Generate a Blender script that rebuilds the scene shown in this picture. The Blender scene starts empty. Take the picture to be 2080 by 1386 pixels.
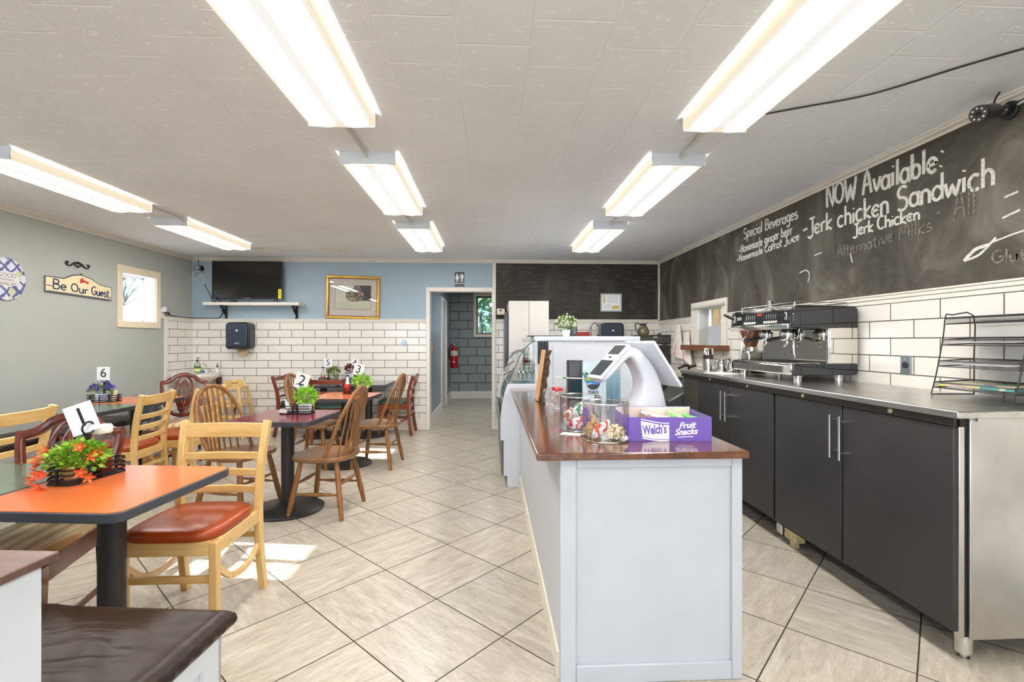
import bpy, bmesh, math, random
from mathutils import Vector, Matrix
random.seed(7)
sc = bpy.context.scene
C = sc.collection
PI = math.pi

# ------------------------------------------------------------ camera
cd = bpy.data.cameras.new('camera')
cd.sensor_width = 36.0
cd.lens = 36.0 * 967.0 / 2080.0
cd.clip_start = 0.02
cam = bpy.data.objects.new('camera', cd)
C.objects.link(cam)
cam.location = (0, 0, 1.31)
cam.rotation_euler = (PI / 2, 0, -0.0452)
sc.camera = cam

# ------------------------------------------------------------ exposure
vs = sc.view_settings
vs.view_transform = 'Standard'
vs.look = 'None'
vs.exposure = 0.24
vs.gamma = 1.0
vs.use_curve_mapping = False
sc.cycles.transparent_max_bounces = 24
sc.cycles.max_bounces = 12
sc.cycles.diffuse_bounces = 6

# ------------------------------------------------------------ sky and sun
w = bpy.data.worlds.new('sky')
sc.world = w
w.use_nodes = True
bg = w.node_tree.nodes['Background']
bg.inputs[0].default_value = (0.78, 0.90, 1.06, 1)
bg.inputs[1].default_value = 6.0
sd = bpy.data.lights.new('sun', 'SUN')
sd.energy = 22.0
sd.angle = 0.009
sd.color = (1.0, 0.95, 0.86)
sun = bpy.data.objects.new('sun', sd)
C.objects.link(sun)
sun.rotation_euler = Vector((1.0, -0.14, -0.63)).to_track_quat('-Z', 'Y').to_euler()


def portal(name, loc, rot, sx, sy):
    l = bpy.data.lights.new(name, 'AREA')
    l.shape = 'RECTANGLE'
    l.size = sx
    l.size_y = sy
    l.cycles.is_portal = True
    o = bpy.data.objects.new(name, l)
    C.objects.link(o)
    o.location = loc
    o.rotation_euler = rot


# daylight openings: the shop front behind the camera, the small side windows, the passage window
portal('portal_front', (-0.9, -4.72, 1.4), (PI / 2, 0, 0), 6.6, 2.0)
portal('portal_side', (-4.6, 6.05, 1.83), (PI / 2, 0, -PI / 2), 0.6, 0.6)
portal('portal_side_front', (-4.6, 3.4, 1.83), (PI / 2, 0, -PI / 2), 0.6, 0.6)
portal('portal_passage', (-0.05, 11.05, 1.9), (PI / 2, 0, PI), 0.6, 0.9)
LAMP = 50.0          # brightness of the fluorescent diffusers

# ------------------------------------------------------------ mesh helpers
def V(*a):
    return Vector(a)


def smooth_path(pts, n=6, closed=False):
    """Catmull-Rom through the points."""
    P = [Vector(p) for p in pts]
    out = []
    m = len(P)
    segs = m if closed else m - 1
    for i in range(segs):
        if closed:
            a, b, c, d = P[(i - 1) % m], P[i], P[(i + 1) % m], P[(i + 2) % m]
        else:
            a, b, c, d = P[max(i - 1, 0)], P[i], P[i + 1], P[min(i + 2, m - 1)]
        for k in range(n):
            t = k / n
            out.append(0.5 * ((2 * b) + (c - a) * t + (2 * a - 5 * b + 4 * c - d) * t * t + (3 * b - a - 3 * c + d) * t ** 3))
    if not closed:
        out.append(P[-1].copy())
    return out


class MB:
    def __init__(s):
        s.v = []
        s.f = []

    def add(s, vs, fs, M=None):
        o = len(s.v)
        for p in vs:
            p = Vector(p)
            s.v.append(M @ p if M else p)
        for f in fs:
            s.f.append([i + o for i in f])
        return s

    def box(s, x0, x1, y0, y1, z0, z1, M=None):
        vs = [(x0, y0, z0), (x1, y0, z0), (x1, y1, z0), (x0, y1, z0), (x0, y0, z1), (x1, y0, z1), (x1, y1, z1), (x0, y1, z1)]
        return s.add(vs, [(0, 3, 2, 1), (4, 5, 6, 7), (0, 1, 5, 4), (1, 2, 6, 5), (2, 3, 7, 6), (3, 0, 4, 7)], M)

    def ring_loft(s, rings, closed_ring=True, caps=True, loop=False, M=None):
        vs = []
        fs = []
        n = len(rings[0])
        for r in rings:
            vs += list(r)
        m = len(rings)
        for i in range(m if loop else m - 1):
            a = i * n
            b = ((i + 1) % m) * n
            for k in range(n if closed_ring else n - 1):
                k2 = (k + 1) % n
                fs.append((a + k, a + k2, b + k2, b + k))
        if caps and not loop and closed_ring:
            fs.append(tuple(range(n - 1, -1, -1)))
            fs.append(tuple((m - 1) * n + k for k in range(n)))
        return s.add(vs, fs, M)

    def tube(s, pts, r, n=8, closed=False, sec=None, up=None, M=None):
        """Round (or 'sec' = list of (a, b) section points scaled by r) sweep along pts."""
        P = [Vector(p) for p in pts]
        m = len(P)
        rings = []
        pn = None
        for i in range(m):
            if closed:
                t = (P[(i + 1) % m] - P[(i - 1) % m])
            else:
                t = P[min(i + 1, m - 1)] - P[max(i - 1, 0)]
            if t.length < 1e-9:
                t = Vector((0, 0, 1))
            t.normalize()
            if up is not None:
                nn = Vector(up) - t * t.dot(Vector(up))
                if nn.length < 1e-6:
                    nn = t.orthogonal()
            elif pn is None:
                nn = t.orthogonal()
            else:
                nn = pn - t * t.dot(pn)
                if nn.length < 1e-6:
                    nn = t.orthogonal()
            nn.normalize()
            pn = nn
            b = t.cross(nn)
            rr = r[i] if isinstance(r, (list, tuple)) else r
            if sec:
                rings.append([P[i] + (nn * q[1] + b * q[0]) * rr for q in sec])
            else:
                rings.append([P[i] + (nn * math.cos(2 * PI * k / n) + b * math.sin(2 * PI * k / n)) * rr for k in range(n)])
        return s.ring_loft(rings, loop=closed, M=M)

    def cyl(s, p0, p1, r0, r1=None, n=16, M=None):
        return s.tube([p0, p1], [r0, r0 if r1 is None else r1], n, M=M)

    def bar(s, pts, wd, th, up=(0, 0, 1), closed=False, M=None):
        """Rectangular section: wd across, th along 'up'."""
        a, b = wd / 2, th / 2
        return s.tube(pts, 1.0, sec=[(-a, -b), (a, -b), (a, b), (-a, b)], up=up, closed=closed, M=M)

    def lathe(s, prof, n=24, M=None, x=0, y=0, caps=True):
        rings = [[(x + r * math.cos(2 * PI * k / n), y + r * math.sin(2 * PI * k / n), z) for k in range(n)] for r, z in prof]
        return s.ring_loft(rings, M=M, caps=caps)

    def prism(s, poly, z0, z1, M=None):
        n = len(poly)
        vs = [(p[0], p[1], z0) for p in poly] + [(p[0], p[1], z1) for p in poly]
        fs = [tuple(range(n - 1, -1, -1)), tuple(range(n, 2 * n))]
        fs += [(k, (k + 1) % n, n + (k + 1) % n, n + k) for k in range(n)]
        return s.add(vs, fs, M)

    def ball(s, c, rx, ry=None, rz=None, n=12, m=8, M=None):
        ry = ry or rx
        rz = rz or rx
        rings = []
        for i in range(m + 1):
            t = PI * i / m
            q = max(math.sin(t), 0.02)
            rings.append([(c[0] + rx * q * math.cos(2 * PI * k / n), c[1] + ry * q * math.sin(2 * PI * k / n), c[2] - rz * math.cos(t)) for k in range(n)])
        return s.ring_loft(rings, M=M)

    def grid(s, fn, nu, nv, M=None):
        vs = [fn(i / nu, j / nv) for j in range(nv + 1) for i in range(nu + 1)]
        fs = [(j * (nu + 1) + i, j * (nu + 1) + i + 1, (j + 1) * (nu + 1) + i + 1, (j + 1) * (nu + 1) + i) for j in range(nv) for i in range(nu)]
        return s.add(vs, fs, M)

    def frame(s, x0, x1, z0, z1, wd, y0, y1, M=None):
        """Picture-frame of four bars in the XZ plane."""
        s.box(x0, x1, y0, y1, z0, z0 + wd, M)
        s.box(x0, x1, y0, y1, z1 - wd, z1, M)
        s.box(x0, x0 + wd, y0, y1, z0 + wd, z1 - wd, M)
        return s.box(x1 - wd, x1, y0, y1, z0 + wd, z1 - wd, M)

    def build(s, name, m, parent=None, bev=0, ang=38, kind=None, seg=2, sub=0, solid=0):
        me = bpy.data.meshes.new(name)
        me.from_pydata([tuple(p) for p in s.v], [], s.f)
        bm = bmesh.new()
        bm.from_mesh(me)
        bmesh.ops.recalc_face_normals(bm, faces=bm.faces)
        lim = math.radians(ang)
        for f in bm.faces:
            f.smooth = True
        for e in bm.edges:
            if len(e.link_faces) != 2 or e.calc_face_angle(0) > lim:
                e.smooth = False
        bm.to_mesh(me)
        bm.free()
        me.materials.append(m)
        o = bpy.data.objects.new(name, me)
        C.objects.link(o)
        if parent:
            o.parent = parent
        if solid:
            md = o.modifiers.new('thick', 'SOLIDIFY')
            md.thickness = solid
            md.offset = 0
        if bev:
            md = o.modifiers.new('bevel', 'BEVEL')
            md.width = bev
            md.segments = seg
            md.limit_method = 'ANGLE'
            md.angle_limit = math.radians(40)
        if sub:
            md = o.modifiers.new('sub', 'SUBSURF')
            md.levels = md.render_levels = sub
        if kind:
            o['kind'] = kind
        return o


def thing(name, label, cat, loc=(0, 0, 0), rz=0, group=None):
    o = bpy.data.objects.new(name, None)
    o.empty_display_size = 0.1
    C.objects.link(o)
    o.location = loc
    o.rotation_euler = (0, 0, rz)
    tag(o, label, cat, group)
    return o


def tag(o, label, cat, group=None):
    o['label'] = label
    o['category'] = cat
    if group:
        o['group'] = group
    return o


def copy_tree(o, parent=None):
    c = o.copy()
    C.objects.link(c)
    if parent:
        c.parent = parent
    for ch in list(o.children):
        copy_tree(ch, c)
    return c


def again(o, loc, rz, label, group=None):
    c = copy_tree(o)
    c.location = loc
    c.rotation_euler = (0, 0, rz)
    c['label'] = label
    if group:
        c['group'] = group
    return c


def struct(mb, name, m, **k):
    return mb.build(name, m, kind='structure', **k)


def text_mesh(txt, size, ext, M, name, m, parent=None, shear=0, bold=0, align='CENTER'):
    cu = bpy.data.curves.new('lettering', 'FONT')
    cu.body = txt
    cu.size = size
    cu.extrude = ext
    cu.shear = shear
    cu.offset = bold
    cu.align_x = align
    cu.align_y = 'CENTER'
    cu.resolution_u = 4
    t = bpy.data.objects.new('lettering', cu)
    C.objects.link(t)
    dg = bpy.context.evaluated_depsgraph_get()
    me = bpy.data.meshes.new_from_object(t.evaluated_get(dg))
    bpy.data.objects.remove(t)
    bpy.data.curves.remove(cu)
    me.transform(M)
    me.materials.clear()
    me.materials.append(m)
    o = bpy.data.objects.new(name, me)
    C.objects.link(o)
    if parent:
        o.parent = parent
    return o


# ways to stand lettering up
FRONT = Matrix.Rotation(PI / 2, 4, 'X')                                   # reads from -Y
def on_front(x, y, z, tilt=0):
    return Matrix.Translation((x, y, z)) @ Matrix.Rotation(tilt, 4, 'Y') @ FRONT
def on_left_wall(x, y, z, tilt=0):                                        # reads from +X
    return Matrix.Translation((x, y, z)) @ Matrix.Rotation(PI / 2, 4, 'Z') @ Matrix.Rotation(tilt, 4, 'Y') @ FRONT
def on_right_wall(x, y, z, tilt=0):                                       # reads from -X
    return Matrix.Translation((x, y, z)) @ Matrix.Rotation(-PI / 2, 4, 'Z') @ Matrix.Rotation(tilt, 4, 'Y') @ FRONT


# ------------------------------------------------------------ materials
class NT:
    def __init__(s, name):
        s.m = bpy.data.materials.new(name)
        s.m.use_nodes = True
        s.t = s.m.node_tree
        s.p = s.t.nodes['Principled BSDF']

    def n(s, typ, **k):
        nd = s.t.nodes.new(typ)
        ins = k.pop('ins', {})
        for a, b in k.items():
            setattr(nd, a, b)
        for a, b in ins.items():
            s.put(nd.inputs[a], b)
        return nd

    def put(s, sock, val):
        if isinstance(val, bpy.types.NodeSocket):
            s.t.links.new(val, sock)
        else:
            if sock.type == 'RGBA' and len(val) == 3:
                val = (*val, 1)
            sock.default_value = val

    def math(s, op, a, b=None, c=None):
        nd = s.n('ShaderNodeMath', operation=op)
        s.put(nd.inputs[0], a)
        if b is not None:
            s.put(nd.inputs[1], b)
        if c is not None:
            s.put(nd.inputs[2], c)
        return nd.outputs[0]

    def mix(s, f, a, b, typ='MIX'):
        nd = s.n('ShaderNodeMix', data_type='RGBA', blend_type=typ)
        s.put(nd.inputs[0], f)
        s.put(nd.inputs[6], a)
        s.put(nd.inputs[7], b)
        return nd.outputs[2]

    def coord(s, scale=(1, 1, 1), loc=(0, 0, 0), rot=(0, 0, 0), what='Object'):
        tc = s.n('ShaderNodeTexCoord')
        mp = s.n('ShaderNodeMapping')
        s.t.links.new(tc.outputs[what], mp.inputs[0])
        mp.inputs['Scale'].default_value = scale
        mp.inputs['Location'].default_value = loc
        mp.inputs['Rotation'].default_value = rot
        return mp.outputs[0]

    def noise(s, vec, scale, detail=4, rough=0.5, dist=0.0):
        nd = s.n('ShaderNodeTexNoise')
        s.put(nd.inputs['Vector'], vec)
        nd.inputs['Scale'].default_value = scale
        nd.inputs['Detail'].default_value = detail
        nd.inputs['Roughness'].default_value = rough
        nd.inputs['Distortion'].default_value = dist
        return nd.outputs[0]

    def ramp(s, f, stops):
        nd = s.n('ShaderNodeValToRGB')
        s.put(nd.inputs[0], f)
        el = nd.color_ramp.elements
        while len(el) < len(stops):
            el.new(0.5)
        for e, (p, c) in zip(el, stops):
            e.position = p
            e.color = (*c, 1) if len(c) == 3 else c
        return nd.outputs[0]

    def bump(s, h, strength=0.3, dist=0.01):
        nd = s.n('ShaderNodeBump')
        nd.inputs['Strength'].default_value = strength
        nd.inputs['Distance'].default_value = dist
        s.put(nd.inputs['Height'], h)
        s.put(s.p.inputs['Normal'], nd.outputs[0])

    def set(s, **k):
        al = dict(color='Base Color', rough='Roughness', metal='Metallic', emit='Emission Color', estr='Emission Strength', spec='Specular IOR Level', coat='Coat Weight', coatr='Coat Roughness', trans='Transmission Weight', ior='IOR', sheen='Sheen Weight', sub='Subsurface Weight')
        for a, b in k.items():
            s.put(s.p.inputs[al[a]], b)
        return s.m


def rgb(r, g, b):
    """sRGB 0-255 to linear."""
    f = lambda c: (c / 255 / 12.92) if c <= 10.31 else ((c / 255 + 0.055) / 1.055) ** 2.4
    return (f(r), f(g), f(b))


_pc = {}
def plain(name, c, rough=0.5, metal=0.0, var=0.06, scale=18, **k):
    """Base colour with a little procedural mottling."""
    if name in _pc:
        return _pc[name]
    t = NT(name)
    nz = t.noise(t.coord(), scale, 3)
    dk = tuple(x * (1 - var) for x in c)
    lt = tuple(min(1, x * (1 + var)) for x in c)
    t.set(color=t.ramp(nz, [(0.3, dk), (0.7, lt)]), rough=rough, metal=metal, **k)
    _pc[name] = t.m
    return t.m


def wood(name, c1, c2, along='z', scale=9, stretch=14, rough=0.38, coat=0.25, c3=None):
    t = NT(name)
    sc_ = {'x': (1 / stretch, 1, 1), 'y': (1, 1 / stretch, 1), 'z': (1, 1, 1 / stretch)}[along]
    v = t.coord(scale=sc_)
    a = t.noise(v, scale * 3.2, 6, 0.62, 0.6)
    b = t.noise(v, scale * 14, 3, 0.5)
    f = t.math('ADD', t.math('MULTIPLY', a, 0.75), t.math('MULTIPLY', b, 0.25))
    st = [(0.34, c1), (0.66, c2)]
    if c3:
        st = [(0.3, c1), (0.5, c3), (0.7, c2)]
    t.set(color=t.ramp(f, st), rough=rough, coat=coat, coatr=0.15)
    t.bump(b, 0.08, 0.002)
    return t.m


def glassy(name, tint=(1, 1, 1), refl=0.9, rough=0.0, base=0.06):
    """Thin clear pane: lets light straight through, mirrors more at grazing angles."""
    t = NT(name)
    t.t.nodes.remove(t.p)
    out = t.t.nodes['Material Output']
    tr = t.n('ShaderNodeBsdfTransparent', ins={0: tint})
    gl = t.n('ShaderNodeBsdfGlossy', ins={'Color': (1, 1, 1), 'Roughness': rough})
    fr = t.n('ShaderNodeFresnel', ins={'IOR': 1.45})
    fac = t.math('MULTIPLY_ADD', fr.outputs[0], refl, base - 0.04)
    mx = t.n('ShaderNodeMixShader')
    t.put(mx.inputs[0], fac)
    t.t.links.new(tr.outputs[0], mx.inputs[1])
    t.t.links.new(gl.outputs[0], mx.inputs[2])
    t.t.links.new(mx.outputs[0], out.inputs[0])
    return t.m


WHITE_TRIM = plain('white_trim', rgb(228, 222, 212), 0.4, var=0.03)
WHITE_PAINT = plain('white_paint', rgb(184, 188, 194), 0.35, var=0.025, scale=6)
BLACK_METAL = plain('black_metal', rgb(38, 37, 40), 0.35, metal=0.2)
BLACK_PLASTIC = plain('black_plastic', rgb(34, 35, 39), 0.35)
CHROME = plain('chrome', rgb(215, 215, 215), 0.12, metal=1.0, var=0.02)
WHITE_PLASTIC = plain('white_plastic', rgb(216, 219, 227), 0.25, var=0.015)
PAPER = plain('white_paper', rgb(238, 238, 240), 0.6, var=0.015)
INK = plain('black_ink', rgb(22, 22, 26), 0.6)
GLASS = glassy('clear_glass', (0.97, 0.985, 0.985))
ACRYLIC = glassy('clear_acrylic', (0.96, 0.97, 0.98), 0.8, base=0.075)
ACRYLIC_RIM = glassy('acrylic_rim', (0.85, 0.88, 0.9), 1.0, rough=0.25, base=0.38)

# ------------------------------------------------------------ room materials
def brick_mat(name, ua, u0, v0, bw, rh, cols, mortar, msize=0.004, rough=0.18, bumpd=0.002, bumps=0.6, noise_amt=0.0, coat=0.0):
    t = NT(name)
    tc = t.n('ShaderNodeTexCoord')
    sp = t.n('ShaderNodeSeparateXYZ', ins={0: tc.outputs['Object']})
    u = t.math('SUBTRACT', sp.outputs[ua], u0 + 0.5 * bw - 40 * bw)
    v = t.math('SUBTRACT', sp.outputs[2], v0)
    cb = t.n('ShaderNodeCombineXYZ', ins={0: u, 1: v})
    br = t.n('ShaderNodeTexBrick', offset=0.5, ins={'Vector': cb.outputs[0], 'Color1': cols[0], 'Color2': cols[1], 'Mortar': mortar, 'Scale': 1.0, 'Mortar Size': msize, 'Mortar Smooth': 0.1, 'Bias': 0.0, 'Brick Width': bw, 'Row Height': rh})
    col = br.outputs[0]
    if noise_amt:
        nz = t.noise(tc.outputs['Object'], 9, 5, 0.6)
        col = t.mix(noise_amt, col, t.ramp(nz, [(0.3, (0.25, 0.25, 0.25)), (0.7, (0.8, 0.8, 0.8))]), 'OVERLAY')
    r = t.math('MULTIPLY_ADD', br.outputs[1], 0.5, rough)
    t.set(color=col, rough=r, coat=coat, coatr=0.08)
    t.bump(t.math('SUBTRACT', 1.0, br.outputs[1]), bumps, bumpd)
    return t.m


T1, T2c = rgb(234, 230, 223), rgb(229, 224, 216)
GROUT = rgb(92, 84, 76)
TILE_BACK = brick_mat('subway_tile_back', 0, -4.064, 0.14, 0.3345, 0.111, (T1, T2c), GROUT)
TILE_RIGHT = brick_mat('subway_tile_right', 1, 2.577, 1.55 - 13 * 0.111, 0.3345, 0.111, (T1, T2c), GROUT, 0.0036)
TILE_LEFT = brick_mat('subway_tile_left', 1, 6.747, 0.14, 0.3345, 0.111, (T1, T2c), GROUT)
BLOCK = brick_mat('painted_block', 0, -0.72, 0.155, 0.405, 0.2032, (rgb(146, 154, 151), rgb(140, 148, 146)), rgb(74, 78, 78), 0.008, 0.5, 0.006, 0.8)


def paint(name, c, rough=0.55):
    t = NT(name)
    v = t.coord()
    nz = t.noise(v, 60, 4, 0.6)
    big = t.noise(v, 0.8, 2)
    t.set(color=t.ramp(big, [(0.3, tuple(x * 0.96 for x in c)), (0.7, tuple(min(1, x * 1.04) for x in c))]), rough=rough)
    t.bump(nz, 0.12, 0.003)
    return t.m


PAINT_LEFT = paint('sage_grey_paint', rgb(174, 178, 172))
PAINT_BACK = paint('blue_grey_paint', rgb(158, 177, 190))
PAINT_HALL = paint('passage_paint', rgb(134, 146, 160), 0.3)
PAINT_FRONT = paint('front_wall_paint', rgb(190, 190, 184))


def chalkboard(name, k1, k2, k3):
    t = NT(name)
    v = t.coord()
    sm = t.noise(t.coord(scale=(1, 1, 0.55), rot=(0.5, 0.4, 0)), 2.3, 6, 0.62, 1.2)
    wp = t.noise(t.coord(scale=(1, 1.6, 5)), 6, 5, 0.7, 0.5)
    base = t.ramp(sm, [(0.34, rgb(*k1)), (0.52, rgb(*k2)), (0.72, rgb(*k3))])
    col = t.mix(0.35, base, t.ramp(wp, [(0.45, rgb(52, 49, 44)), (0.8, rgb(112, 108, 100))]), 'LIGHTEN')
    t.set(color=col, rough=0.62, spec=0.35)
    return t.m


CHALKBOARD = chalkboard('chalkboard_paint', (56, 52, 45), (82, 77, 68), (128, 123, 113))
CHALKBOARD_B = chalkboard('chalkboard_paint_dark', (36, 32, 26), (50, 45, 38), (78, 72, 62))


def floor_mat():
    t = NT('floor_tile')
    a = 45.41 * PI / 180
    S = 0.4583
    ox, oy = -0.9526 * 1.31, 2.098 * 1.31
    tc = t.n('ShaderNodeTexCoord')
    sp = t.n('ShaderNodeSeparateXYZ', ins={0: tc.outputs['Object']})
    X = t.math('SUBTRACT', sp.outputs[0], ox)
    Y = t.math('SUBTRACT', sp.outputs[1], oy)
    ca, sa = math.cos(a) / S, math.sin(a) / S
    i = t.math('ADD', t.math('MULTIPLY', X, ca), t.math('MULTIPLY', Y, sa))
    j = t.math('SUBTRACT', t.math('MULTIPLY', X, sa), t.math('MULTIPLY', Y, ca))
    fi, fj = t.math('FLOOR', i), t.math('FLOOR', j)
    ri, rj = t.math('FRACT', i), t.math('FRACT', j)
    cell = t.n('ShaderNodeCombineXYZ', ins={0: fi, 1: fj, 2: 0.0})
    wn = t.n('ShaderNodeTexWhiteNoise', noise_dimensions='3D', ins={'Vector': cell.outputs[0]})
    # streaks run along one edge of each tile, the edge chosen tile by tile
    pick = t.math('GREATER_THAN', wn.outputs[0], 0.5)
    uu = t.math('ADD', t.math('MULTIPLY', ri, pick), t.math('MULTIPLY', rj, t.math('SUBTRACT', 1.0, pick)))
    vv = t.math('ADD', t.math('MULTIPLY', rj, pick), t.math('MULTIPLY', ri, t.math('SUBTRACT', 1.0, pick)))
    cu = t.n('ShaderNodeCombineXYZ', ins={0: t.math('MULTIPLY', uu, 1.5), 1: t.math('MULTIPLY', vv, 7.0), 2: t.math('MULTIPLY', wn.outputs[0], 50.0)})
    n1 = t.noise(cu.outputs[0], 1.6, 9, 0.66, 0.7)
    n2 = t.noise(cu.outputs[0], 5.0, 6, 0.7, 1.4)
    f = t.math('ADD', t.math('MULTIPLY', n1, 0.65), t.math('MULTIPLY', n2, 0.35))
    col = t.ramp(f, [(0.34, rgb(160, 151, 137)), (0.5, rgb(184, 175, 160)), (0.64, rgb(206, 199, 186))])
    tint = t.ramp(wn.outputs[0], [(0.0, (0.9, 0.9, 0.9)), (1.0, (1.0, 0.99, 0.97))])
    col = t.mix(1.0, col, tint, 'MULTIPLY')
    gw = 0.0065
    lo = t.math('MINIMUM', t.math('MINIMUM', ri, t.math('SUBTRACT', 1.0, ri)), t.math('MINIMUM', rj, t.math('SUBTRACT', 1.0, rj)))
    g = t.math('LESS_THAN', lo, gw)
    col = t.mix(g, col, rgb(58, 46, 34))
    rough = t.math('MULTIPLY_ADD', g, 0.4, t.math('MULTIPLY_ADD', n2, 0.2, 0.2))
    t.set(color=col, rough=rough, spec=0.4)
    t.bump(t.math('ADD', t.math('MULTIPLY', n2, 0.12), t.math('SUBTRACT', 1.0, g)), 0.25, 0.002)
    return t.m


def ceiling_mat():
    t = NT('ceiling_tile')
    S = 0.305
    tc = t.n('ShaderNodeTexCoord')
    sp = t.n('ShaderNodeSeparateXYZ', ins={0: tc.outputs['Object']})
    x = t.math('DIVIDE', t.math('ADD', sp.outputs[0], 0.139 + 40 * S), S)
    col_i = t.math('FLOOR', x)
    odd = t.math('FLOORED_MODULO', col_i, 2.0)
    y = t.math('ADD', t.math('DIVIDE', t.math('SUBTRACT', sp.outputs[1], 1.938 - 40 * S), S), t.math('MULTIPLY', odd, 0.53))
    rx, ry = t.math('FRACT', x), t.math('FRACT', y)
    dx = t.math('MINIMUM', rx, t.math('SUBTRACT', 1.0, rx))
    dy = t.math('MINIMUM', ry, t.math('SUBTRACT', 1.0, ry))
    jt = t.math('MAXIMUM', t.math('LESS_THAN', dx, 0.008), t.math('LESS_THAN', dy, 0.014))
    groove = t.math('MINIMUM', t.math('DIVIDE', t.math('MINIMUM', dx, dy), 0.02), 1.0)
    worm = t.noise(t.coord(scale=(0.6, 1.5, 1), rot=(0, 0, 0.25)), 42, 2, 0.5, 1.2)
    wl = t.math('GREATER_THAN', worm, 0.655)
    fine = t.noise(t.coord(), 160, 2)
    big = t.noise(t.coord(), 1.1, 2)
    c = t.ramp(big, [(0.3, rgb(226, 229, 234)), (0.7, rgb(233, 236, 240))])
    c = t.mix(t.math('MULTIPLY', t.math('MAXIMUM', jt, wl), 0.85), c, rgb(250, 252, 254))  # bevel highlights painted on the joints; worm marks get the same near-white
    t.set(color=c, rough=0.6, spec=0.3)
    t.bump(t.math('ADD', t.math('MULTIPLY', groove, 1.0), t.math('ADD', t.math('MULTIPLY', fine, 0.25), t.math('MULTIPLY', wl, -0.8))), 0.6, 0.005)
    return t.m


# ------------------------------------------------------------ room shell
XL, XR, YB, YF, ZC = -4.31, 2.55, 7.084, -4.6, 2.515


def wall_cells(u0, u1, z0, z1, holes, put):
    us = sorted({u0, u1} | {h[0] for h in holes} | {h[1] for h in holes})
    zs = sorted({z0, z1} | {h[2] for h in holes} | {h[3] for h in holes})
    for a, b in zip(us, us[1:]):
        for c, d in zip(zs, zs[1:]):
            if not any(h[0] <= a and b <= h[1] and h[2] <= c and d <= h[3] for h in holes):
                put(a, b, c, d)


struct(MB().box(XL - 0.3, XR + 0.3, YF - 0.3, YB, -0.1, 0), 'floor', floor_mat())
FLOOR = bpy.data.materials['floor_tile']
struct(MB().box(-1.07, 0.85, YB, 10.9, -0.1, 0), 'floor_passage', FLOOR)
struct(MB().box(XL - 0.3, XR + 0.3, YF - 0.3, YB + 0.15, ZC, ZC + 0.12), 'ceiling', ceiling_mat())
struct(MB().box(-1.07, 1.0, YB + 0.15, 11.05, 2.4, 2.5), 'ceiling_passage', paint('passage_ceiling', rgb(190, 190, 186)))

m = MB()
wall_cells(YF, YB, 0, ZC, [(5.77, 6.33, 1.545, 2.12), (3.1, 3.6, 1.545, 2.14)], lambda a, b, c, d: m.box(XL - 0.2, XL, a, b, c, d))
struct(m, 'wall_left', PAINT_LEFT)
m = MB()
wall_cells(XL - 0.2, XR + 0.15, 0, ZC, [(-0.92, 0.045, 0, 2.06)], lambda a, b, c, d: m.box(a, b, YB, YB + 0.15, c, d))
struct(m, 'wall_back', PAINT_BACK)
m = MB()
wall_cells(YF, YB, 0, ZC, [(5.1, 5.7, 1.262, 1.695)], lambda a, b, c, d: m.box(XR, XR + 0.15, a, b, c, d))
struct(m, 'wall_right', PAINT_FRONT)
m = MB()
wall_cells(XL, XR, 0, ZC, [(-4.0, -2.3, 0.55, 2.35), (-2.15, -0.45, 0.55, 2.35), (-0.3, 0.6, 0.05, 2.35), (0.75, 2.4, 0.55, 2.35)], lambda a, b, c, d: m.box(a, b, YF - 0.12, YF, c, d))
struct(m, 'wall_front', PAINT_FRONT)
m = MB()
for x0, x1, z0 in ((-4.0, -2.3, 0.55), (-2.15, -0.45, 0.55), (-0.3, 0.6, 0.05), (0.75, 2.4, 0.55)):
    m.frame(x0, x1, z0, 2.35, 0.05, YF - 0.09, YF - 0.03)
struct(m, 'trim_shopfront', WHITE_TRIM)
# pavement and a pale hillside outside, for what the openings show
struct(MB().box(-60, 60, -60, YF - 0.3, -0.3, -0.12), 'ground_street', plain('pavement', rgb(205, 202, 196), 0.8))
struct(MB().box(-60, XL - 0.3, YF - 0.3, 60, -0.3, -0.12), 'ground_side', plain('side_ground', rgb(150, 150, 135), 0.8))
struct(MB().box(XR + 0.3, 12, YF, 30, -0.3, -0.12), 'ground_yard', plain('yard_grass', rgb(110, 135, 60), 0.9, var=0.3, scale=30))

# chalkboards, tile wainscot, ledges
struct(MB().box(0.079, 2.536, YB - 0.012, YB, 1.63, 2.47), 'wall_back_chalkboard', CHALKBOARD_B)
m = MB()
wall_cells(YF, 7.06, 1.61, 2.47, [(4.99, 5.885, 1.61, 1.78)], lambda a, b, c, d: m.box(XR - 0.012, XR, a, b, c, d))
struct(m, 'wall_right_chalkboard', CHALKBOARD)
m = MB().box(XL, -0.95, YB - 0.012, YB, 0.17, 1.583).box(0.079, XR, YB - 0.012, YB, 0.17, 1.583)
struct(m, 'wall_back_tile', TILE_BACK)
m = MB()
wall_cells(YF, YB - 0.012, 0.17, 1.55, [(5.0, 5.88, 1.2, 1.55)], lambda a, b, c, d: m.box(XR - 0.012, XR, a, b, c, d))
struct(m, 'wall_right_tile', TILE_RIGHT)
struct(MB().box(XL, XL + 0.012, 6.52, YB - 0.012, 0.17, 1.583), 'wall_left_tile', TILE_LEFT)


def ledge(name, x0, x1, y0, y1, z0, z1, ax):
    """Moulded rail: two steps; ax says which face is proud."""
    m = MB()
    zm = z0 + (z1 - z0) * 0.45
    for a, b, p in ((z0, zm, 0.55), (zm, z1 - 0.012, 0.8), (z1 - 0.012, z1, 1.0)):
        if ax == '-y':
            m.box(x0, x1, y1 - (y1 - y0) * p, y1, a, b)
        elif ax == '+x':
            m.box(x0, x0 + (x1 - x0) * p, y0, y1, a, b)
        else:
            m.box(x1 - (x1 - x0) * p, x1, y0, y1, a, b)
    struct(m, name, WHITE_TRIM, bev=0.003)


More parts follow.
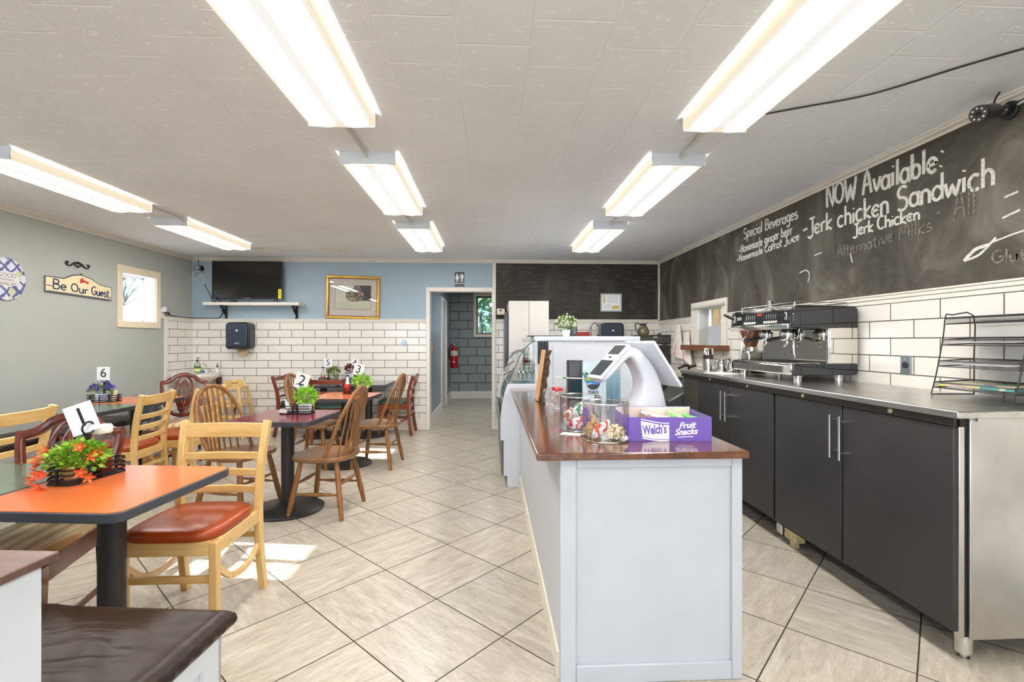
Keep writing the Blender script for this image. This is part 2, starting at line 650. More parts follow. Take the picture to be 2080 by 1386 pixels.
ledge('trim_1', XL, -0.947, YB - 0.035, YB, 1.583, 1.633, '-y')
ledge('trim_2', 0.079, XR, YB - 0.035, YB, 1.583, 1.633, '-y')
ledge('trim_3', XL, XL + 0.035, 6.49, YB, 1.583, 1.633, '+x')
ledge('trim_4', XR - 0.035, XR, 5.885, YB, 1.55, 1.612, '-x')
ledge('trim_5', XR - 0.035, XR, YF, 4.99, 1.55, 1.612, '-x')
struct(MB().box(XL, XL + 0.02, 6.49, 6.53, 0.0, 1.59), 'trim_6', WHITE_TRIM, bev=0.002)
struct(MB().box(2.532, XR - 0.001, YB - 0.03, YB - 0.012, 1.633, 2.47).box(XR - 0.03, XR - 0.001, 7.035, YB - 0.012, 1.633, 2.47), 'trim_7', WHITE_TRIM)
# crown moulding
for nm, pts in (('trim_crown_left', 'l'), ('trim_crown_back', 'b'), ('trim_crown_right', 'r')):
    m = MB()
    for k, (a, b, p) in enumerate(((2.466, 2.482, 0.018), (2.482, 2.49, 0.012), (2.49, 2.506, 0.034), (2.506, 2.516, 0.045))):
        if pts == 'l':
            m.box(XL, XL + p, YF, YB, a, b)
        elif pts == 'b':
            m.box(XL, XR, YB - p, YB, a, b)
        else:
            m.box(XR - p, XR, YF, YB, a, b)
    struct(m, nm, WHITE_TRIM, bev=0.003)
# skirting boards and the passage door casing
m = MB().box(XL, -0.947, YB - 0.022, YB, 0, 0.17)
struct(m, 'baseboard_back', WHITE_TRIM, bev=0.004)
struct(MB().box(0.079, 0.3, YB - 0.022, YB, 0, 0.17), 'baseboard_back_right', WHITE_TRIM, bev=0.004)
struct(MB().box(XL, XL + 0.02, YF, YB, 0, 0.14), 'baseboard_left', WHITE_TRIM, bev=0.004)
m = MB().box(-0.947, -0.892, YB - 0.028, YB + 0.15, 0, 2.103).box(0.02, 0.079, YB - 0.028, YB + 0.15, 0, 2.103).box(-0.892, 0.02, YB - 0.028, YB + 0.15, 2.04, 2.103)
m.box(0.03, 0.08, YB - 0.02, YB, 2.1, 2.47)
struct(m, 'trim_door_casing', WHITE_TRIM, bev=0.004)

# the passage behind the opening
m = MB()
wall_cells(YB + 0.15, 11.05, 0, 2.45, [(8.95, 9.85, 0, 2.08)], lambda a, b, c, d: m.box(-1.07, -0.92, a, b, c, d))
m.box(-1.6, -1.07, 8.8, 10.0, 0, 2.45)
struct(m, 'wall_passage_left', PAINT_HALL)
m = MB()
wall_cells(-1.07, 1.0, 0, 2.45, [(-0.33, 0.25, 1.45, 2.34)], lambda a, b, c, d: m.box(a, b, 10.9, 11.05, c, d))
struct(m, 'wall_passage_end', BLOCK)
struct(MB().box(0.85, 1.0, YB + 0.15, 10.9, 0, 2.45), 'wall_passage_right', PAINT_HALL)
struct(MB().box(-0.92, 0.85, 10.875, 10.9, 0, 0.165), 'baseboard_passage_end', WHITE_TRIM, bev=0.004)
struct(MB().box(-0.92, -0.9, YB + 0.15, 8.9, 0, 0.17).box(-0.92, -0.9, 9.92, 10.875, 0, 0.17), 'baseboard_passage_left', WHITE_TRIM, bev=0.004)
m = MB().box(-0.93, -0.895, 8.88, 8.96, 0, 2.14).box(-0.93, -0.895, 9.84, 9.92, 0, 2.14).box(-0.93, -0.895, 8.96, 9.84, 2.07, 2.14)
struct(m, 'trim_passage_door', WHITE_TRIM, bev=0.003)
struct(MB().box(-0.965, -0.925, 8.955, 9.845, 0.002, 2.075), 'door_1', plain('passage_door_white', rgb(205, 206, 200), 0.4), bev=0.003)
struct(MB().box(-0.92, -0.911, 7.58, 7.66, 1.11, 1.25).cyl((-0.911, 7.62, 1.18), (-0.89, 7.62, 1.18), 0.012), 'trim_latch_plate', plain('brass', rgb(205, 170, 110), 0.25, 0.9), bev=0.002)


# ------------------------------------------------------------ windows
CREAM = plain('cream_trim', rgb(232, 218, 192), 0.4, var=0.04)
SASH = plain('vinyl_white', rgb(235, 236, 240), 0.35, var=0.02)


def side_window(name, y0, y1, z0, z1, mull=None):
    t = bpy.data.objects.new(name, None)
    C.objects.link(t)
    t['kind'] = 'structure'
    f = MB()
    wd = 0.075
    f.box(XL, XL + 0.018, y0 - wd, y1 + wd, z1, z1 + wd + 0.005).box(XL, XL + 0.018, y0 - wd, y1 + wd, z0 - wd, z0)
    f.box(XL, XL + 0.018, y0 - wd, y0, z0, z1).box(XL, XL + 0.018, y1, y1 + wd, z0, z1)
    f.build('casing', CREAM, t, bev=0.004)
    g = MB()
    a = 0.03
    g.box(XL - 0.2, XL, y0, y0 + 0.006, z0, z1).box(XL - 0.2, XL, y1 - 0.006, y1, z0, z1)
    g.box(XL - 0.2, XL, y0, y1, z0, z0 + 0.006).box(XL - 0.2, XL, y0, y1, z1 - 0.006, z1)
    g.build('reveal', SASH, t)
    s_ = MB()
    xo = XL - 0.185
    s_.box(xo, xo + 0.04, y0, y0 + a, z0, z1).box(xo, xo + 0.04, y1 - a, y1, z0, z1).box(xo, xo + 0.04, y0, y1, z0, z0 + a).box(xo, xo + 0.04, y0, y1, z1 - 0.02, z1)
    if mull:
        s_.box(xo, xo + 0.04, mull - 0.025, mull + 0.025, z0, z1)
    s_.build('sash', SASH, t, bev=0.003)
    MB().box(xo + 0.018, xo + 0.022, y0 + a, y1 - a, z0 + a, z1 - 0.02).build('pane', GLASS, t)
    return t


side_window('window_1', 5.77, 6.33, 1.545, 2.12)
side_window('window_2', 3.1, 3.6, 1.545, 2.14, 3.34)

# passage window: cream casing, brown frame, pane
t = bpy.data.objects.new('window_3', None)
C.objects.link(t)
t['kind'] = 'structure'
MB().frame(-0.385, 0.3, 1.4, 2.4, 0.06, 10.86, 10.9).build('casing', CREAM, t, bev=0.004)
MB().frame(-0.325, 0.245, 1.455, 2.335, 0.04, 10.9, 10.96).build('frame', wood('window_brown', rgb(66, 38, 24), rgb(96, 58, 36), 'z'), t, bev=0.003)
MB().box(-0.285, 0.205, 10.93, 10.934, 1.495, 2.295).build('pane', glassy('blue_tinted_glass', (0.40, 0.47, 0.52), 0.5, base=0.05), t)

# serving window on the right wall: white casing, tiled reveal, lower board, pane above
t = bpy.data.objects.new('window_4', None)
C.objects.link(t)
t['kind'] = 'structure'
f = MB()
f.box(XR - 0.03, XR, 4.99, 5.885, 1.695, 1.78).box(XR - 0.03, XR, 4.99, 5.1, 1.262, 1.695).box(XR - 0.03, XR, 5.7, 5.885, 1.262, 1.695)
f.build('casing', WHITE_TRIM, t, bev=0.004)
MB().box(XR - 0.07, XR - 0.03, 5.02, 5.8, 1.7, 1.73).build('head_moulding', plain('trim_grey', rgb(200, 196, 186), 0.4), t, bev=0.008)
MB().box(XR - 0.16, XR, 4.95, 5.9, 1.2, 1.262).build('sill', wood('sill_wood', rgb(88, 46, 24), rgb(136, 78, 42), 'y'), t, bev=0.006)
MB().box(XR + 0.1, XR + 0.12, 5.1, 5.7, 1.262, 1.49).build('lower_board', WHITE_PAINT, t)
g = MB()
g.box(XR + 0.1, XR + 0.13, 5.1, 5.13, 1.49, 1.695).box(XR + 0.1, XR + 0.13, 5.67, 5.7, 1.49, 1.695).box(XR + 0.1, XR + 0.13, 5.3, 5.32, 1.49, 1.695)
g.build('sash', SASH, t)
MB().box(XR + 0.112, XR + 0.116, 5.13, 5.67, 1.49, 1.695).build('pane', GLASS, t)

# ------------------------------------------------------------ ceiling fixtures
def diffuser_mat():
    t = NT('lit_diffuser')
    tc = t.n('ShaderNodeTexCoord')
    sp = t.n('ShaderNodeSeparateXYZ', ins={0: tc.outputs['Object']})
    ax = t.math('ABSOLUTE', sp.outputs[0])
    # two tubes behind the prismatic lens: bright along each tube, dim between them, at the rim and at the ends
    tube = t.math('ABSOLUTE', t.math('SUBTRACT', ax, 0.088))
    mr = t.n('ShaderNodeMapRange', interpolation_type='SMOOTHSTEP', ins={'Value': tube, 'From Min': 0.074, 'From Max': 0.0, 'To Min': 0.0, 'To Max': 1.0})
    ay = t.math('ABSOLUTE', sp.outputs[1])
    end = t.n('ShaderNodeMapRange', ins={'Value': ay, 'From Min': 0.612, 'From Max': 0.53, 'To Min': 0.0, 'To Max': 1.0}).outputs[0]
    edge = t.n('ShaderNodeMapRange', ins={'Value': ax, 'From Min': 0.176, 'From Max': 0.15, 'To Min': 0.0, 'To Max': 1.0}).outputs[0]
    k = t.math('MULTIPLY', end, edge)
    wv = t.math('MULTIPLY_ADD', t.math('SINE', t.math('MULTIPLY', sp.outputs[1], 900.0)), 0.05, 1.0)
    hot = t.math('MULTIPLY', t.math('MULTIPLY', mr.outputs[0], mr.outputs[0]), t.math('MULTIPLY', k, LAMP))
    col = t.mix(k, (1.0, 0.82, 0.55), (1.0, 0.985, 0.955))
    low = t.math('MULTIPLY', wv, 0.67)
    s2 = t.math('ADD', low, hot)
    t.set(color=(0.22, 0.22, 0.215), rough=0.4, emit=col, estr=s2)
    return t.m


DIFF = diffuser_mat()
HOUSING = plain('fixture_white', rgb(214, 220, 228), 0.4, var=0.02)


def make_fixture():
    t = thing('ceiling_light', 'x', 'ceiling light')
    w_, l_ = 0.175, 0.62
    h = MB().box(-w_ + 0.02, w_ - 0.02, -l_ + 0.005, l_ - 0.005, 0.055, 0.078)
    h.build('housing', HOUSING, t)
    for s in (-1, 1):
        MB().box(-w_, w_, s * l_ - 0.006, s * l_ + 0.006, 0.0, 0.078).build('end_plate', HOUSING, t, bev=0.002)
    prof = [(-w_, 0.06), (-w_, 0.018), (-w_ + 0.02, 0.004), (-0.08, -0.004), (0.0, -0.001), (0.08, -0.004), (w_ - 0.02, 0.004), (w_, 0.018), (w_, 0.06)]
    d = MB()
    d.grid(lambda u, v: (prof[int(round(u * 8))][0], -l_ + 0.008 + v * (2 * l_ - 0.016), prof[int(round(u * 8))][1]), 8, 24)
    d.build('diffuser', DIFF, t)
    return t


fx = None
for (x, y, lab) in (
        (-0.782, 1.93, 'ceiling light left of the middle, nearest the camera and cut by the top edge'),
        (-0.782, 3.69, 'ceiling light second along the row above the dining tables'),
        (-0.782, 5.45, 'short-looking ceiling light farthest along the left-centre row, above the orange-topped table'),
        (1.21, 1.90, 'large ceiling light over the counter aisle, cut by the top edge at right'),
        (1.21, 3.63, 'second ceiling light along the row over the counter'),
        (1.21, 5.38, 'farthest ceiling light along the row over the counter'),
        (-3.14, 3.70, 'ceiling light by the left wall, cut by the left edge'),
        (-3.14, 5.42, 'ceiling light nearest the television in the corner'),
        (-0.782, 0.15, 'unseen ceiling light above the camera, added to brighten the room'),  # from here on: fixtures out of view, added to brighten the room
        (1.21, 0.15, 'unseen ceiling light over the near end of the service aisle, added for brightness'),
        (-0.782, -2.0, 'unseen ceiling light behind the camera on the left, added for brightness'),
        (1.21, -2.0, 'unseen ceiling light behind the camera on the right, added for brightness'),
        (-3.14, 0.6, 'unseen ceiling light by the left wall, added for brightness')):
    if fx is None:
        fx = make_fixture()
        fx['label'] = lab
        fx['group'] = 'fluorescent ceiling fixtures'
        fx.location = (x, y, 2.437)
    else:
        again(fx, (x, y, 2.437), 0, lab, 'fluorescent ceiling fixtures')

# metal conduit between fixtures
COND = plain('conduit_paint', rgb(205, 200, 190), 0.4)
for (x, y0, y1, lab) in ((-0.80, 2.55, 3.11, 'conduit between the first and second lights of the left-centre row'),
                         (-0.80, 4.31, 4.87, 'conduit between the second and third lights of the left-centre row'),
                         (1.21, 2.52, 3.05, 'conduit between the first and second lights over the counter'),
                         (1.21, 4.25, 4.8, 'conduit between the second and third lights over the counter'),
                         (-3.0, 4.32, 4.82, 'conduit between the two lights by the left wall')):
    m = MB().tube(smooth_path([(x, y0 - 0.03, 2.50), (x, y0 + 0.1, 2.497), (x + 0.01, y1 - 0.12, 2.497), (x + 0.01, y1 - 0.03, 2.48)], 5), 0.011, 8)
    tag(m.build('conduit', COND), lab, 'conduit', 'conduits between ceiling lights')
m = MB().tube([(-3.1, 6.3, 2.505), (-1.95, 6.29, 2.505)], 0.012, 8)
c_ = thing('conduit', 'long white conduit with a junction box on the ceiling near the television', 'conduit')
m.build('pipe', COND, c_)
MB().box(-1.97, -1.87, 6.25, 6.33, 2.485, 2.515).build('junction_box', COND, c_, bev=0.004)
m = MB().tube([(-2.52, 6.29, 2.493), (-2.52, 6.29, 2.515)], 0.018, 8).build('clip', COND, c_)
pl_ = again(fx, (0.1, 8.6, 2.32), 0, 'unseen ceiling light added to brighten the passage to the restroom', 'fluorescent ceiling fixtures')  # no fixture visible here; added to lift the dark passage

# ------------------------------------------------------------ tables
EDGE = plain('black_bumper_edge', rgb(62, 64, 72), 0.35)


def laminate(name, c, rough=0.16):
    t = NT(name)
    nz = t.noise(t.coord(), 40, 5, 0.7)
    t.set(color=t.ramp(nz, [(0.3, tuple(x * 0.9 for x in c)), (0.7, c)]), rough=rough, spec=0.6)
    return t.m


L_ORANGE = laminate('orange_laminate', rgb(226, 118, 62))
L_GREEN = laminate('green_laminate', rgb(112, 128, 108))
L_MAROON = laminate('maroon_laminate', rgb(122, 36, 52))
L_GREY = laminate('grey_laminate', rgb(132, 128, 122))
POLE = plain('table_base_black', rgb(44, 43, 44), 0.42, metal=0.1)


def round_rect(wx, wy, r, n=5):
    out = []
    for (sx, sy, a0) in ((1, -1, -PI / 2), (1, 1, 0), (-1, 1, PI / 2), (-1, -1, PI)):
        cx, cy = sx * (wx / 2 - r), sy * (wy / 2 - r)
        for k in range(n + 1):
            a = a0 + PI / 2 * k / n
            out.append((cx + r * math.cos(a), cy + r * math.sin(a)))
    return out


def table(label, x, y, rz, top, wx=0.61, wy=0.61, h=0.73, group='pedestal tables'):
    t = thing('dining_table', label, 'table', (x, y, 0), rz, group)
    MB().prism(round_rect(wx - 0.012, wy - 0.012, 0.045), h - 0.034, h + 0.0006).build('tabletop', top, t)
    outer, inner = round_rect(wx, wy, 0.05), round_rect(wx - 0.012, wy - 0.012, 0.045)
    n = len(outer)
    rings = [[(*inner[i], h - 0.036), (*outer[i], h - 0.036), (*outer[i], h - 0.002), (*inner[i], h)] for i in range(n)]
    MB().ring_loft(rings, loop=True).build('edge_band', EDGE, t, bev=0.003)
    MB().lathe([(0.0, h - 0.036), (0.2, h - 0.036), (0.2, h - 0.041), (0.06, h - 0.055), (0.047, h - 0.07), (0.047, 0.04), (0.0, 0.04)], 28).build('pole', POLE, t)
    MB().lathe([(0.0, 0), (0.262, 0), (0.268, 0.012), (0.255, 0.022), (0.11, 0.036), (0.06, 0.05), (0.0, 0.05)], 40).build('base', POLE, t)
    return t


r5 = math.radians(-5.5)
table('orange-topped table nearest the camera with a caddy on its corner', -1.52, 1.985, r5, L_ORANGE)
table('green-topped table joined to the left of the nearest orange table, cut by the left edge', -2.133, 2.044, r5, L_GREEN)
table('dark red-topped pedestal table between two spindle-back chairs', -1.576, 3.78, r5, L_MAROON)
table('small orange-topped table behind the dark red one', -1.54, 5.145, r5, L_ORANGE)
table('grey-topped table against the tiled wall, the right-hand one of the pair', -1.69, 6.70, 0, L_GREY, 0.61, 0.74)
table('grey-topped table against the tiled wall, the left-hand one of the pair', -2.31, 6.70, 0, L_GREY, 0.61, 0.74)
table('orange-topped table by the left wall holding the purple flowers', -3.49, 4.855, 0, L_ORANGE)
table('green-topped table by the left wall in front of its orange neighbour', -3.49, 4.24, 0, L_GREEN)

# ------------------------------------------------------------ ladder-back chairs
LIGHT_WOOD = wood('light_beech', rgb(206, 162, 92), rgb(232, 196, 132), 'z', 6, 10, 0.32, 0.35)
LIGHT_WOOD_H = wood('light_beech_rail', rgb(208, 164, 94), rgb(234, 198, 134), 'y', 6, 10, 0.32, 0.35)
CHERRY = wood('cherry_wood', rgb(88, 34, 15), rgb(138, 60, 27), 'z', 6, 10, 0.3, 0.35)
CHERRY_H = wood('cherry_wood_rail', rgb(90, 36, 16), rgb(140, 62, 29), 'y', 6, 10, 0.3, 0.35)


def vinyl(name, c, rough=0.35):
    t = NT(name)
    nz = t.noise(t.coord(), 3.0, 2)
    gr = t.noise(t.coord(), 260, 2)
    t.set(color=t.ramp(nz, [(0.3, tuple(x * 0.93 for x in c)), (0.7, c)]), rough=rough, spec=0.45)
    t.bump(gr, 0.06, 0.001)
    return t.m


V_ORANGE = vinyl('orange_vinyl', rgb(160, 66, 24), 0.3)
V_GREEN = vinyl('green_vinyl', rgb(58, 82, 74), 0.4)


def ladder_chair(name, label, wv, wh, seat_mat, H=0.885, slats=(0.705, 0.62, 0.535), slat_h=0.038, crest_h=0.075, group=None):
    t = thing(name, label, 'chair', group=group)
    k = H / 0.885
    hw = 0.195
    for s in (-1, 1):
        MB().bar([(0.185, s * hw, 0), (0.185, s * hw, 0.43)], 0.036, 0.036, (0, 1, 0)).build('leg', wv, t, bev=0.004)
    for s in (-1, 1):
        pts = smooth_path([(-0.255, s * 0.2, 0), (-0.225, s * 0.197, 0.18), (-0.205, s * 0.197, 0.42), (-0.215, s * 0.2, 0.6), (-0.245, s * 0.207, 0.77 * k), (-0.275, s * 0.213, H)], 4)
        MB().bar(pts, 0.034, 0.04, (1, 0, 0)).build('leg', wv, t, bev=0.004)
    f = MB()
    f.box(0.168, 0.2, -hw + 0.018, hw - 0.018, 0.37, 0.435)
    f.box(-0.215, -0.19, -hw + 0.018, hw - 0.018, 0.37, 0.435)
    for s in (-1, 1):
        f.box(-0.19, 0.168, s * hw - 0.012, s * hw + 0.012, 0.37, 0.435)
    f.build('seat_frame', wh, t, bev=0.003)
    out = []
    for i in range(40):
        a = 2 * PI * i / 40
        ca, sa = math.cos(a), math.sin(a)
        e = 0.42
        out.append((0.215 * abs(ca) ** e * (1 if ca > 0 else -1) + 0.0, (0.208 - 0.018 * (ca < 0) * abs(ca)) * abs(sa) ** e * (1 if sa > 0 else -1)))
    rings = []
    for z, q in ((0.435, 0.97), (0.447, 1.0), (0.462, 1.0), (0.474, 0.975), (0.482, 0.9), (0.487, 0.7), (0.487, 0.3)):
        rings.append([(x * q + 0.005, y * q, z) for x, y in out])
    MB().ring_loft(rings).build('seat', seat_mat, t, ang=60)

    def rail(z, h, nm, th=0.018):
        zc = z
        xx = -0.2 - max(0, (zc / k - 0.45)) ** 1.6 * 0.24
        g = MB()
        pts = []
        for i in range(9):
            u = -1 + 2 * i / 8
            pts.append((xx - 0.028 * (1 - u * u) * 0.9 - 0.004, u * 0.198, zc))
        g.bar(pts, th, h, (0, 0, 1))
        g.build(nm, wh, t, bev=0.004)
    rail(H - 0.012 - crest_h / 2, crest_h, 'crest_rail', 0.022)
    for z in slats:
        rail(z * k, slat_h, 'slat')
    for s in (-1, 1):
        MB().bar(smooth_path([(0.17, s * hw, 0.31), (0.05, s * hw, 0.215), (-0.1, s * hw, 0.2), (-0.225, s * hw, 0.26)], 5), 0.018, 0.028, (0, 0, 1)).build('stretcher', wh, t, bev=0.003)
    MB().bar([(0.17, -hw, 0.255), (0.17, hw, 0.255)], 0.018, 0.032, (0, 0, 1)).build('stretcher', wh, t, bev=0.003)
    MB().bar([(-0.222, -hw, 0.3), (-0.222, hw, 0.3)], 0.016, 0.03, (0, 0, 1)).build('stretcher', wh, t, bev=0.003)
    return t


def put(o, x, y, deg):
    o.location = (x, y, 0)
    o.rotation_euler = (0, 0, math.radians(deg))
    return o


lc = put(ladder_chair('ladder_back_chair', 'light wood ladder-back chair with an orange vinyl seat, tucked under the nearest orange table', LIGHT_WOOD, LIGHT_WOOD_H, V_ORANGE, group='light wood ladder-back chairs'), -1.406, 2.335, -90)
again(lc, (-3.02, 4.05, 0), math.radians(185), 'light wood ladder-back chair with an orange seat at the green table by the left wall', 'light wood ladder-back chairs')
again(lc, (-2.85, 4.53, 0), math.radians(180), 'light wood ladder-back chair half hidden behind the oak chair left of the dark red table', 'light wood ladder-back chairs')
again(lc, (-3.17, 3.08, 0), math.radians(182), 'light wood ladder-back chair cut by the left edge, turned towards the left wall', 'light wood ladder-back chairs')

cc = put(ladder_chair('ladder_back_chair', 'reddish wood chair with a green seat at the right end of the grey wall tables', CHERRY, CHERRY_H, V_GREEN, 0.83, (0.69, 0.575), 0.032, 0.06, 'reddish ladder-back chairs'), -1.34, 6.81, 180)
again(cc, (-2.07, 6.40, 0), math.radians(90), 'reddish wood chair seen from behind, in front of the grey wall tables', 'reddish ladder-back chairs')
again(cc, (-2.69, 6.83, 0), math.radians(0), 'reddish wood chair at the left end of the grey wall tables', 'reddish ladder-back chairs')

# ------------------------------------------------------------ spindle-back (windsor) chairs
OAK = wood('honey_oak', rgb(104, 64, 26), rgb(160, 106, 52), 'z', 7, 16, 0.33, 0.35)
OAK_SEAT = wood('honey_oak_seat', rgb(100, 66, 34), rgb(156, 108, 62), 'x', 6, 10, 0.3, 0.4)


def windsor(label):
    t = thing('windsor_chair', label, 'chair', group='oak spindle-back chairs')
    out = []
    for i in range(44):
        a = 2 * PI * i / 44
        ca, sa = math.cos(a), math.sin(a)
        w_ = 0.235 if ca > 0 else 0.225
        out.append((0.225 * abs(ca) ** (0.75 if ca < 0 else 0.6) * (1 if ca > 0 else -1), w_ * abs(sa) ** 0.72 * (1 if sa > 0 else -1)))
    rings = []
    for z, q in ((0.412, 0.9), (0.418, 0.97), (0.43, 1.0), (0.444, 1.0), (0.451, 0.985), (0.451, 0.93), (0.443, 0.78), (0.438, 0.5), (0.438, 0.2)):
        rings.append([(x * q, y * q, z) for x, y in out])
    MB().ring_loft(rings).build('seat', OAK_SEAT, t, ang=50)
    legs = {}
    for sx in (-1, 1):
        for sy in (-1, 1):
            a, b = V(sx * 0.135, sy * 0.145, 0.42), V(sx * 0.205, sy * 0.212, 0.0)
            legs[sx, sy] = (a, b)
            pts = [a.lerp(b, q) for q in (0, 0.12, 0.3, 0.5, 0.7, 0.86, 1)]
            MB().tube(pts, [0.015, 0.018, 0.0215, 0.0195, 0.0215, 0.018, 0.0145], 12).build('leg', OAK, t)

    def st(k1, k2, q):
        a = legs[k1][0].lerp(legs[k1][1], q)
        b = legs[k2][0].lerp(legs[k2][1], q)
        MB().tube([a.lerp(b, u) for u in (0, 0.15, 0.35, 0.5, 0.65, 0.85, 1)], [0.008, 0.009, 0.0135, 0.0155, 0.0135, 0.009, 0.008], 10).build('stretcher', OAK, t)
    st((1, 1), (1, -1), 0.42)
    st((-1, 1), (-1, -1), 0.42)
    st((1, 1), (-1, 1), 0.58)
    st((1, -1), (-1, -1), 0.58)
    half = [(-0.06, 0.192, 0.44), (-0.12, 0.212, 0.56), (-0.177, 0.212, 0.7), (-0.227, 0.178, 0.82), (-0.258, 0.11, 0.915), (-0.27, 0.0, 0.955)]
    hoop = smooth_path(half + [(a, -b, c) for a, b, c in reversed(half[:-1])], 7)
    sec = [(1.25 * math.cos(2 * PI * k / 10), math.sin(2 * PI * k / 10)) for k in range(10)]
    MB().tube(hoop, 0.0145, sec=sec, up=(1, 0, 0.2)).build('hoop', OAK, t)

    def hoop_at(y):
        best = min((p for p in hoop if p.z > 0.8), key=lambda p: abs(p.y - y))
        return best
    for i in range(7):
        s = (i - 3) / 3
        b = V(-0.185 + 0.045 * s * s, s * 0.135, 0.442)
        e = hoop_at(s * 0.150)
        pts = [b.lerp(e, q) for q in (0, 0.1, 0.3, 0.5, 0.66, 0.8, 0.92, 1)]
        wd = [0.007, 0.008, 0.0075, 0.0125, 0.0165, 0.0135, 0.008, 0.0065]
        rg = []
        for p, r in zip(pts, wd):
            th = 0.0055 if r > 0.009 else 0.0065
            rg.append([p + V(th * math.cos(2 * PI * k / 8), r * math.sin(2 * PI * k / 8), 0) for k in range(8)])
        MB().ring_loft(rg).build('spindle', OAK, t)
    return t


wc = put(windsor('oak spindle-back chair in front at right of the dark red table'), -1.26, 3.753, 173)
again(wc, (-1.955, 3.81, 0), math.radians(-16), 'oak spindle-back chair at left of the dark red table, behind the light wood chair')
again(wc, (-1.19, 5.10, 0), math.radians(174), 'oak spindle-back chair at right of the small orange table, beside the reddish chair')
again(wc, (-1.85, 5.12, 0), math.radians(-4), 'oak spindle-back chair at left of the small orange table')

# ------------------------------------------------------------ shield-back chairs
MAHOG = wood('mahogany', rgb(76, 25, 12), rgb(120, 48, 24), 'z', 6, 10, 0.22, 0.5)


def stripes():
    t = NT('striped_upholstery')
    tc = t.n('ShaderNodeTexCoord')
    sp = t.n('ShaderNodeSeparateXYZ', ins={0: tc.outputs['Object']})
    s_ = t.math('SINE', t.math('MULTIPLY', sp.outputs[1], 78.0))
    nz = t.noise(t.coord(scale=(2, 40, 2)), 8, 3)
    c = t.ramp(t.math('MULTIPLY_ADD', s_, 0.5, 0.5), [(0.1, rgb(168, 124, 66)), (0.28, rgb(206, 184, 136)), (0.7, rgb(170, 158, 118)), (0.95, rgb(212, 192, 146))])
    c = t.mix(0.25, c, t.ramp(nz, [(0.3, (0.2, 0.2, 0.2)), (0.7, (0.8, 0.8, 0.8))]), 'OVERLAY')
    t.set(color=c, rough=0.6, sheen=0.2)
    return t.m


STRIPE = stripes()


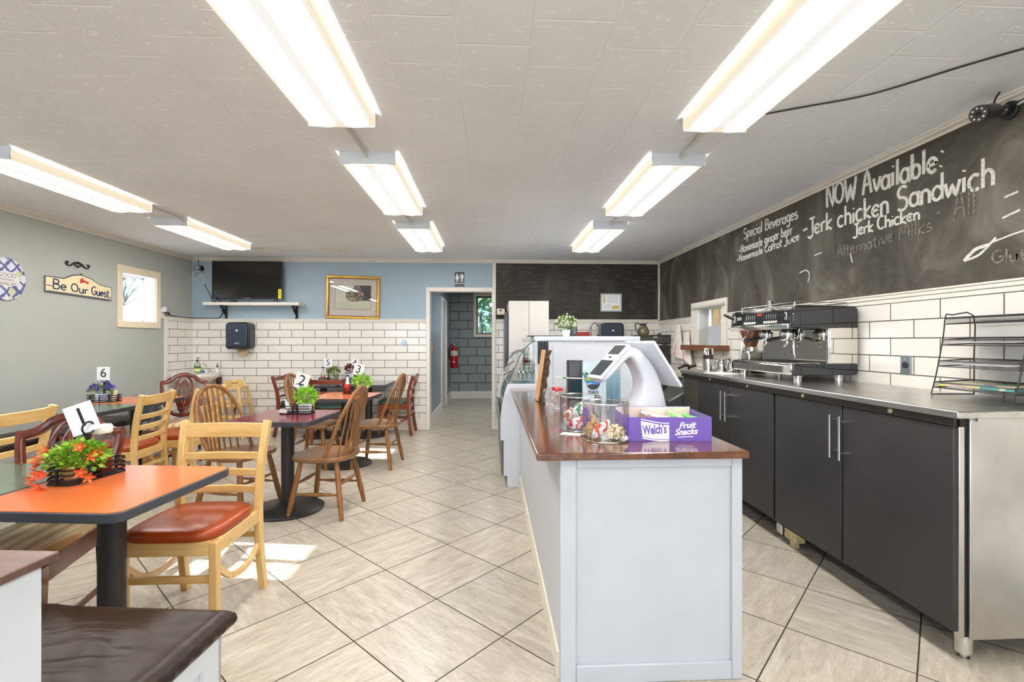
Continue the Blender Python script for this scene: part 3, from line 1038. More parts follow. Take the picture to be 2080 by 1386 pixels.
def shield_chair(label):
    t = thing('shield_back_chair', label, 'chair', group='shield-back chairs')
    for s in (-1, 1):
        MB().tube([(0.215, s * 0.225, 0.42), (0.215, s * 0.222, 0.0)], [0.026, 0.016], sec=[(-1, -1), (1, -1), (1, 1), (-1, 1)], up=(1, 0, 0)).build('leg', MAHOG, t, bev=0.003)
    for s in (-1, 1):
        MB().bar(smooth_path([(-0.27, s * 0.185, 0), (-0.235, s * 0.185, 0.2), (-0.215, s * 0.188, 0.42), (-0.215, s * 0.186, 0.58)], 4), 0.03, 0.036, (1, 0, 0)).build('leg', MAHOG, t, bev=0.003)
    f = MB().box(0.195, 0.24, -0.24, 0.24, 0.35, 0.435).box(-0.23, -0.2, -0.2, 0.2, 0.35, 0.435)
    for s in (-1, 1):
        f.add([(-0.2, s * 0.205, 0.35), (0.2, s * 0.245, 0.35), (0.2, s * 0.22, 0.35), (-0.2, s * 0.18, 0.35), (-0.2, s * 0.205, 0.435), (0.2, s * 0.245, 0.435), (0.2, s * 0.22, 0.435), (-0.2, s * 0.18, 0.435)], [(0, 3, 2, 1), (4, 5, 6, 7), (0, 1, 5, 4), (1, 2, 6, 5), (2, 3, 7, 6), (3, 0, 4, 7)])
    f.build('seat_frame', MAHOG, t, bev=0.004)
    poly = [(-0.205, -0.195), (0.225, -0.235), (0.225, 0.235), (-0.205, 0.195)]
    rings = []
    for z, q in ((0.43, 1.0), (0.455, 1.0), (0.47, 0.97), (0.48, 0.88), (0.485, 0.6), (0.486, 0.2)):
        ring = []
        for a in range(4):
            p, q2 = poly[a], poly[(a + 1) % 4]
            for k in range(5):
                u = k / 5
                ring.append(((p[0] + (q2[0] - p[0]) * u) * q, (p[1] + (q2[1] - p[1]) * u) * q, z))
        rings.append(ring)
    MB().ring_loft(rings).build('seat', STRIPE, t, ang=50)

    def bx(y, z, d=0.0):
        return (-0.215 - max(0, z - 0.5) * 0.19 - d, y, z)

    def mould(pts, r, nm, n=6, closed=False):
        p = smooth_path([bx(*q) for q in pts], n, closed)
        sec = [(-1, -0.65), (-0.45, -0.85), (0.45, -0.85), (1, -0.65), (1, 0.5), (0.55, 0.62), (0.4, 0.95), (-0.4, 0.95), (-0.55, 0.62), (-1, 0.5)]
        MB().tube(p, r, sec=sec, up=(1, 0, 0), closed=closed).build(nm, MAHOG, t, ang=30)
    top = [(-0.258, 0.862), (-0.215, 0.862), (-0.15, 0.885), (-0.09, 0.925), (0, 0.945), (0.09, 0.925), (0.15, 0.885), (0.215, 0.862), (0.258, 0.862)]
    mould(top, 0.021, 'crest_rail')
    side = [(0.25, 0.872), (0.244, 0.8), (0.222, 0.7), (0.185, 0.61), (0.12, 0.54), (0.0, 0.512)]
    mould(side + [(-a, b) for a, b in reversed(side[:-1])], 0.019, 'shield_frame')
    ov = [(0.0, 0.925), (0.055, 0.9), (0.092, 0.83), (0.095, 0.75), (0.07, 0.65), (0.0, 0.525)]
    mould(ov + [(-a, b) for a, b in reversed(ov[1:-1])], 0.0125, 'splat_ring', closed=True)
    mould([(0.0, 0.9), (0.0, 0.7), (0.0, 0.53)], 0.012, 'splat')
    for s in (-1, 1):
        mould([(0.0, 0.895), (s * 0.03, 0.845), (s * 0.047, 0.78), (s * 0.035, 0.68), (s * 0.006, 0.54)], 0.009, 'splat')
        mould([(s * 0.052, 0.85), (s * 0.045, 0.8), (s * 0.062, 0.72), (s * 0.03, 0.6)], 0.008, 'splat')
    for s in (-1, 1):
        MB().bar([(0.2, s * 0.222, 0.13), (-0.24, s * 0.188, 0.13)], 0.018, 0.026).build('stretcher', MAHOG, t, bev=0.002)
    MB().bar([(0.0, -0.2, 0.13), (0.0, 0.2, 0.13)], 0.018, 0.026).build('stretcher', MAHOG, t, bev=0.002)
    return t


sc1 = put(shield_chair('mahogany shield-back chair with a striped seat, facing the camera behind the nearest tables'), -1.99, 2.13, -81)
sc1.scale = (1, 0.84, 1)
again(sc1, (-3.25, 5.06, 0), math.radians(-75), 'mahogany shield-back chair at the far end of the table with purple flowers, near the sink')

# ------------------------------------------------------------ benches
BENCH_WHITE = plain('bench_white', rgb(206, 211, 216), 0.4, var=0.03, scale=5)
BENCH_CAP = wood('bench_cap_wood', rgb(74, 48, 38), rgb(112, 78, 62), 'x', 7, 12, 0.35, 0.3)


def leather():
    t = NT('brown_leatherette')
    nz = t.noise(t.coord(), 5, 4, 0.55, 0.8)
    t.set(color=t.ramp(nz, [(0.3, rgb(36, 25, 17)), (0.7, rgb(52, 37, 26))]), rough=0.4, spec=0.32)
    t.bump(t.noise(t.coord(scale=(1, 3.2, 1), rot=(0, 0, 0.7)), 5, 2, 0.45, 0.8), 0.22, 0.04)
    return t.m


LEATHER = leather()


def bench(label, x, y, rz, L, seed, back=True):
    """local x from -L to 0 along the bench, y from the back panel (0) to the seat front."""
    t = thing('booth_bench', label, 'bench', (x, y, 0), rz, 'booth benches')
    if back:
        MB().box(-L, -0.012, -0.19, -0.022, 0, 0.885).build('back_panel', BENCH_WHITE, t, bev=0.003)
        MB().box(-L, 0, -0.225, 0.0, 0.885, 0.902).build('cap', BENCH_CAP, t, bev=0.003)
    MB().box(-L + 0.01, -0.035, -0.022, 0.49, 0, 0.44).build('seat_box', BENCH_WHITE, t)
    f = MB().box(-0.035, -0.02, 0.43, 0.505, 0, 0.44).box(-0.035, -0.02, -0.02, 0.43, 0.37, 0.44).box(-0.035, -0.02, -0.02, 0.06, 0, 0.37).box(-0.035, -0.02, 0.06, 0.43, 0, 0.09)
    f.box(-L, -0.02, 0.49, 0.505, 0.36, 0.44).box(-L, -0.02, 0.49, 0.505, 0, 0.1).box(-0.1, -0.02, 0.49, 0.505, 0.1, 0.36)
    f.build('seat_frame', BENCH_WHITE, t, bev=0.002)
    rnd = random.Random(seed)
    ws = [(rnd.uniform(-L, 0), rnd.uniform(0.0, 0.5), rnd.gauss(2.5, 0.35), rnd.uniform(0.07, 0.22), rnd.uniform(0.012, 0.03), rnd.uniform(0.002, 0.007)) for _ in range(int(34 * L))]

    def zf(px, py):
        z = 0.0
        for cx, cy, a, s1, s2, h in ws:
            dx, dy = px - cx, py - cy
            p = (dx * math.cos(a) + dy * math.sin(a)) / s1
            q = (-dx * math.sin(a) + dy * math.cos(a)) / s2
            z += h * math.exp(-p * p - q * q)
        return z
    nu, nv = int(60 * L), 34
    g = MB()

    def top(u, v):
        px, py = -L + u * (L + 0.0), -0.02 + v * 0.555
        e = min((L + px) * 4, -px, py + 0.02, 0.535 - py)
        drop = 0.018 * max(0, 1 - max(e, 0) / 0.03) ** 2
        return (px, py, 0.5 + zf(px, py) - drop - 0.004)
    g.grid(top, nu, nv)
    for k in range(4):
        def sd(u, v, k=k):
            pu, pv = ((u, 1.0), (u, 0.0), (1.0, u), (0.0, u))[k]
            a = top(pu, pv)
            w_ = 0.004 * math.sin(u * 70 + k) * math.sin(PI * v) + 0.01 * math.sin(PI * v)
            ox, oy = ((0, w_), (0, -w_), (w_, 0), (-w_, 0))[k]
            return (a[0] + ox, a[1] + oy, a[2] * (1 - v) + 0.442 * v)
        g.grid(sd, nu if k < 2 else nv, 5)
    g.build('cushion', LEATHER, t, ang=80)
    return t


bench('white booth bench with a brown wrinkled cushion in the bottom left corner', -0.837, 0.965, r5, 1.9, 3)
bench('white booth bench with a brown cushion along the left wall behind the tables', -4.27, 2.5, -PI / 2, 2.9, 8, False)

# ------------------------------------------------------------ caddies, number cards, plants
STRAP = plain('black_strap', rgb(30, 28, 34), 0.4, metal=0.2)


def make_caddy(name='table_caddy'):
    t = thing(name, 'x', 'caddy', group='wire table caddies')
    a, b = 0.125, 0.065
    hexa = [(-a, -b + 0.02), (-a + 0.02, -b), (a - 0.02, -b), (a, -b + 0.02), (a, b - 0.02), (a - 0.02, b), (-a + 0.02, b), (-a, b - 0.02)]
    for z in (0.004, 0.022, 0.042, 0.062):
        MB().bar([(*p, z) for p in hexa], 0.003, 0.0075, (0, 0, 1), closed=True).build('rail', STRAP, t)
    for p in ((0, -b), (0, b), (-a, 0), (a, 0)):
        MB().box(p[0] - 0.004, p[0] + 0.004, p[1] - 0.004, p[1] + 0.004, 0, 0.066).build('post', STRAP, t)
    MB().box(-a + 0.01, a - 0.01, -b + 0.008, b - 0.008, 0.001, 0.004).build('base_plate', STRAP, t)
    MB().box(-0.009, 0.009, -0.003, 0.003, 0.0, 0.185).build('upright', STRAP, t)
    MB().tube([(0.026 * math.cos(q), 0, 0.21 + 0.026 * math.sin(q)) for q in [2 * PI * k / 20 for k in range(20)]], 0.0042, 6, closed=True).build('clip_ring', STRAP, t)
    return t


caddy0 = None
def caddy(label, x, y, rz, z=0.7306):
    global caddy0
    if caddy0 is None:
        caddy0 = make_caddy()
        caddy0.location = (x, y, z)
        caddy0.rotation_euler = (0, 0, rz)
        caddy0['label'] = label
        return caddy0
    return again(caddy0, (x, y, z), rz, label)


def number_card(n, x, y, z, rz, tilt, label):
    t = thing('number_card', label, 'table number', (x, y, z), rz, 'table number cards')
    R_ = Matrix.Rotation(tilt, 4, 'Y')
    MB().box(-0.056, 0.056, -0.0012, 0.0012, -0.06, 0.068, R_).build('card', PAPER, t, bev=0.001)
    text_mesh(str(n), 0.118, 0.0006, R_ @ Matrix.Translation((0.0, -0.0022, 0.006)) @ FRONT, 'numeral', INK, t)
    return t


def leaf_mat(name, c1, c2):
    t = NT(name)
    nz = t.noise(t.coord(), 30, 2)
    t.set(color=t.ramp(nz, [(0.32, c1), (0.68, c2)]), rough=0.45, sub=0.0)
    return t.m


LEAF_MIX = leaf_mat('bright_leaf', rgb(52, 128, 34), rgb(176, 214, 62))
LEAF_LIME = leaf_mat('lime_leaf', rgb(98, 170, 40), rgb(178, 222, 70))
LEAF_DARK = leaf_mat('mid_leaf', rgb(66, 104, 40), rgb(128, 160, 70))
FL_ORANGE = leaf_mat('orange_petal', rgb(226, 76, 36), rgb(246, 136, 70))
FL_PURPLE = leaf_mat('purple_petal', rgb(64, 44, 140), rgb(112, 88, 190))
FL_RED = leaf_mat('coral_petal', rgb(214, 82, 62), rgb(240, 150, 120))
FL_CREAM = leaf_mat('cream_petal', rgb(226, 228, 176), rgb(246, 246, 220))


def foliage(name, m, parent, c, rx, ry, rz_, n, size, seed):
    rnd = random.Random(seed)
    b = MB()
    for _ in range(n):
        d = Vector((rnd.gauss(0, 1), rnd.gauss(0, 1), rnd.gauss(0.35, 0.9)))
        d.normalize()
        q = rnd.uniform(0.45, 1.0)
        p = Vector((c[0] + d.x * rx * q, c[1] + d.y * ry * q, c[2] + d.z * rz_ * q))
        dr = (d + Vector((rnd.uniform(-.6, .6), rnd.uniform(-.6, .6), rnd.uniform(-.3, .7)))).normalized()
        s = size * rnd.uniform(0.7, 1.25)
        sd = dr.orthogonal().normalized()
        sd = (Matrix.Rotation(rnd.uniform(0, 6.28), 3, dr) @ sd)
        nn = dr.cross(sd)
        b.add([p, p + dr * s * 0.45 + sd * s * 0.33 + nn * s * 0.08, p + dr * s, p + dr * s * 0.45 - sd * s * 0.33 + nn * s * 0.08, p + dr * s * 0.5 - nn * s * 0.05],
              [(0, 1, 4), (1, 2, 4), (2, 3, 4), (3, 0, 4)])
    # stems
    for _ in range(max(5, n // 18)):
        d = Vector((rnd.uniform(-1, 1) * rx * 0.7, rnd.uniform(-1, 1) * ry * 0.7, rz_ * 0.6))
        b.tube([(c[0] + d.x * 0.2, c[1] + d.y * 0.2, c[2] - rz_ * 0.8), Vector(c) + d], 0.0012, 4)
    return b.build(name, m, parent, ang=70)


def blossom(m, parent, p, d, s, name='blossom', petals=5):
    d = Vector(d).normalized()
    u = d.orthogonal().normalized()
    v = d.cross(u)
    b = MB()
    for k in range(petals):
        a = 2 * PI * k / petals
        e = u * math.cos(a) + v * math.sin(a)
        f = u * math.cos(a + 0.55) + v * math.sin(a + 0.55)
        g = u * math.cos(a - 0.55) + v * math.sin(a - 0.55)
        p = Vector(p)
        b.add([p, p + d * s * 0.55 + f * s * 0.38, p + d * s * 0.95 + e * s * 0.75, p + d * s * 0.55 + g * s * 0.38], [(0, 1, 2), (0, 2, 3)])
    b.cyl(p, p + d * s * 0.5, s * 0.12, s * 0.2, 6)
    return b.build(name, m, parent, ang=70)


def pot_mesh(r0, r1, h, n=20):
    return MB().lathe([(0.0, 0), (r0, 0), (r0 + (r1 - r0) * 0.5, h * 0.5), (r1, h * 0.96), (r1, h), (r1 - 0.004, h), (r0 * 0.9, h * 0.75), (0, h * 0.75)], n)


TZ = 0.736
TERRA = plain('terracotta_pale', rgb(224, 166, 120), 0.5, var=0.12)
POT_WHITE = plain('glazed_white', rgb(230, 230, 232), 0.25)
POT_BLUE = brick = None
t_ = NT('blue_white_stripe')
sp_ = t_.n('ShaderNodeSeparateXYZ', ins={0: t_.coord()})
t_.set(color=t_.mix(t_.math('GREATER_THAN', t_.math('SINE', t_.math('MULTIPLY', sp_.outputs[2], 320.0)), 0.1), rgb(226, 230, 240), rgb(92, 110, 150)), rough=0.3)
POT_BLUE = t_.m

# table 1: bright plant with orange blossoms
caddy('black strap caddy with the number 1 card on the nearest orange table', -1.705, 2.10, math.radians(80))
number_card(1, -1.742, 2.115, 0.975, 0.12, math.radians(-20), 'white card with the numeral 1, tilted, on the nearest table')
p = thing('potted_plant', 'bright green artificial plant with orange blossoms on the nearest table', 'plant', (-1.725, 2.06, TZ), 0, 'plants on the tables')
pot_mesh(0.034, 0.05, 0.062).build('pot', TERRA, p)
foliage('foliage', LEAF_MIX, p, (0.012, 0, 0.09), 0.1, 0.09, 0.062, 700, 0.026, 11)
rnd = random.Random(4)
for q in ((-0.13, -0.05, 0.10), (-0.14, -0.04, 0.06), (-0.12, -0.08, 0.03), (-0.11, -0.06, 0.135), (-0.07, -0.1, 0.07), (-0.04, -0.1, 0.065), (-0.09, -0.05, 0.17), (-0.06, -0.11, 0.0), (0.1, -0.06, 0.19), (0.13, -0.03, 0.14), (0.12, -0.07, 0.06), (0.14, -0.05, 0.03), (-0.02, -0.12, -0.01), (0.12, 0.0, 0.165)):
    q = (q[0] * (0.8 if q[0] < 0 else 0.58) + 0.012, q[1], q[2] * 0.75)
    d = Vector((q[0], q[1] - 0.06, 0.02 + rnd.uniform(-.05, .05)))
    blossom(FL_ORANGE, p, q, d, 0.034)
k = thing('ketchup_jar', 'squeeze jar of red sauce with a white lid on the nearest table', 'jar', (-1.715, 2.185, TZ))
MB().lathe([(0, 0.002), (0.031, 0.002), (0.033, 0.02), (0.033, 0.11), (0, 0.11)], 20).build('sauce', plain('red_sauce', rgb(178, 42, 26), 0.3), k)
MB().lathe([(0.034, 0.001), (0.037, 0.01), (0.037, 0.15), (0.031, 0.165), (0.031, 0.17)], 20, caps=False).build('jar', ACRYLIC, k)
MB().lathe([(0, 0.168), (0.034, 0.168), (0.037, 0.172), (0.037, 0.198), (0.033, 0.204), (0, 0.204)], 20).build('lid', plain('cream_lid', rgb(236, 230, 214), 0.4), k)

# table 2: lime plant in a white square pot
caddy('black strap caddy with the number 2 card on the dark red table', -1.55, 3.90, math.radians(-8))
number_card(2, -1.515, 3.897, 0.985, -0.05, math.radians(17), 'white card with the numeral 2, tilted, on the dark red table')
p = thing('potted_plant', 'lime green leafy plant in a white pot on the dark red table', 'plant', (-1.475, 3.89, TZ), 0, 'plants on the tables')
MB().tube([(0, 0, 0), (0, 0, 0.03), (0, 0, 0.07)], [0.042, 0.047, 0.05], sec=[(-1, -1), (1, -1), (1, 1), (-1, 1)], up=(0, 1, 0)).build('pot', POT_WHITE, p, bev=0.006)
foliage('foliage', LEAF_LIME, p, (0.0, 0, 0.125), 0.085, 0.08, 0.075, 330, 0.03, 12)
s1 = thing('salt_shaker', 'leaning white salt shaker in the caddy on the dark red table', 'shaker', (-1.615, 3.90, TZ + 0.003))
R_ = Matrix.Rotation(-0.25, 4, 'Y')
MB().lathe([(0, 0), (0.017, 0), (0.019, 0.02), (0.014, 0.085), (0, 0.085)], 12, R_).build('body', POT_WHITE, s1)
MB().lathe([(0, 0.085), (0.015, 0.085), (0.014, 0.1), (0.006, 0.108), (0, 0.108)], 12, R_).build('cap', CHROME, s1)
for k in range(4):
    o = MB().box(-0.028, 0.028, -0.0275, 0.0275, 0.0, 0.0055, Matrix.Rotation(0.12, 4, 'Y')).build('sugar_packet', PAPER)
    o.location = (-1.64 + 0.003 * k, 3.862, TZ + 0.006 + 0.0075 * k)
    tag(o, 'white sugar packet lying in the caddy on the dark red table', 'sugar packet', 'sugar packets in the caddy')

# table 3: green plant with cream blossoms, red bottle
caddy('black strap caddy with the number 3 card on the small orange table', -1.49, 5.33, math.radians(-6))
number_card(3, -1.455, 5.326, 0.99, -0.05, math.radians(15), 'white card with the numeral 3, tilted, on the small orange table')
p = thing('potted_plant', 'green plant with pale blossoms on the small orange table', 'plant', (-1.415, 5.32, TZ), 0, 'plants on the tables')
pot_mesh(0.036, 0.048, 0.07).build('pot', POT_WHITE, p)
foliage('foliage', LEAF_LIME, p, (0.0, 0, 0.12), 0.1, 0.08, 0.085, 260, 0.034, 13)
rnd = random.Random(9)
for i in range(10):
    a = rnd.uniform(0, 6.28)
    q = (0.09 * math.cos(a), 0.08 * math.sin(a), 0.11 + rnd.uniform(-0.05, 0.09))
    blossom(FL_CREAM, p, q, (q[0], q[1] - 0.1, 0.06), 0.022)
k = thing('ketchup_bottle', 'red squeeze bottle with a white neck in the caddy on the small orange table', 'bottle', (-1.575, 5.33, TZ))
MB().lathe([(0, 0), (0.03, 0), (0.033, 0.03), (0.033, 0.085), (0.024, 0.1), (0, 0.1)], 16).build('body', plain('ketchup_red', rgb(206, 44, 30), 0.3), k)
MB().lathe([(0, 0.1), (0.023, 0.1), (0.016, 0.13), (0.012, 0.165), (0.012, 0.18), (0, 0.18)], 16).build('neck', PAPER, k)
MB().lathe([(0, 0.18), (0.014, 0.18), (0.014, 0.197), (0, 0.197)], 12).build('cap', BLACK_PLASTIC, k)
s2 = thing('salt_shaker', 'white shaker behind the number 3 card on the small orange table', 'shaker', (-1.385, 5.37, TZ + 0.05))
MB().lathe([(0, 0), (0.016, 0), (0.018, 0.02), (0.011, 0.085), (0, 0.085)], 12, Matrix.Rotation(0.2, 4, 'Y')).build('body', POT_WHITE, s2)
s2.location.z = TZ + 0.003

# table 4: blue-striped pot and number 4
caddy('black strap caddy with the number 4 card on the right-hand grey table', -1.90, 6.78, 0)
number_card(4, -1.90, 6.775, 1.0, 0, 0.02, 'white card with the numeral 4, partly behind the number 3 card')
p = thing('potted_plant', 'dark reddish plant in a blue and white striped pot on the right-hand grey table', 'plant', (-1.965, 6.77, TZ), 0, 'plants on the tables')
pot_mesh(0.045, 0.06, 0.13).build('pot', POT_BLUE, p)
foliage('foliage', leaf_mat('maroon_leaf', rgb(88, 22, 36), rgb(140, 52, 62)), p, (0.0, 0, 0.18), 0.07, 0.06, 0.06, 160, 0.035, 14)
s3 = thing('salt_shaker', 'white shaker in the caddy on the right-hand grey table', 'shaker', (-1.80, 6.78, TZ + 0.003))
MB().lathe([(0, 0), (0.018, 0), (0.02, 0.02), (0.013, 0.1), (0, 0.1)], 12, Matrix.Rotation(0.15, 4, 'Y')).build('body', POT_WHITE, s3)

# table 5: small red flowers, syrup bottle
caddy('black strap caddy with the number 5 card on the left-hand grey table', -2.27, 6.78, 0)
number_card(5, -2.27, 6.775, 1.0, 0, 0.0, 'white card with the numeral 5 on the left-hand grey table')
p = thing('potted_plant', 'small plant with coral flowers on the left-hand grey table', 'plant', (-2.19, 6.77, TZ), 0, 'plants on the tables')
pot_mesh(0.04, 0.05, 0.075).build('pot', plain('pink_white_pot', rgb(228, 208, 200), 0.35), p)
foliage('foliage', LEAF_DARK, p, (0.0, 0, 0.13), 0.08, 0.07, 0.075, 200, 0.032, 15)
rnd = random.Random(19)
for i in range(13):
    a = rnd.uniform(0, 6.28)
    q = (0.085 * math.cos(a), 0.07 * math.sin(a), 0.13 + rnd.uniform(-0.04, 0.09))
    blossom(FL_RED, p, q, (q[0], q[1] - 0.08, 0.08), 0.024)
k = thing('sauce_bottle', 'clear bottle half full of red sauce on the left-hand grey table', 'bottle', (-2.345, 6.78, TZ))
MB().lathe([(0, 0.001), (0.028, 0.001), (0.029, 0.08), (0, 0.08)], 16).build('sauce', plain('red_orange_sauce', rgb(214, 80, 50), 0.3), k)
MB().lathe([(0.031, 0.001), (0.032, 0.09), (0.012, 0.15), (0.011, 0.2)], 16, caps=False).build('bottle', ACRYLIC, k)
MB().lathe([(0, 0.195), (0.013, 0.195), (0.013, 0.212), (0, 0.212)], 12).build('cap', BLACK_PLASTIC, k)

# table 6: purple flowers
caddy('black strap caddy with the number 6 card on the table by the left wall', -3.685, 4.72, math.radians(4))
number_card(6, -3.69, 4.715, 0.995, 0.1, 0.0, 'white card with the numeral 6 against the left wall')
p = thing('potted_plant', 'purple flowers in a pale blue banded pot on the table by the left wall', 'plant', (-3.70, 4.70, TZ), 0, 'plants on the tables')
pot_mesh(0.045, 0.052, 0.075).build('pot', plain('pale_blue_pot', rgb(196, 208, 236), 0.3), p)
foliage('foliage', LEAF_DARK, p, (0.0, 0, 0.1), 0.09, 0.08, 0.05, 110, 0.03, 16)
rnd = random.Random(29)
for i in range(24):
    a = rnd.uniform(0, 6.28)
    rr = math.sqrt(rnd.random())
    q = (0.088 * rr * math.cos(a) + 0.008, 0.075 * rr * math.sin(a), 0.10 + 0.06 * (1 - rr) + rnd.uniform(-0.01, 0.03))
    blossom(FL_PURPLE, p, q, (q[0] * 2, q[1] * 2 - 0.06, 0.09), 0.036)
s4 = thing('salt_shaker', 'white shaker leaning in the caddy beside the purple flowers', 'shaker', (-3.60, 4.72, TZ + 0.003))
MB().lathe([(0, 0), (0.018, 0), (0.02, 0.02), (0.013, 0.1), (0, 0.1)], 12, Matrix.Rotation(0.25, 4, 'Y')).build('body', plain('shaker_beige', rgb(222, 208, 180), 0.4), s4)

# ------------------------------------------------------------ service counter
COUNTER_TOP = wood('stained_counter_wood', rgb(60, 32, 18), rgb(124, 74, 40), 'y', 5, 12, 0.14, 0.7, rgb(92, 50, 28))
t = thing('service_counter', 'white panelled counter with a dark stained wood top in the middle foreground', 'counter', (0.62, 3.0, 0))
x0, x1, y0, y1 = 0.265 - 0.62, 0.975 - 0.62, 1.80 - 3.0, 4.235 - 3.0
MB().box(x0 + 0.012, x1 - 0.006, y0 + 0.014, y1, 0, 0.862).build('body', WHITE_PAINT, t)
f = MB()
f.box(x0, x0 + 0.062, y0, y0 + 0.02, 0, 0.862).box(x1 - 0.042, x1, y0, y0 + 0.02, 0, 0.862).box(x0 + 0.062, x1 - 0.042, y0, y0 + 0.02, 0.825, 0.862).box(x0 + 0.062, x1 - 0.042, y0, y0 + 0.02, 0, 0.07)
f.box(x0, x0 + 0.012, y0 + 0.02, y1, 0.11, 0.862).box(x1 - 0.012, x1, y0 + 0.02, y1, 0.11, 0.862)
f.build('panel_frame', WHITE_PAINT, t, bev=0.004)
MB().box(x0 - 0.008, x0 + 0.012, y0 + 0.03, y1, 0, 0.11).build('skirting', plain('counter_skirting', rgb(222, 214, 198), 0.45), t, bev=0.003)
MB().box(0.172 - 0.62, 0.985 - 0.62, 1.765 - 3.0, 4.25 - 3.0, 0.862, 0.89).build('countertop', COUNTER_TOP, t, bev=0.006, seg=3)
CZ = 0.8905

# ------------------------------------------------------------ payment terminal
t = thing('payment_terminal', 'white curved payment terminal with a tilted screen on the wood counter', 'terminal', (0.885, 2.66, CZ), math.radians(16))
prof = [(-0.012, 0.0, .122, .085), (-0.01, 0.012, .122, .085), (0.0, 0.05, .105, .08), (0.003, 0.10, .086, .074), (0.002, 0.15, .073, .068), (-0.006, 0.2, .064, .064), (-0.026, 0.25, .055, .062),
        (-0.06, 0.30, .047, .064), (-0.1, 0.342, .042, .066), (-0.14, 0.362, .036, .07), (-0.175, 0.345, .03, .07), (-0.22, 0.30, .026, .07), (-0.265, 0.255, .023, .07), (-0.305, 0.215, .02, .068), (-0.325, 0.198, .014, .06)]
rings = []
for i, (x, z, h, w_) in enumerate(prof):
    a, b = prof[max(i - 1, 0)], prof[min(i + 1, len(prof) - 1)]
    tx, tz = b[0] - a[0], b[1] - a[1]
    L = math.hypot(tx, tz)
    nx, nz = tz / L, -tx / L
    if i < 2:
        nx, nz = 1, 0
    ring = []
    for k in range(20):
        a_ = 2 * PI * k / 20
        ca, sa = math.cos(a_), math.sin(a_)
        e = 0.55
        q = h * abs(ca) ** e * (1 if ca > 0 else -1)
        ring.append((x + nx * q, w_ * abs(sa) ** e * (1 if sa > 0 else -1), z + nz * q))
    rings.append(ring)
MB().ring_loft(rings).build('stand', WHITE_PLASTIC, t, ang=60, sub=1)
# customer printer and pad lie on the falling side of the arm
R_ = Matrix.Translation((-0.235, 0, 0.318)) @ Matrix.Rotation(math.radians(-45), 4, 'Y')
MB().box(-0.145, 0.115, -0.075, 0.075, -0.012, 0.008, R_).build('customer_unit', WHITE_PLASTIC, t, bev=0.008, seg=3)
MB().box(-0.125, -0.015, -0.062, 0.062, 0.008, 0.0105, R_).build('customer_screen', plain('dark_screen', rgb(58, 64, 74), 0.08), t, bev=0.002)
MB().box(0.032, 0.1, -0.055, 0.055, 0.008, 0.0105, R_).build('printer_slot', plain('dark_grey_plastic', rgb(72, 74, 78), 0.3), t, bev=0.002)
MB().box(0.004, 0.014, -0.012, 0.012, 0.008, 0.012, R_).build('camera_eye', BLACK_PLASTIC, t, bev=0.003)
R_ = Matrix.Translation((0.035, 0.0, 0.292)) @ Matrix.Rotation(math.radians(54), 4, 'Y')
MB().box(-0.155, 0.155, -0.145, 0.145, -0.008, 0.012, R_).build('screen_shell', WHITE_PLASTIC, t, bev=0.01, seg=3)
MB().box(-0.14, 0.14, -0.13, 0.13, 0.012, 0.014, R_).build('screen', plain('dark_screen', rgb(58, 64, 74), 0.08), t)
# speaker holes
m = MB()
for i in range(3):
    for j in range(7):
        m.cyl((0.04 + i * 0.008, -0.0825, 0.035 + j * 0.008), (0.04 + i * 0.008, -0.083, 0.035 + j * 0.008), 0.0016, n=6)
o = m.build('speaker_holes', plain('grey_dots', rgb(150, 152, 158), 0.5), t)
o['kind'] = 'stuff'

# ------------------------------------------------------------ folded menus
MENU = plain('menu_pale_blue', rgb(206, 226, 234), 0.45, var=0.03)


def menu_blue():
    tt = NT('menu_blue_cover')
    tc = tt.n('ShaderNodeTexCoord')
    sp = tt.n('ShaderNodeSeparateXYZ', ins={0: tc.outputs['Object']})
    nz = tt.noise(tc.outputs['Object'], 14, 3)
    f_ = tt.math('ADD', tt.math('MULTIPLY', sp.outputs[2], 3.4), tt.math('MULTIPLY_ADD', nz, 0.3, -0.15))
    tt.set(color=tt.ramp(f_, [(0.2, rgb(120, 160, 178)), (0.66, rgb(150, 186, 196)), (0.8, rgb(206, 200, 184))]), rough=0.45)
    return tt.m


MENU_B = menu_blue()
t = thing('folded_menu', 'pale folded menu with a round landscape emblem standing beside the payment terminal', 'menu', (0.728, 3.30, CZ), 0.0, 'folded menus')
MB().add([(-0.082, 0, 0), (0.082, 0, 0), (0.082, 0.012, 0.275), (0.06, 0.012, 0.278), (0.0, 0.012, 0.245), (-0.055, 0.012, 0.272), (-0.082, 0.012, 0.275), (-0.082, 0.035, 0), (0.082, 0.035, 0), (0.082, 0.026, 0.275), (-0.082, 0.026, 0.275)],
         [(0, 1, 2, 3, 4, 5, 6), (7, 10, 9, 8), (1, 8, 9, 2), (0, 6, 10, 7)]).build('cover', MENU, t)
em = Matrix.Translation((-0.01, -0.001, 0.135)) @ Matrix.Rotation(-0.043, 4, 'X') @ FRONT


def disc(y0, y1, R=0.05, n=40, sy=1.12):
    pts = []
    for k in range(n + 1):
        v = y0 + (y1 - y0) * k / n
        pts.append((math.sqrt(max(R * R - v * v, 0)), v * sy))
    return pts + [(-a, b) for a, b in reversed(pts)]


def flat(poly, z, nm, c, par):
    MB().prism(poly, z, z + 0.0006, em).build(nm, plain('print_' + nm, c, 0.45, var=0.02), par)


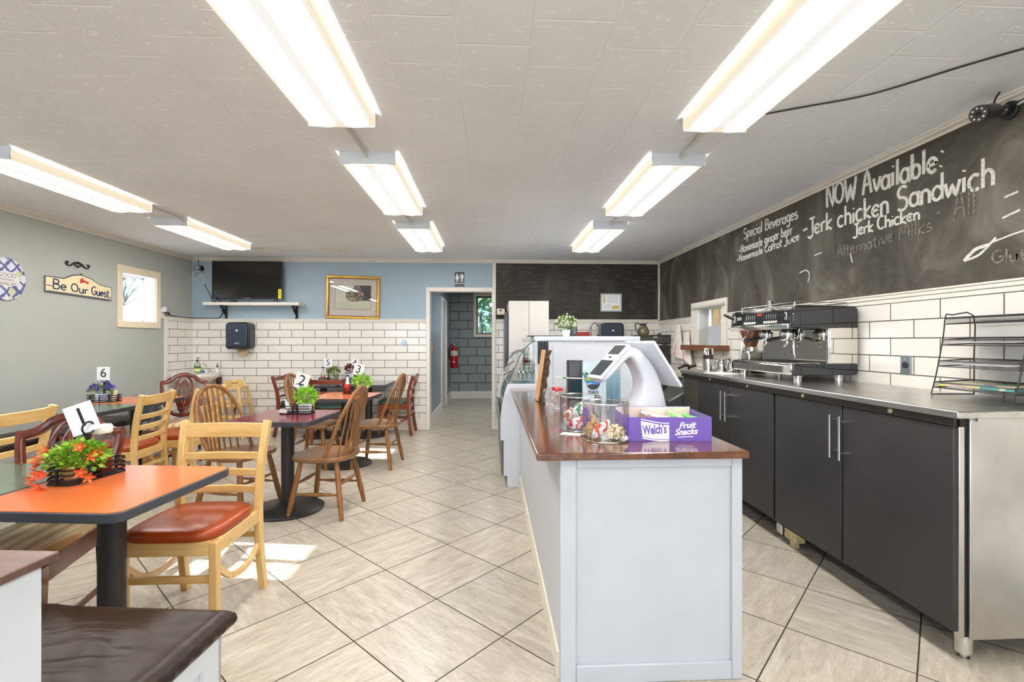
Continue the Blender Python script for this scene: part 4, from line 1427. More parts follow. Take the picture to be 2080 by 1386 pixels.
flat(disc(-0.05, 0.05), 0.0, 'emblem_disc', rgb(58, 58, 60), t)
flat([(-0.048, 0.012), (0.047, 0.02), (0.02, 0.046), (-0.02, 0.05), (-0.045, 0.03)], 0.0007, 'emblem_sky', rgb(246, 214, 44), t)
flat([(-0.05, 0.0), (0.05, 0.0), (0.046, 0.016), (0.0, 0.036), (-0.028, 0.014), (-0.048, 0.014)], 0.0014, 'emblem_hill', rgb(58, 170, 96), t)
flat([(-0.05, 0.004), (0.0, -0.002), (0.05, 0.002), (0.049, -0.012), (0.02, -0.02), (-0.046, -0.018)], 0.0021, 'emblem_sea', rgb(44, 128, 206), t)
flat([(-0.044, -0.022), (0.0, -0.012), (0.046, -0.018), (0.02, -0.014), (-0.02, -0.01), (-0.047, -0.014)], 0.0028, 'emblem_wave', rgb(226, 240, 246), t)
m = MB()
for (px, h) in ((-0.06, 0.05), (-0.045, 0.035)):
    m.prism([(px - 0.002, 0.0), (px + 0.002, 0.0), (px + 0.004, h), (px, h)], 0.0028, 0.0034, em)
    for a in range(7):
        q = a / 6 * PI * 1.2 - 0.3
        m.prism([(px + 0.002, h), (px + 0.002 + 0.026 * math.cos(q) + 0.004, h + 0.018 * math.sin(q) - 0.004), (px + 0.002 + 0.02 * math.cos(q), h + 0.02 * math.sin(q) + 0.004)], 0.0028, 0.0034, em)
m.build('emblem_palms', plain('palm_green', rgb(20, 116, 90), 0.5), t)
text_mesh('D&G', 0.034, 0.0004, Matrix.Translation((-0.008, 0.0, 0.058)) @ Matrix.Rotation(-0.043, 4, 'X') @ FRONT, 'lettering', INK, t, bold=0.0006)
for i, (mx, my, rz, lab) in enumerate(((0.82, 3.335, 0.35, 'blue folded menu directly behind the emblem menu'), (0.865, 3.36, 0.25, 'blue folded menu second behind the emblem menu'), (0.905, 3.385, 0.3, 'blue folded menu farthest right, last of the standing row'))):
    o = thing('folded_menu', lab, 'menu', (mx, my, CZ), rz, 'folded menus')
    MB().add([(-0.03, 0.02, 0), (0.03, -0.004, 0), (0.03, -0.004, 0.272), (-0.03, 0.02, 0.272), (0.018, 0.045, 0), (0.018, 0.045, 0.272)], [(0, 1, 2, 3), (1, 4, 5, 2)]).build('cover', MENU_B, o, solid=0.002)
# black holders with a straw between
t = thing('napkin_holder', 'lower black holder standing on the counter in front of the white case panel', 'holder', (0.61, 3.42, CZ))
MB().box(-0.054, 0.054, -0.03, 0.05, 0, 0.145).build('shell', BLACK_PLASTIC, t, bev=0.004)
MB().box(-0.036, 0.05, -0.034, -0.03, 0.008, 0.135).build('face', plain('dark_blue_green', rgb(34, 56, 62), 0.15), t)
t = thing('card_holder', 'upper black holder stacked on the lower one beside the menus', 'holder', (0.61, 3.42, CZ + 0.156))
MB().box(-0.054, 0.054, -0.03, 0.05, 0, 0.125).build('shell', BLACK_PLASTIC, t, bev=0.004)
MB().box(-0.048, 0.048, -0.033, -0.03, 0.006, 0.116).build('face', plain('charcoal_face', rgb(76, 76, 78), 0.25), t)
t = thing('wrapped_straw', 'white and green paper straw lying between the two black holders', 'straw', (0.6, 3.385, CZ + 0.1505))
MB().cyl((-0.135, 0, 0.008), (0.056, 0, 0), 0.0042, n=8).build('paper', PAPER, t)
MB().cyl((-0.085, 0, 0.006), (-0.06, 0, 0.005), 0.0046, n=8).build('band', plain('straw_green', rgb(40, 130, 80), 0.5), t)

# ------------------------------------------------------------ glass mug of sweets
t = thing('glass_mug', 'glass mug of white and red sweets beside the bark-edged slab', 'mug', (0.415, 2.93, CZ))
MB().lathe([(0.002, 0.001), (0.03, 0.001), (0.034, 0.01), (0.046, 0.05), (0.049, 0.138)], 24, caps=False).build('glass', ACRYLIC, t)
MB().tube(smooth_path([(-0.044, 0, 0.115), (-0.078, 0, 0.115), (-0.088, 0, 0.075), (-0.07, 0, 0.035), (-0.04, 0, 0.03)], 5), 0.006, 8).build('handle', ACRYLIC, t)


def heap(name, m, par, n, fn, r, seed, kind='stuff'):
    rnd = random.Random(seed)
    b = MB()
    for _ in range(n):
        b.ball(fn(rnd), r * rnd.uniform(.75, 1.2), r * rnd.uniform(.75, 1.2), r * rnd.uniform(.75, 1.2), 7, 5)
    o = b.build(name, m, par)
    if kind:
        o['kind'] = kind
    return o


def inmug(rnd, za, zb):
    a, z = rnd.uniform(0, 6.28), rnd.uniform(za, zb)
    q = math.sqrt(rnd.random()) * (0.026 + 0.012 * min(1, z / 0.05) - 0.004)
    return (q * math.cos(a), q * math.sin(a), z)


heap('white_sweets', plain('sweet_cream', rgb(228, 214, 198), 0.4, var=0.15), t, 110, lambda r: inmug(r, 0.022, 0.108), 0.006, 1)
heap('red_sweets', plain('sweet_red', rgb(206, 44, 44), 0.35), t, 40, lambda r: inmug(r, 0.112, 0.13), 0.0062, 2)

# ------------------------------------------------------------ acrylic jars of snacks
def jar(label, x, y, r, h):
    t = thing('acrylic_jar', label, 'jar', (x, y, CZ), 0, 'clear acrylic snack jars')
    MB().lathe([(0.002, 0.002), (r, 0.002), (r, h)], 56, caps=False).build('jar', ACRYLIC, t)
    MB().tube([(r * math.cos(2 * PI * k / 48), r * math.sin(2 * PI * k / 48), h) for k in range(48)], 0.0024, 6, closed=True).build('rim', ACRYLIC_RIM, t)
    MB().tube([(r * math.cos(2 * PI * k / 48), r * math.sin(2 * PI * k / 48), 0.003) for k in range(48)], 0.0022, 6, closed=True).build('base_rim', ACRYLIC_RIM, t)
    return t


jar('clear acrylic jar of popcorn in front, touching the purple snack box', 0.492, 2.015, 0.098, 0.158)
jar('clear acrylic jar of striped snack bags behind the popcorn jar', 0.43, 2.265, 0.098, 0.158)
POP = plain('popcorn', rgb(226, 208, 172), 0.55, var=0.25, scale=60)
CARAMEL = plain('caramel_popcorn', rgb(206, 170, 126), 0.5, var=0.25, scale=60)


def wrapper(name, c):
    tt = NT(name)
    tc = tt.n('ShaderNodeTexCoord')
    wv = tt.n('ShaderNodeTexWave', wave_type='BANDS', bands_direction='DIAGONAL', ins={'Vector': tc.outputs['Object'], 'Scale': 16.0, 'Distortion': 9.0, 'Detail': 3.0})
    tt.set(color=tt.ramp(wv.outputs['Fac'], [(0.4, rgb(236, 232, 230)), (0.62, rgb(236, 232, 230)), (0.7, c)]), rough=0.25, coat=0.4)
    tt.bump(tt.noise(tc.outputs['Object'], 70, 4), 0.9, 0.012)
    return tt.m


def bag(label, loc, rot, s, m, group):
    b = MB()

    def fn(u, v):
        a = 2 * PI * u
        z = -1 + 2 * v
        q = max(0.06, (1 - abs(z) ** 3)) * (1 + 0.12 * math.sin(a * 3 + z * 5) + 0.1 * math.sin(a * 7 - z * 9) * (1 - abs(z)))
        fl = 1.0 if abs(z) < 0.8 else 1.15
        return (s[0] * q * math.cos(a) * fl, s[1] * q * math.sin(a) * (0.5 + 0.5 * (1 - abs(z) ** 4)), s[2] * z)
    b.grid(fn, 30, 20)
    o = b.build('snack_bag', m, ang=80)
    o.location = loc
    o.rotation_euler = rot
    tag(o, label, 'snack', group)
    return o


def pile(cx, cy, cz, rx, ry, rz_):
    def f_(r):
        a, b_ = r.uniform(0, 6.28), r.uniform(0, 1)
        q = math.sqrt(r.random())
        return (cx + rx * q * math.cos(a), cy + ry * q * math.sin(a), cz + rz_ * b_ * (1 - q * q * 0.8))
    return f_


o = heap('popcorn', POP, None, 190, pile(0.535, 2.005, CZ + 0.011, 0.046, 0.042, 0.055), 0.0062, 5)
tag(o, 'heap of pale popcorn in the front acrylic jar', 'popcorn')
o = heap('popcorn', CARAMEL, None, 150, pile(0.448, 2.055, CZ + 0.011, 0.034, 0.03, 0.085), 0.0066, 6)
tag(o, 'browner popcorn at the back of the front acrylic jar', 'popcorn')
bag('clear bag with a white and orange label leaning in the front jar', (0.462, 1.978, CZ + 0.05), (0.2, 0.75, 0.0), (0.02, 0.016, 0.055), wrapper('wrap_orange', rgb(222, 70, 40)), 'snack bags in the jars')
bag('small red and green wrapper at the right of the front jar', (0.555, 1.952, CZ + 0.014), (0, 1.4, 0.3), (0.01, 0.012, 0.02), wrapper('wrap_green', rgb(60, 140, 90)), 'snack bags in the jars')
bag('snack bag striped green at the top of the rear jar', (0.425, 2.25, CZ + 0.095), (0.1, 0.7, 0.1), (0.025, 0.02, 0.05), wrapper('wrap_green', rgb(60, 140, 90)), 'snack bags in the jars')
bag('snack bag striped red lying low in the rear jar', (0.415, 2.205, CZ + 0.038), (0.3, 1.25, 0.1), (0.028, 0.024, 0.055), wrapper('wrap_red', rgb(206, 40, 60)), 'snack bags in the jars')
bag('snack bag of brown nuts at the left of the rear jar', (0.372, 2.262, CZ + 0.058), (0.2, 0.2, 0.6), (0.022, 0.018, 0.048), wrapper('wrap_tan', rgb(190, 120, 80)), 'snack bags in the jars')
bag('pale snack bag at the right of the rear jar', (0.478, 2.295, CZ + 0.062), (0.0, -0.3, 0.4), (0.022, 0.02, 0.056), wrapper('wrap_pale', rgb(214, 180, 160)), 'snack bags in the jars')
o = MB().box(-0.045, 0.045, -0.03, 0.03, 0, 0.0015, Matrix.Rotation(-0.45, 4, 'Z')).build('price_card', plain('pink_white_card', rgb(240, 226, 222), 0.5), None)
o.location = (0.362, 2.125, CZ + 0.0005)
tag(o, 'small blank white card lying in front of the rear acrylic jar', 'card')

# ------------------------------------------------------------ purple snack box
PURPLE = plain('box_purple', rgb(112, 84, 172), 0.45, var=0.05)
t = thing('snack_box', 'open purple cardboard snack box with white lettering at the front of the counter', 'box', (0.755, 2.085, CZ), math.radians(-3))
W, D, Hh = 0.176, 0.125, 0.1
MB().box(-W, W, -D, -D + 0.004, 0, Hh).build('front_panel', PURPLE, t)
b = MB().box(-W, W, D - 0.004, D, 0, Hh * 1.12)
for s in (-1, 1):
    b.box(s * W - 0.002, s * W + 0.002, -D + 0.004, D - 0.004, 0, Hh)
b.box(-W, W, -D + 0.004, D - 0.004, 0, 0.003)
b.build('tray', PURPLE, t)
CARD_IN = plain('raw_card', rgb(226, 208, 196), 0.7)
MB().box(-W + 0.003, W - 0.003, -D + 0.004, -D + 0.0055, 0.003, Hh - 0.001).box(-W + 0.003, W - 0.003, D - 0.0055, D - 0.004, 0.003, Hh * 1.1).build('lining', CARD_IN, t)
MB().box(-0.058, -0.055, -D + 0.006, D - 0.006, 0.003, Hh * 0.96).build('divider', plain('card_tan', rgb(200, 160, 120), 0.7), t)
MB().box(0.062, 0.065, -D + 0.006, D - 0.006, 0.003, Hh * 0.98).build('divider', CARD_IN, t)
LW = plain('print_white', rgb(246, 244, 250), 0.45, var=0.01)
flag = []
for k in range(13):
    u = k / 12
    flag.append((-0.09 + 0.118 * u, 0.028 + 0.010 * math.sin(u * 2.6 + 2.4)))
low = []
for k in range(13):
    u = k / 12
    low.append((-0.083 + 0.112 * u, -0.034 + 0.008 * math.sin(u * 2.6 + 2.8)))
MB().prism(flag + low[::-1], 0, 0.0006, Matrix.Translation((-0.03, -D, 0.05)) @ FRONT).build('logo_flag', LW, t)
MB().prism([(a, b + 0.002 + 0.0035) for a, b in flag] + [(a, b + 0.0035 + 0.0055) for a, b in flag[::-1]], 0, 0.0006, Matrix.Translation((-0.03, -D, 0.05)) @ FRONT).build('logo_line', LW, t)
MB().prism([(a, b - 0.003) for a, b in low] + [(a, b - 0.008) for a, b in low[::-1]], 0, 0.0006, Matrix.Translation((-0.03, -D, 0.05)) @ FRONT).build('logo_line', LW, t)
text_mesh("Welch's", 0.046, 0.0004, Matrix.Translation((-0.062, -D - 0.0008, 0.0475)) @ Matrix.Rotation(-0.07, 4, 'Y') @ FRONT @ Matrix.Scale(0.66, 4, (1, 0, 0)) @ Matrix.Scale(1.15, 4, (0, 1, 0)), 'logo_lettering', PURPLE, t, bold=0.0016)
for s_, px, pz in (('Fruit', 0.072, 0.066), ('Snacks', 0.068, 0.039)):
    text_mesh(s_, 0.035, 0.0004, Matrix.Translation((px, -D - 0.0006, pz)) @ Matrix.Rotation(-0.06, 4, 'Y') @ FRONT, 'lettering', LW, t, shear=0.35, bold=0.0009)
MB().bar([(0.035, -D - 0.0006, 0.0165), (0.07, -D - 0.0006, 0.019), (0.1, -D - 0.0006, 0.0195)], 0.0008, 0.0028, (0, 0, 1)).build('underline', LW, t)
PK_G = plain('packet_green', rgb(110, 220, 90), 0.3)
PK_W = plain('packet_white', rgb(232, 232, 236), 0.35)
for i, (px, py, m_, lab) in enumerate(((0.0, -0.02, PK_W, 'white snack packet in the middle of the purple box'), (-0.03, 0.05, PK_W, 'white snack packet towards the back of the purple box'), (0.085, 0.02, PK_G, 'green snack packet beside the right divider of the purple box'), (0.135, -0.03, PK_G, 'green snack packet at the right end of the purple box'))):
    R_ = Matrix.Translation((0.755, 2.085, 0)) @ Matrix.Rotation(math.radians(-3), 4, 'Z')
    o = MB().box(-0.035, 0.035, -0.05, 0.05, -0.006, 0.006, Matrix.Rotation(0.25, 4, 'Y')).build('snack_packet', m_, None, bev=0.005)
    o.location = R_ @ Vector((px, py, CZ + 0.082))
    o.rotation_euler = (0, 0, math.radians(-3))
    tag(o, lab, 'snack', 'packets in the purple box')
for (xa, xb, m_, lab) in ((-0.05, 0.058, PK_W, 'white snack packet lying deepest in the middle of the purple box'), (0.07, 0.165, PK_G, 'green snack packet lying deepest at the right of the purple box')):
    o = MB().box(xa, xb, -0.1, 0.1, 0.0, 0.07).build('snack_packet', m_, None, bev=0.006)
    o.location = R_ @ Vector((0.0, 0.0, CZ + 0.0035))
    o.rotation_euler = (0, 0, math.radians(-3))
    tag(o, lab, 'snack', 'packets in the purple box')

# ------------------------------------------------------------ live-edge slab
t = thing('wood_slab', 'bark-edged wooden slab standing on its end on the far part of the counter', 'wood slab', (0.352, 3.27, CZ))
BARK = NT('bark')
nz = BARK.noise(BARK.coord(scale=(1, 1, 0.6)), 55, 6, 0.7, 0.6)
BARK.set(color=BARK.ramp(nz, [(0.3, rgb(46, 34, 26)), (0.55, rgb(96, 74, 56)), (0.75, rgb(186, 160, 132))]), rough=0.85)
BARK.bump(nz, 1.0, 0.02)
SLABW = wood('slab_face', rgb(186, 130, 74), rgb(228, 182, 124), 'z', 9, 8, 0.5, 0.1)
lean = math.radians(8)
R_ = Matrix.Rotation(lean, 4, 'Y')
rnd = random.Random(2)
rings = []
for k in range(25):
    z = 0.36 * k / 24
    j = rnd.uniform(-0.006, 0.006) + 0.006 * math.sin(k * 1.1)
    rings.append([(-0.024, 0.0, z), (0.02 + j, 0.0 + j * 0.5, z), (0.02, 0.17, z), (-0.024, 0.17, z)])
MB().ring_loft(rings, M=R_).build('slab', BARK.m, t, ang=60)
MB().box(-0.032, -0.022, -0.004, 0.172, 0.0, 0.358, R_).build('cut_face', SLABW, t, bev=0.002)

# ------------------------------------------------------------ under-counter refrigerators
def steel(name, c=(0.56, 0.55, 0.53), rough=0.28, axis=0):
    t = NT(name)
    sc_ = [90, 90, 90]
    sc_[axis] = 1.2
    nz = t.noise(t.coord(scale=tuple(sc_)), 3, 4, 0.7)
    bl = t.noise(t.coord(), 3.2, 3)
    col = t.ramp(bl, [(0.3, tuple(x * 0.86 for x in c)), (0.7, tuple(min(1, x * 1.12) for x in c))])
    t.set(color=col, metal=1.0, rough=t.math('MULTIPLY_ADD', nz, 0.18, rough))
    t.bump(nz, 0.03, 0.001)
    return t.m


STEEL_TOP = steel('steel_worktop', (0.62, 0.60, 0.57), 0.2, 1)
STEEL_END = steel('steel_end', (0.62, 0.60, 0.58), 0.22, 2)
STEEL = steel('steel_plain', (0.66, 0.65, 0.63), 0.14, 0)


def scratch_black():
    t = NT('scuffed_black_door')
    v = t.coord()
    sp = t.noise(v, 170, 2, 0.5)
    sc_ = t.noise(t.coord(scale=(1, 3, 0.4), rot=(0.5, 0, 0)), 22, 5, 0.8, 1.5)
    big = t.noise(v, 2.0, 3)
    c = t.ramp(big, [(0.3, rgb(46, 45, 46)), (0.7, rgb(58, 56, 55))])
    c = t.mix(t.math('GREATER_THAN', sp, 0.79), c, rgb(150, 148, 140))
    c = t.mix(t.math('MULTIPLY', t.math('GREATER_THAN', sc_, 0.74), 0.5), c, rgb(120, 118, 112))
    t.set(color=c, rough=0.42, spec=0.4)
    return t.m


DOOR = scratch_black()
RUBBER = plain('gasket_black', rgb(24, 24, 24), 0.6)
FX = 1.866


def fridge(label, ya, yb, doors, vent=None, end=False):
    t = thing('undercounter_refrigerator', label, 'refrigerator', (2.2, (ya + yb) / 2, 0), 0, 'under-counter refrigerators')
    ox, oy = 2.2, (ya + yb) / 2
    MB().box(FX + 0.03 - ox, 2.53 - ox, ya - oy + (0.012 if end else 0), yb - oy, 0.11, 1.0).build('body', RUBBER, t)
    if end:
        MB().box(FX + 0.062 - ox, 2.53 - ox, ya - oy, ya - oy + 0.012, 0.104, 1.0).build('end_panel', STEEL_END, t, bev=0.003)
        MB().box(FX + 0.012 - ox, FX + 0.035 - ox, ya - oy - 0.004, ya - oy + 0.02, 0.12, 0.965).build('hinge_strip', STEEL, t, bev=0.002)
    for (a, b, hs) in doors:
        d = MB().box(FX - ox, FX + 0.028 - ox, a - oy + 0.003, b - oy - 0.003, 0.135, 0.962).build('door', DOOR, t, bev=0.003)
        y = (b - 0.035) if hs > 0 else (a + 0.03)
        h = MB().cyl((FX - 0.045 - ox, y - oy, 0.685), (FX - 0.045 - ox, y - oy, 0.915), 0.0075, n=12)
        for z in (0.72, 0.885):
            h.cyl((FX - 0.045 - ox, y - oy, z), (FX + 0.002 - ox, y - oy, z), 0.006, n=8)
        o = h.build('handle', CHROME, d)
        if hs < 0:
            pass
    if vent:
        a, b = vent
        g = MB().box(FX + 0.012 - ox, FX + 0.03 - ox, a - oy, b - oy, 0.135, 0.962).build('vent_panel', plain('vent_grey', rgb(96, 92, 84), 0.4, 0.3), t)
        s = MB()
        for k in range(40):
            z = 0.16 + k * 0.0198
            s.add([(FX + 0.012 - ox, a - oy + 0.012, z), (FX + 0.012 - ox, b - oy - 0.012, z), (FX - 0.004 - ox, b - oy - 0.012, z + 0.007), (FX - 0.004 - ox, a - oy + 0.012, z + 0.007), (FX + 0.012 - ox, a - oy + 0.012, z + 0.008), (FX + 0.012 - ox, b - oy - 0.012, z + 0.008)], [(0, 1, 2, 3), (3, 2, 5, 4), (0, 3, 4), (1, 5, 2)])
        s.build('louvres', plain('louvre_grey', rgb(150, 142, 124), 0.35, 0.5), g)
    for (x, y) in ((FX + 0.085, ya + 0.05), (2.47, ya + 0.05), (FX + 0.085, yb - 0.05), (2.47, yb - 0.05)):
        l = MB().lathe([(0, 0.03), (0.03, 0.03), (0.03, 0.112), (0, 0.112)], 18)
        l.x = 0
        o = l.build('leg', STEEL, t)
        o.location = (x - ox, y - oy, 0)
        MB().lathe([(0, 0), (0.018, 0), (0.02, 0.008), (0.013, 0.012), (0.013, 0.032), (0, 0.032)], 14).build('levelling_foot', STEEL, o)
    return t


fridge('near two-door black refrigerator with a steel end, under the steel worktop', 1.83, 3.05, [(1.835, 2.445, 1), (2.45, 3.045, -1)], end=True)
fridge('far black refrigerator with a louvred vent, under the steel worktop', 3.06, 4.55, [(3.065, 3.66, 1), (3.665, 4.215, -1)], vent=(4.235, 4.545))
t = thing('steel_worktop', 'long stainless worktop running over both black refrigerators', 'worktop', (2.19, 3.18, 1.0))
MB().box(1.845 - 2.19, 2.537 - 2.19, 1.80 - 3.18, 4.555 - 3.18, 0.001, 0.03).build('top', STEEL_TOP, t, bev=0.004)
MB().box(1.858 - 2.19, 1.872 - 2.19, 1.83 - 3.18, 4.55 - 3.18, -0.034, 0.001).build('under_lip', plain('dark_lip', rgb(48, 44, 38), 0.4, 0.3), t)
MB().box(1.94 - 2.19, 2.53 - 2.19, 1.812 - 3.18, 1.829 - 3.18, -0.012, 0.001).build('end_lip', STEEL_END, t)
for y in (2.13, 2.75, 3.36, 3.95):
    MB().cyl((1.86 - 2.19, y - 3.18, -0.015), (1.851 - 2.19, y - 3.18, -0.015), 0.011, n=16).build('lock', plain('lock_brass', rgb(206, 190, 150), 0.3, 0.8), t, bev=0.002)
CASTER = plain('grimy_cream', rgb(196, 180, 134), 0.6, var=0.3, scale=40)
o = MB().box(-0.03, 0.03, -0.06, 0.06, 0.045, 0.135).box(-0.02, 0.02, -0.02, 0.02, 0.0, 0.05).build('support_block', CASTER, None, bev=0.004)
o.location = (1.93, 2.94, 0)
tag(o, 'grimy cream support block under the joint between the two refrigerators', 'block')
WT = 1.0305

# ------------------------------------------------------------ espresso machine
t = thing('espresso_machine', 'black and chrome two-group espresso machine on the steel worktop', 'espresso machine', (2.27, 3.53, WT), math.radians(2))
GLOSS_BLACK = plain('gloss_black', rgb(32, 33, 36), 0.06, var=0.02, coat=0.4)
MIRROR = plain('mirror_steel', rgb(222, 218, 210), 0.06, 1.0, var=0.02)
yn, yf = -0.385, 0.385
for x in (-0.16, 0.14):
    for y in (yn + 0.06, yf - 0.06):
        MB().lathe([(0, 0), (0.026, 0), (0.026, 0.03), (0.032, 0.034), (0.032, 0.048), (0, 0.048)], 18, x=x, y=y).build('foot', CHROME, t)
MB().box(-0.235, 0.22, yn + 0.02, yf - 0.02, 0.045, 0.115).build('base', MIRROR, t, bev=0.01)
for y0_, y1_ in ((yn, yn + 0.022), (yf - 0.022, yf)):
    poly = [(-0.236, 0.05), (-0.215, 0.042), (0.225, 0.045), (0.235, 0.06), (0.235, 0.125), (-0.225, 0.125)]
    MB().prism(poly, -y1_, -y0_, Matrix.Rotation(PI / 2, 4, 'X')).build('base_cheek', GLOSS_BLACK, t, bev=0.006)
tr = MB().box(-0.225, 0.06, yn + 0.03, yf - 0.03, 0.116, 0.124).build('drip_tray', STEEL, t, bev=0.002)
g = MB()
for k in range(22):
    y = yn + 0.05 + k * 0.0318
    g.box(-0.21, 0.04, y, y + 0.012, 0.124, 0.128)
o = g.build('drip_grille', MIRROR, tr)
o['kind'] = 'stuff'
MB().box(0.04, 0.22, yn + 0.004, yf - 0.004, 0.12, 0.37).build('back_body', MIRROR, t, bev=0.004)
MB().box(0.03, 0.232, yn - 0.002, yn + 0.006, 0.125, 0.37).build('side_panel', MIRROR, t, bev=0.003)
MB().box(0.018, 0.04, yn, yn + 0.03, 0.12, 0.37).build('corner_post', CHROME, t, bev=0.008)
side = [(-0.245, 0.365), (-0.23, 0.51), (-0.2, 0.52), (0.215, 0.52), (0.237, 0.5), (0.237, 0.365)]
for y0_, y1_ in ((yn, yn + 0.03), (yf - 0.03, yf)):
    MB().prism(side, -y1_, -y0_, Matrix.Rotation(PI / 2, 4, 'X')).build('head_cheek', GLOSS_BLACK, t, bev=0.008)
MB().prism([(-0.24, 0.40), (-0.222, 0.5), (-0.2, 0.505), (0.23, 0.505), (0.23, 0.37), (-0.2, 0.37)], -(yf - 0.03), -(yn + 0.03), Matrix.Rotation(PI / 2, 4, 'X')).build('head', GLOSS_BLACK, t, bev=0.004)
MB().prism([(-0.262, 0.362), (-0.258, 0.395), (-0.24, 0.402), (-0.19, 0.37), (-0.19, 0.362)], -(yf - 0.02), -(yn + 0.02), Matrix.Rotation(PI / 2, 4, 'X')).build('chrome_lip', MIRROR, t, bev=0.004)
BUT = plain('button_white', rgb(230, 228, 222), 0.3)
def on_face(z):                      # x of the sloping control face at height z
    return -0.24 + (z - 0.40) * 0.18
for gy in (-0.14, 0.12):
    for k in range(6):
        y = gy + (k - 2.5) * 0.027
        MB().cyl((on_face(0.417) + 0.004, y, 0.417), (on_face(0.417) - 0.004, y, 0.418), 0.0095, n=12).build('button', BUT, t)
    m = MB()
    for k in range(5):
        y = gy + (k - 2) * 0.027
        m.box(on_face(0.455) - 0.003, on_face(0.455), y - 0.001, y + 0.001, 0.438, 0.475)
    m.build('face_lines', plain('print_grey', rgb(190, 186, 178), 0.5), t)['kind'] = 'stuff'
MB().box(on_face(0.46) - 0.005, on_face(0.46) + 0.005, 0.245, 0.305, 0.446, 0.472).build('display', plain('display_grey', rgb(140, 146, 140), 0.2), t)
MB().box(on_face(0.48) - 0.003, on_face(0.48) + 0.003, -0.02, 0.03, 0.47, 0.487).build('badge', plain('badge_red', rgb(186, 48, 40), 0.4), t)
for y in (-0.315, 0.335):
    MB().box(on_face(0.45) - 0.012, on_face(0.45), y - 0.012, y + 0.012, 0.425, 0.48).build('lever_mount', CHROME, t, bev=0.003)
    MB().tube([(on_face(0.45) - 0.008, y, 0.452), (on_face(0.45) - 0.03, y + 0.02, 0.47), (on_face(0.45) - 0.075, y + 0.05, 0.498)], [0.007, 0.011, 0.008], 8).build('steam_lever', BLACK_PLASTIC, t)
for y in (-0.11, 0.14):
    MB().lathe([(0, 0.372), (0.035, 0.372), (0.035, 0.345), (0, 0.345)], 20, x=-0.09, y=y).build('group_neck', BLACK_PLASTIC, t)
    MB().lathe([(0, 0.35), (0.047, 0.35), (0.049, 0.34), (0.049, 0.295), (0.04, 0.283), (0, 0.283)], 28, x=-0.09, y=y).build('group_head', CHROME, t)
    MB().tube([(-0.135, y - 0.005, 0.305), (-0.16, y - 0.01, 0.302), (-0.25, y - 0.02, 0.285)], [0.008, 0.012, 0.015], 12).build('portafilter_handle', BLACK_PLASTIC, t)
    MB().tube(smooth_path([(-0.09, y, 0.284), (-0.09, y, 0.262), (-0.1, y + 0.02, 0.24)], 4), 0.009, 8).build('spout', CHROME, t)
for y, d in ((-0.30, -1), (0.32, 1)):
    MB().tube(smooth_path([(-0.13, y, 0.372), (-0.14, y, 0.33), (-0.175, y + d * 0.01, 0.28), (-0.18, y + d * 0.015, 0.2), (-0.175, y + d * 0.02, 0.165)], 5), 0.006, 8).build('steam_wand', CHROME, t)
rl = MB()
for z in (0.527, 0.548):
    rl.tube([(-0.18, yn + 0.06, z), (0.21, yn + 0.06, z), (0.21, yf - 0.06, z), (-0.18, yf - 0.06, z)], 0.0035, 6, closed=True)
for x, y in ((-0.18, yn + 0.06), (0.21, yn + 0.06), (0.21, yf - 0.06), (-0.18, yf - 0.06), (-0.18, 0)):
    rl.cyl((x, y, 0.505), (x, y, 0.55), 0.004, n=6)
rl.build('cup_rail', MIRROR, t)
MB().box(-0.01, 0.02, 0.21, 0.24, 0.52, 0.6).box(-0.012, 0.022, 0.205, 0.245, 0.59, 0.605).build('tamper_stand', CHROME, t, bev=0.004)
MB().lathe([(0, 0.505), (0.035, 0.505), (0.045, 0.53), (0.035, 0.545), (0, 0.545)], 16, x=-0.03, y=0.3).build('cup', POT_WHITE, t)

# ------------------------------------------------------------ grinder and jugs beside it
t = thing('coffee_grinder', 'coffee grinder with a brown bean hopper beyond the espresso machine', 'grinder', (2.33, 4.16, WT))
MB().box(-0.09, 0.1, -0.08, 0.08, 0, 0.05).build('base', BLACK_PLASTIC, t, bev=0.01)
MB().box(-0.06, 0.08, -0.07, 0.07, 0.05, 0.19).build('body', STEEL, t, bev=0.012)
MB().lathe([(0, 0.19), (0.06, 0.19), (0.06, 0.225), (0, 0.225)], 24).build('collar', CHROME, t)
BEANS = NT('beans_through_hopper')
nz = BEANS.noise(BEANS.coord(), 70, 3)
BEANS.set(color=BEANS.ramp(nz, [(0.35, rgb(84, 42, 24)), (0.65, rgb(142, 84, 54))]), rough=0.22, coat=0.5)
MB().lathe([(0, 0.225), (0.045, 0.225), (0.1, 0.39), (0.1, 0.395), (0, 0.395)], 28).build('hopper', BEANS.m, t)
MB().lathe([(0, 0.395), (0.108, 0.395), (0.108, 0.412), (0, 0.415)], 28).build('lid', plain('smoke_lid', rgb(60, 58, 54), 0.2), t)
j0 = None
for (x, y, s, lab) in ((2.2, 4.02, 1.0, 'steel milk jug nearest the espresso machine'), (2.12, 4.1, 0.85, 'small steel milk jug second along the worktop'), (2.1, 4.24, 0.95, 'steel milk jug third along, below the grinder tray'), (2.2, 4.32, 1.0, 'steel milk jug farthest along the worktop')):
    if j0 is None:
        j0 = thing('milk_jug', lab, 'jug', (x, y, WT), 0, 'steel milk jugs')
        MB().lathe([(0, 0), (0.042, 0), (0.044, 0.006), (0.04, 0.06), (0.032, 0.1), (0.034, 0.118), (0.032, 0.118), (0.03, 0.1), (0.036, 0.05), (0, 0.008)], 24).build('body', MIRROR, j0)
        MB().tube(smooth_path([(0.034, 0, 0.105), (0.065, 0, 0.1), (0.068, 0, 0.05), (0.042, 0, 0.03)], 5), 0.0045, 6).build('handle', MIRROR, j0)
    else:
        o = again(j0, (x, y, WT), 2.0 * x + y, lab)
        o.scale = (s, s, s)
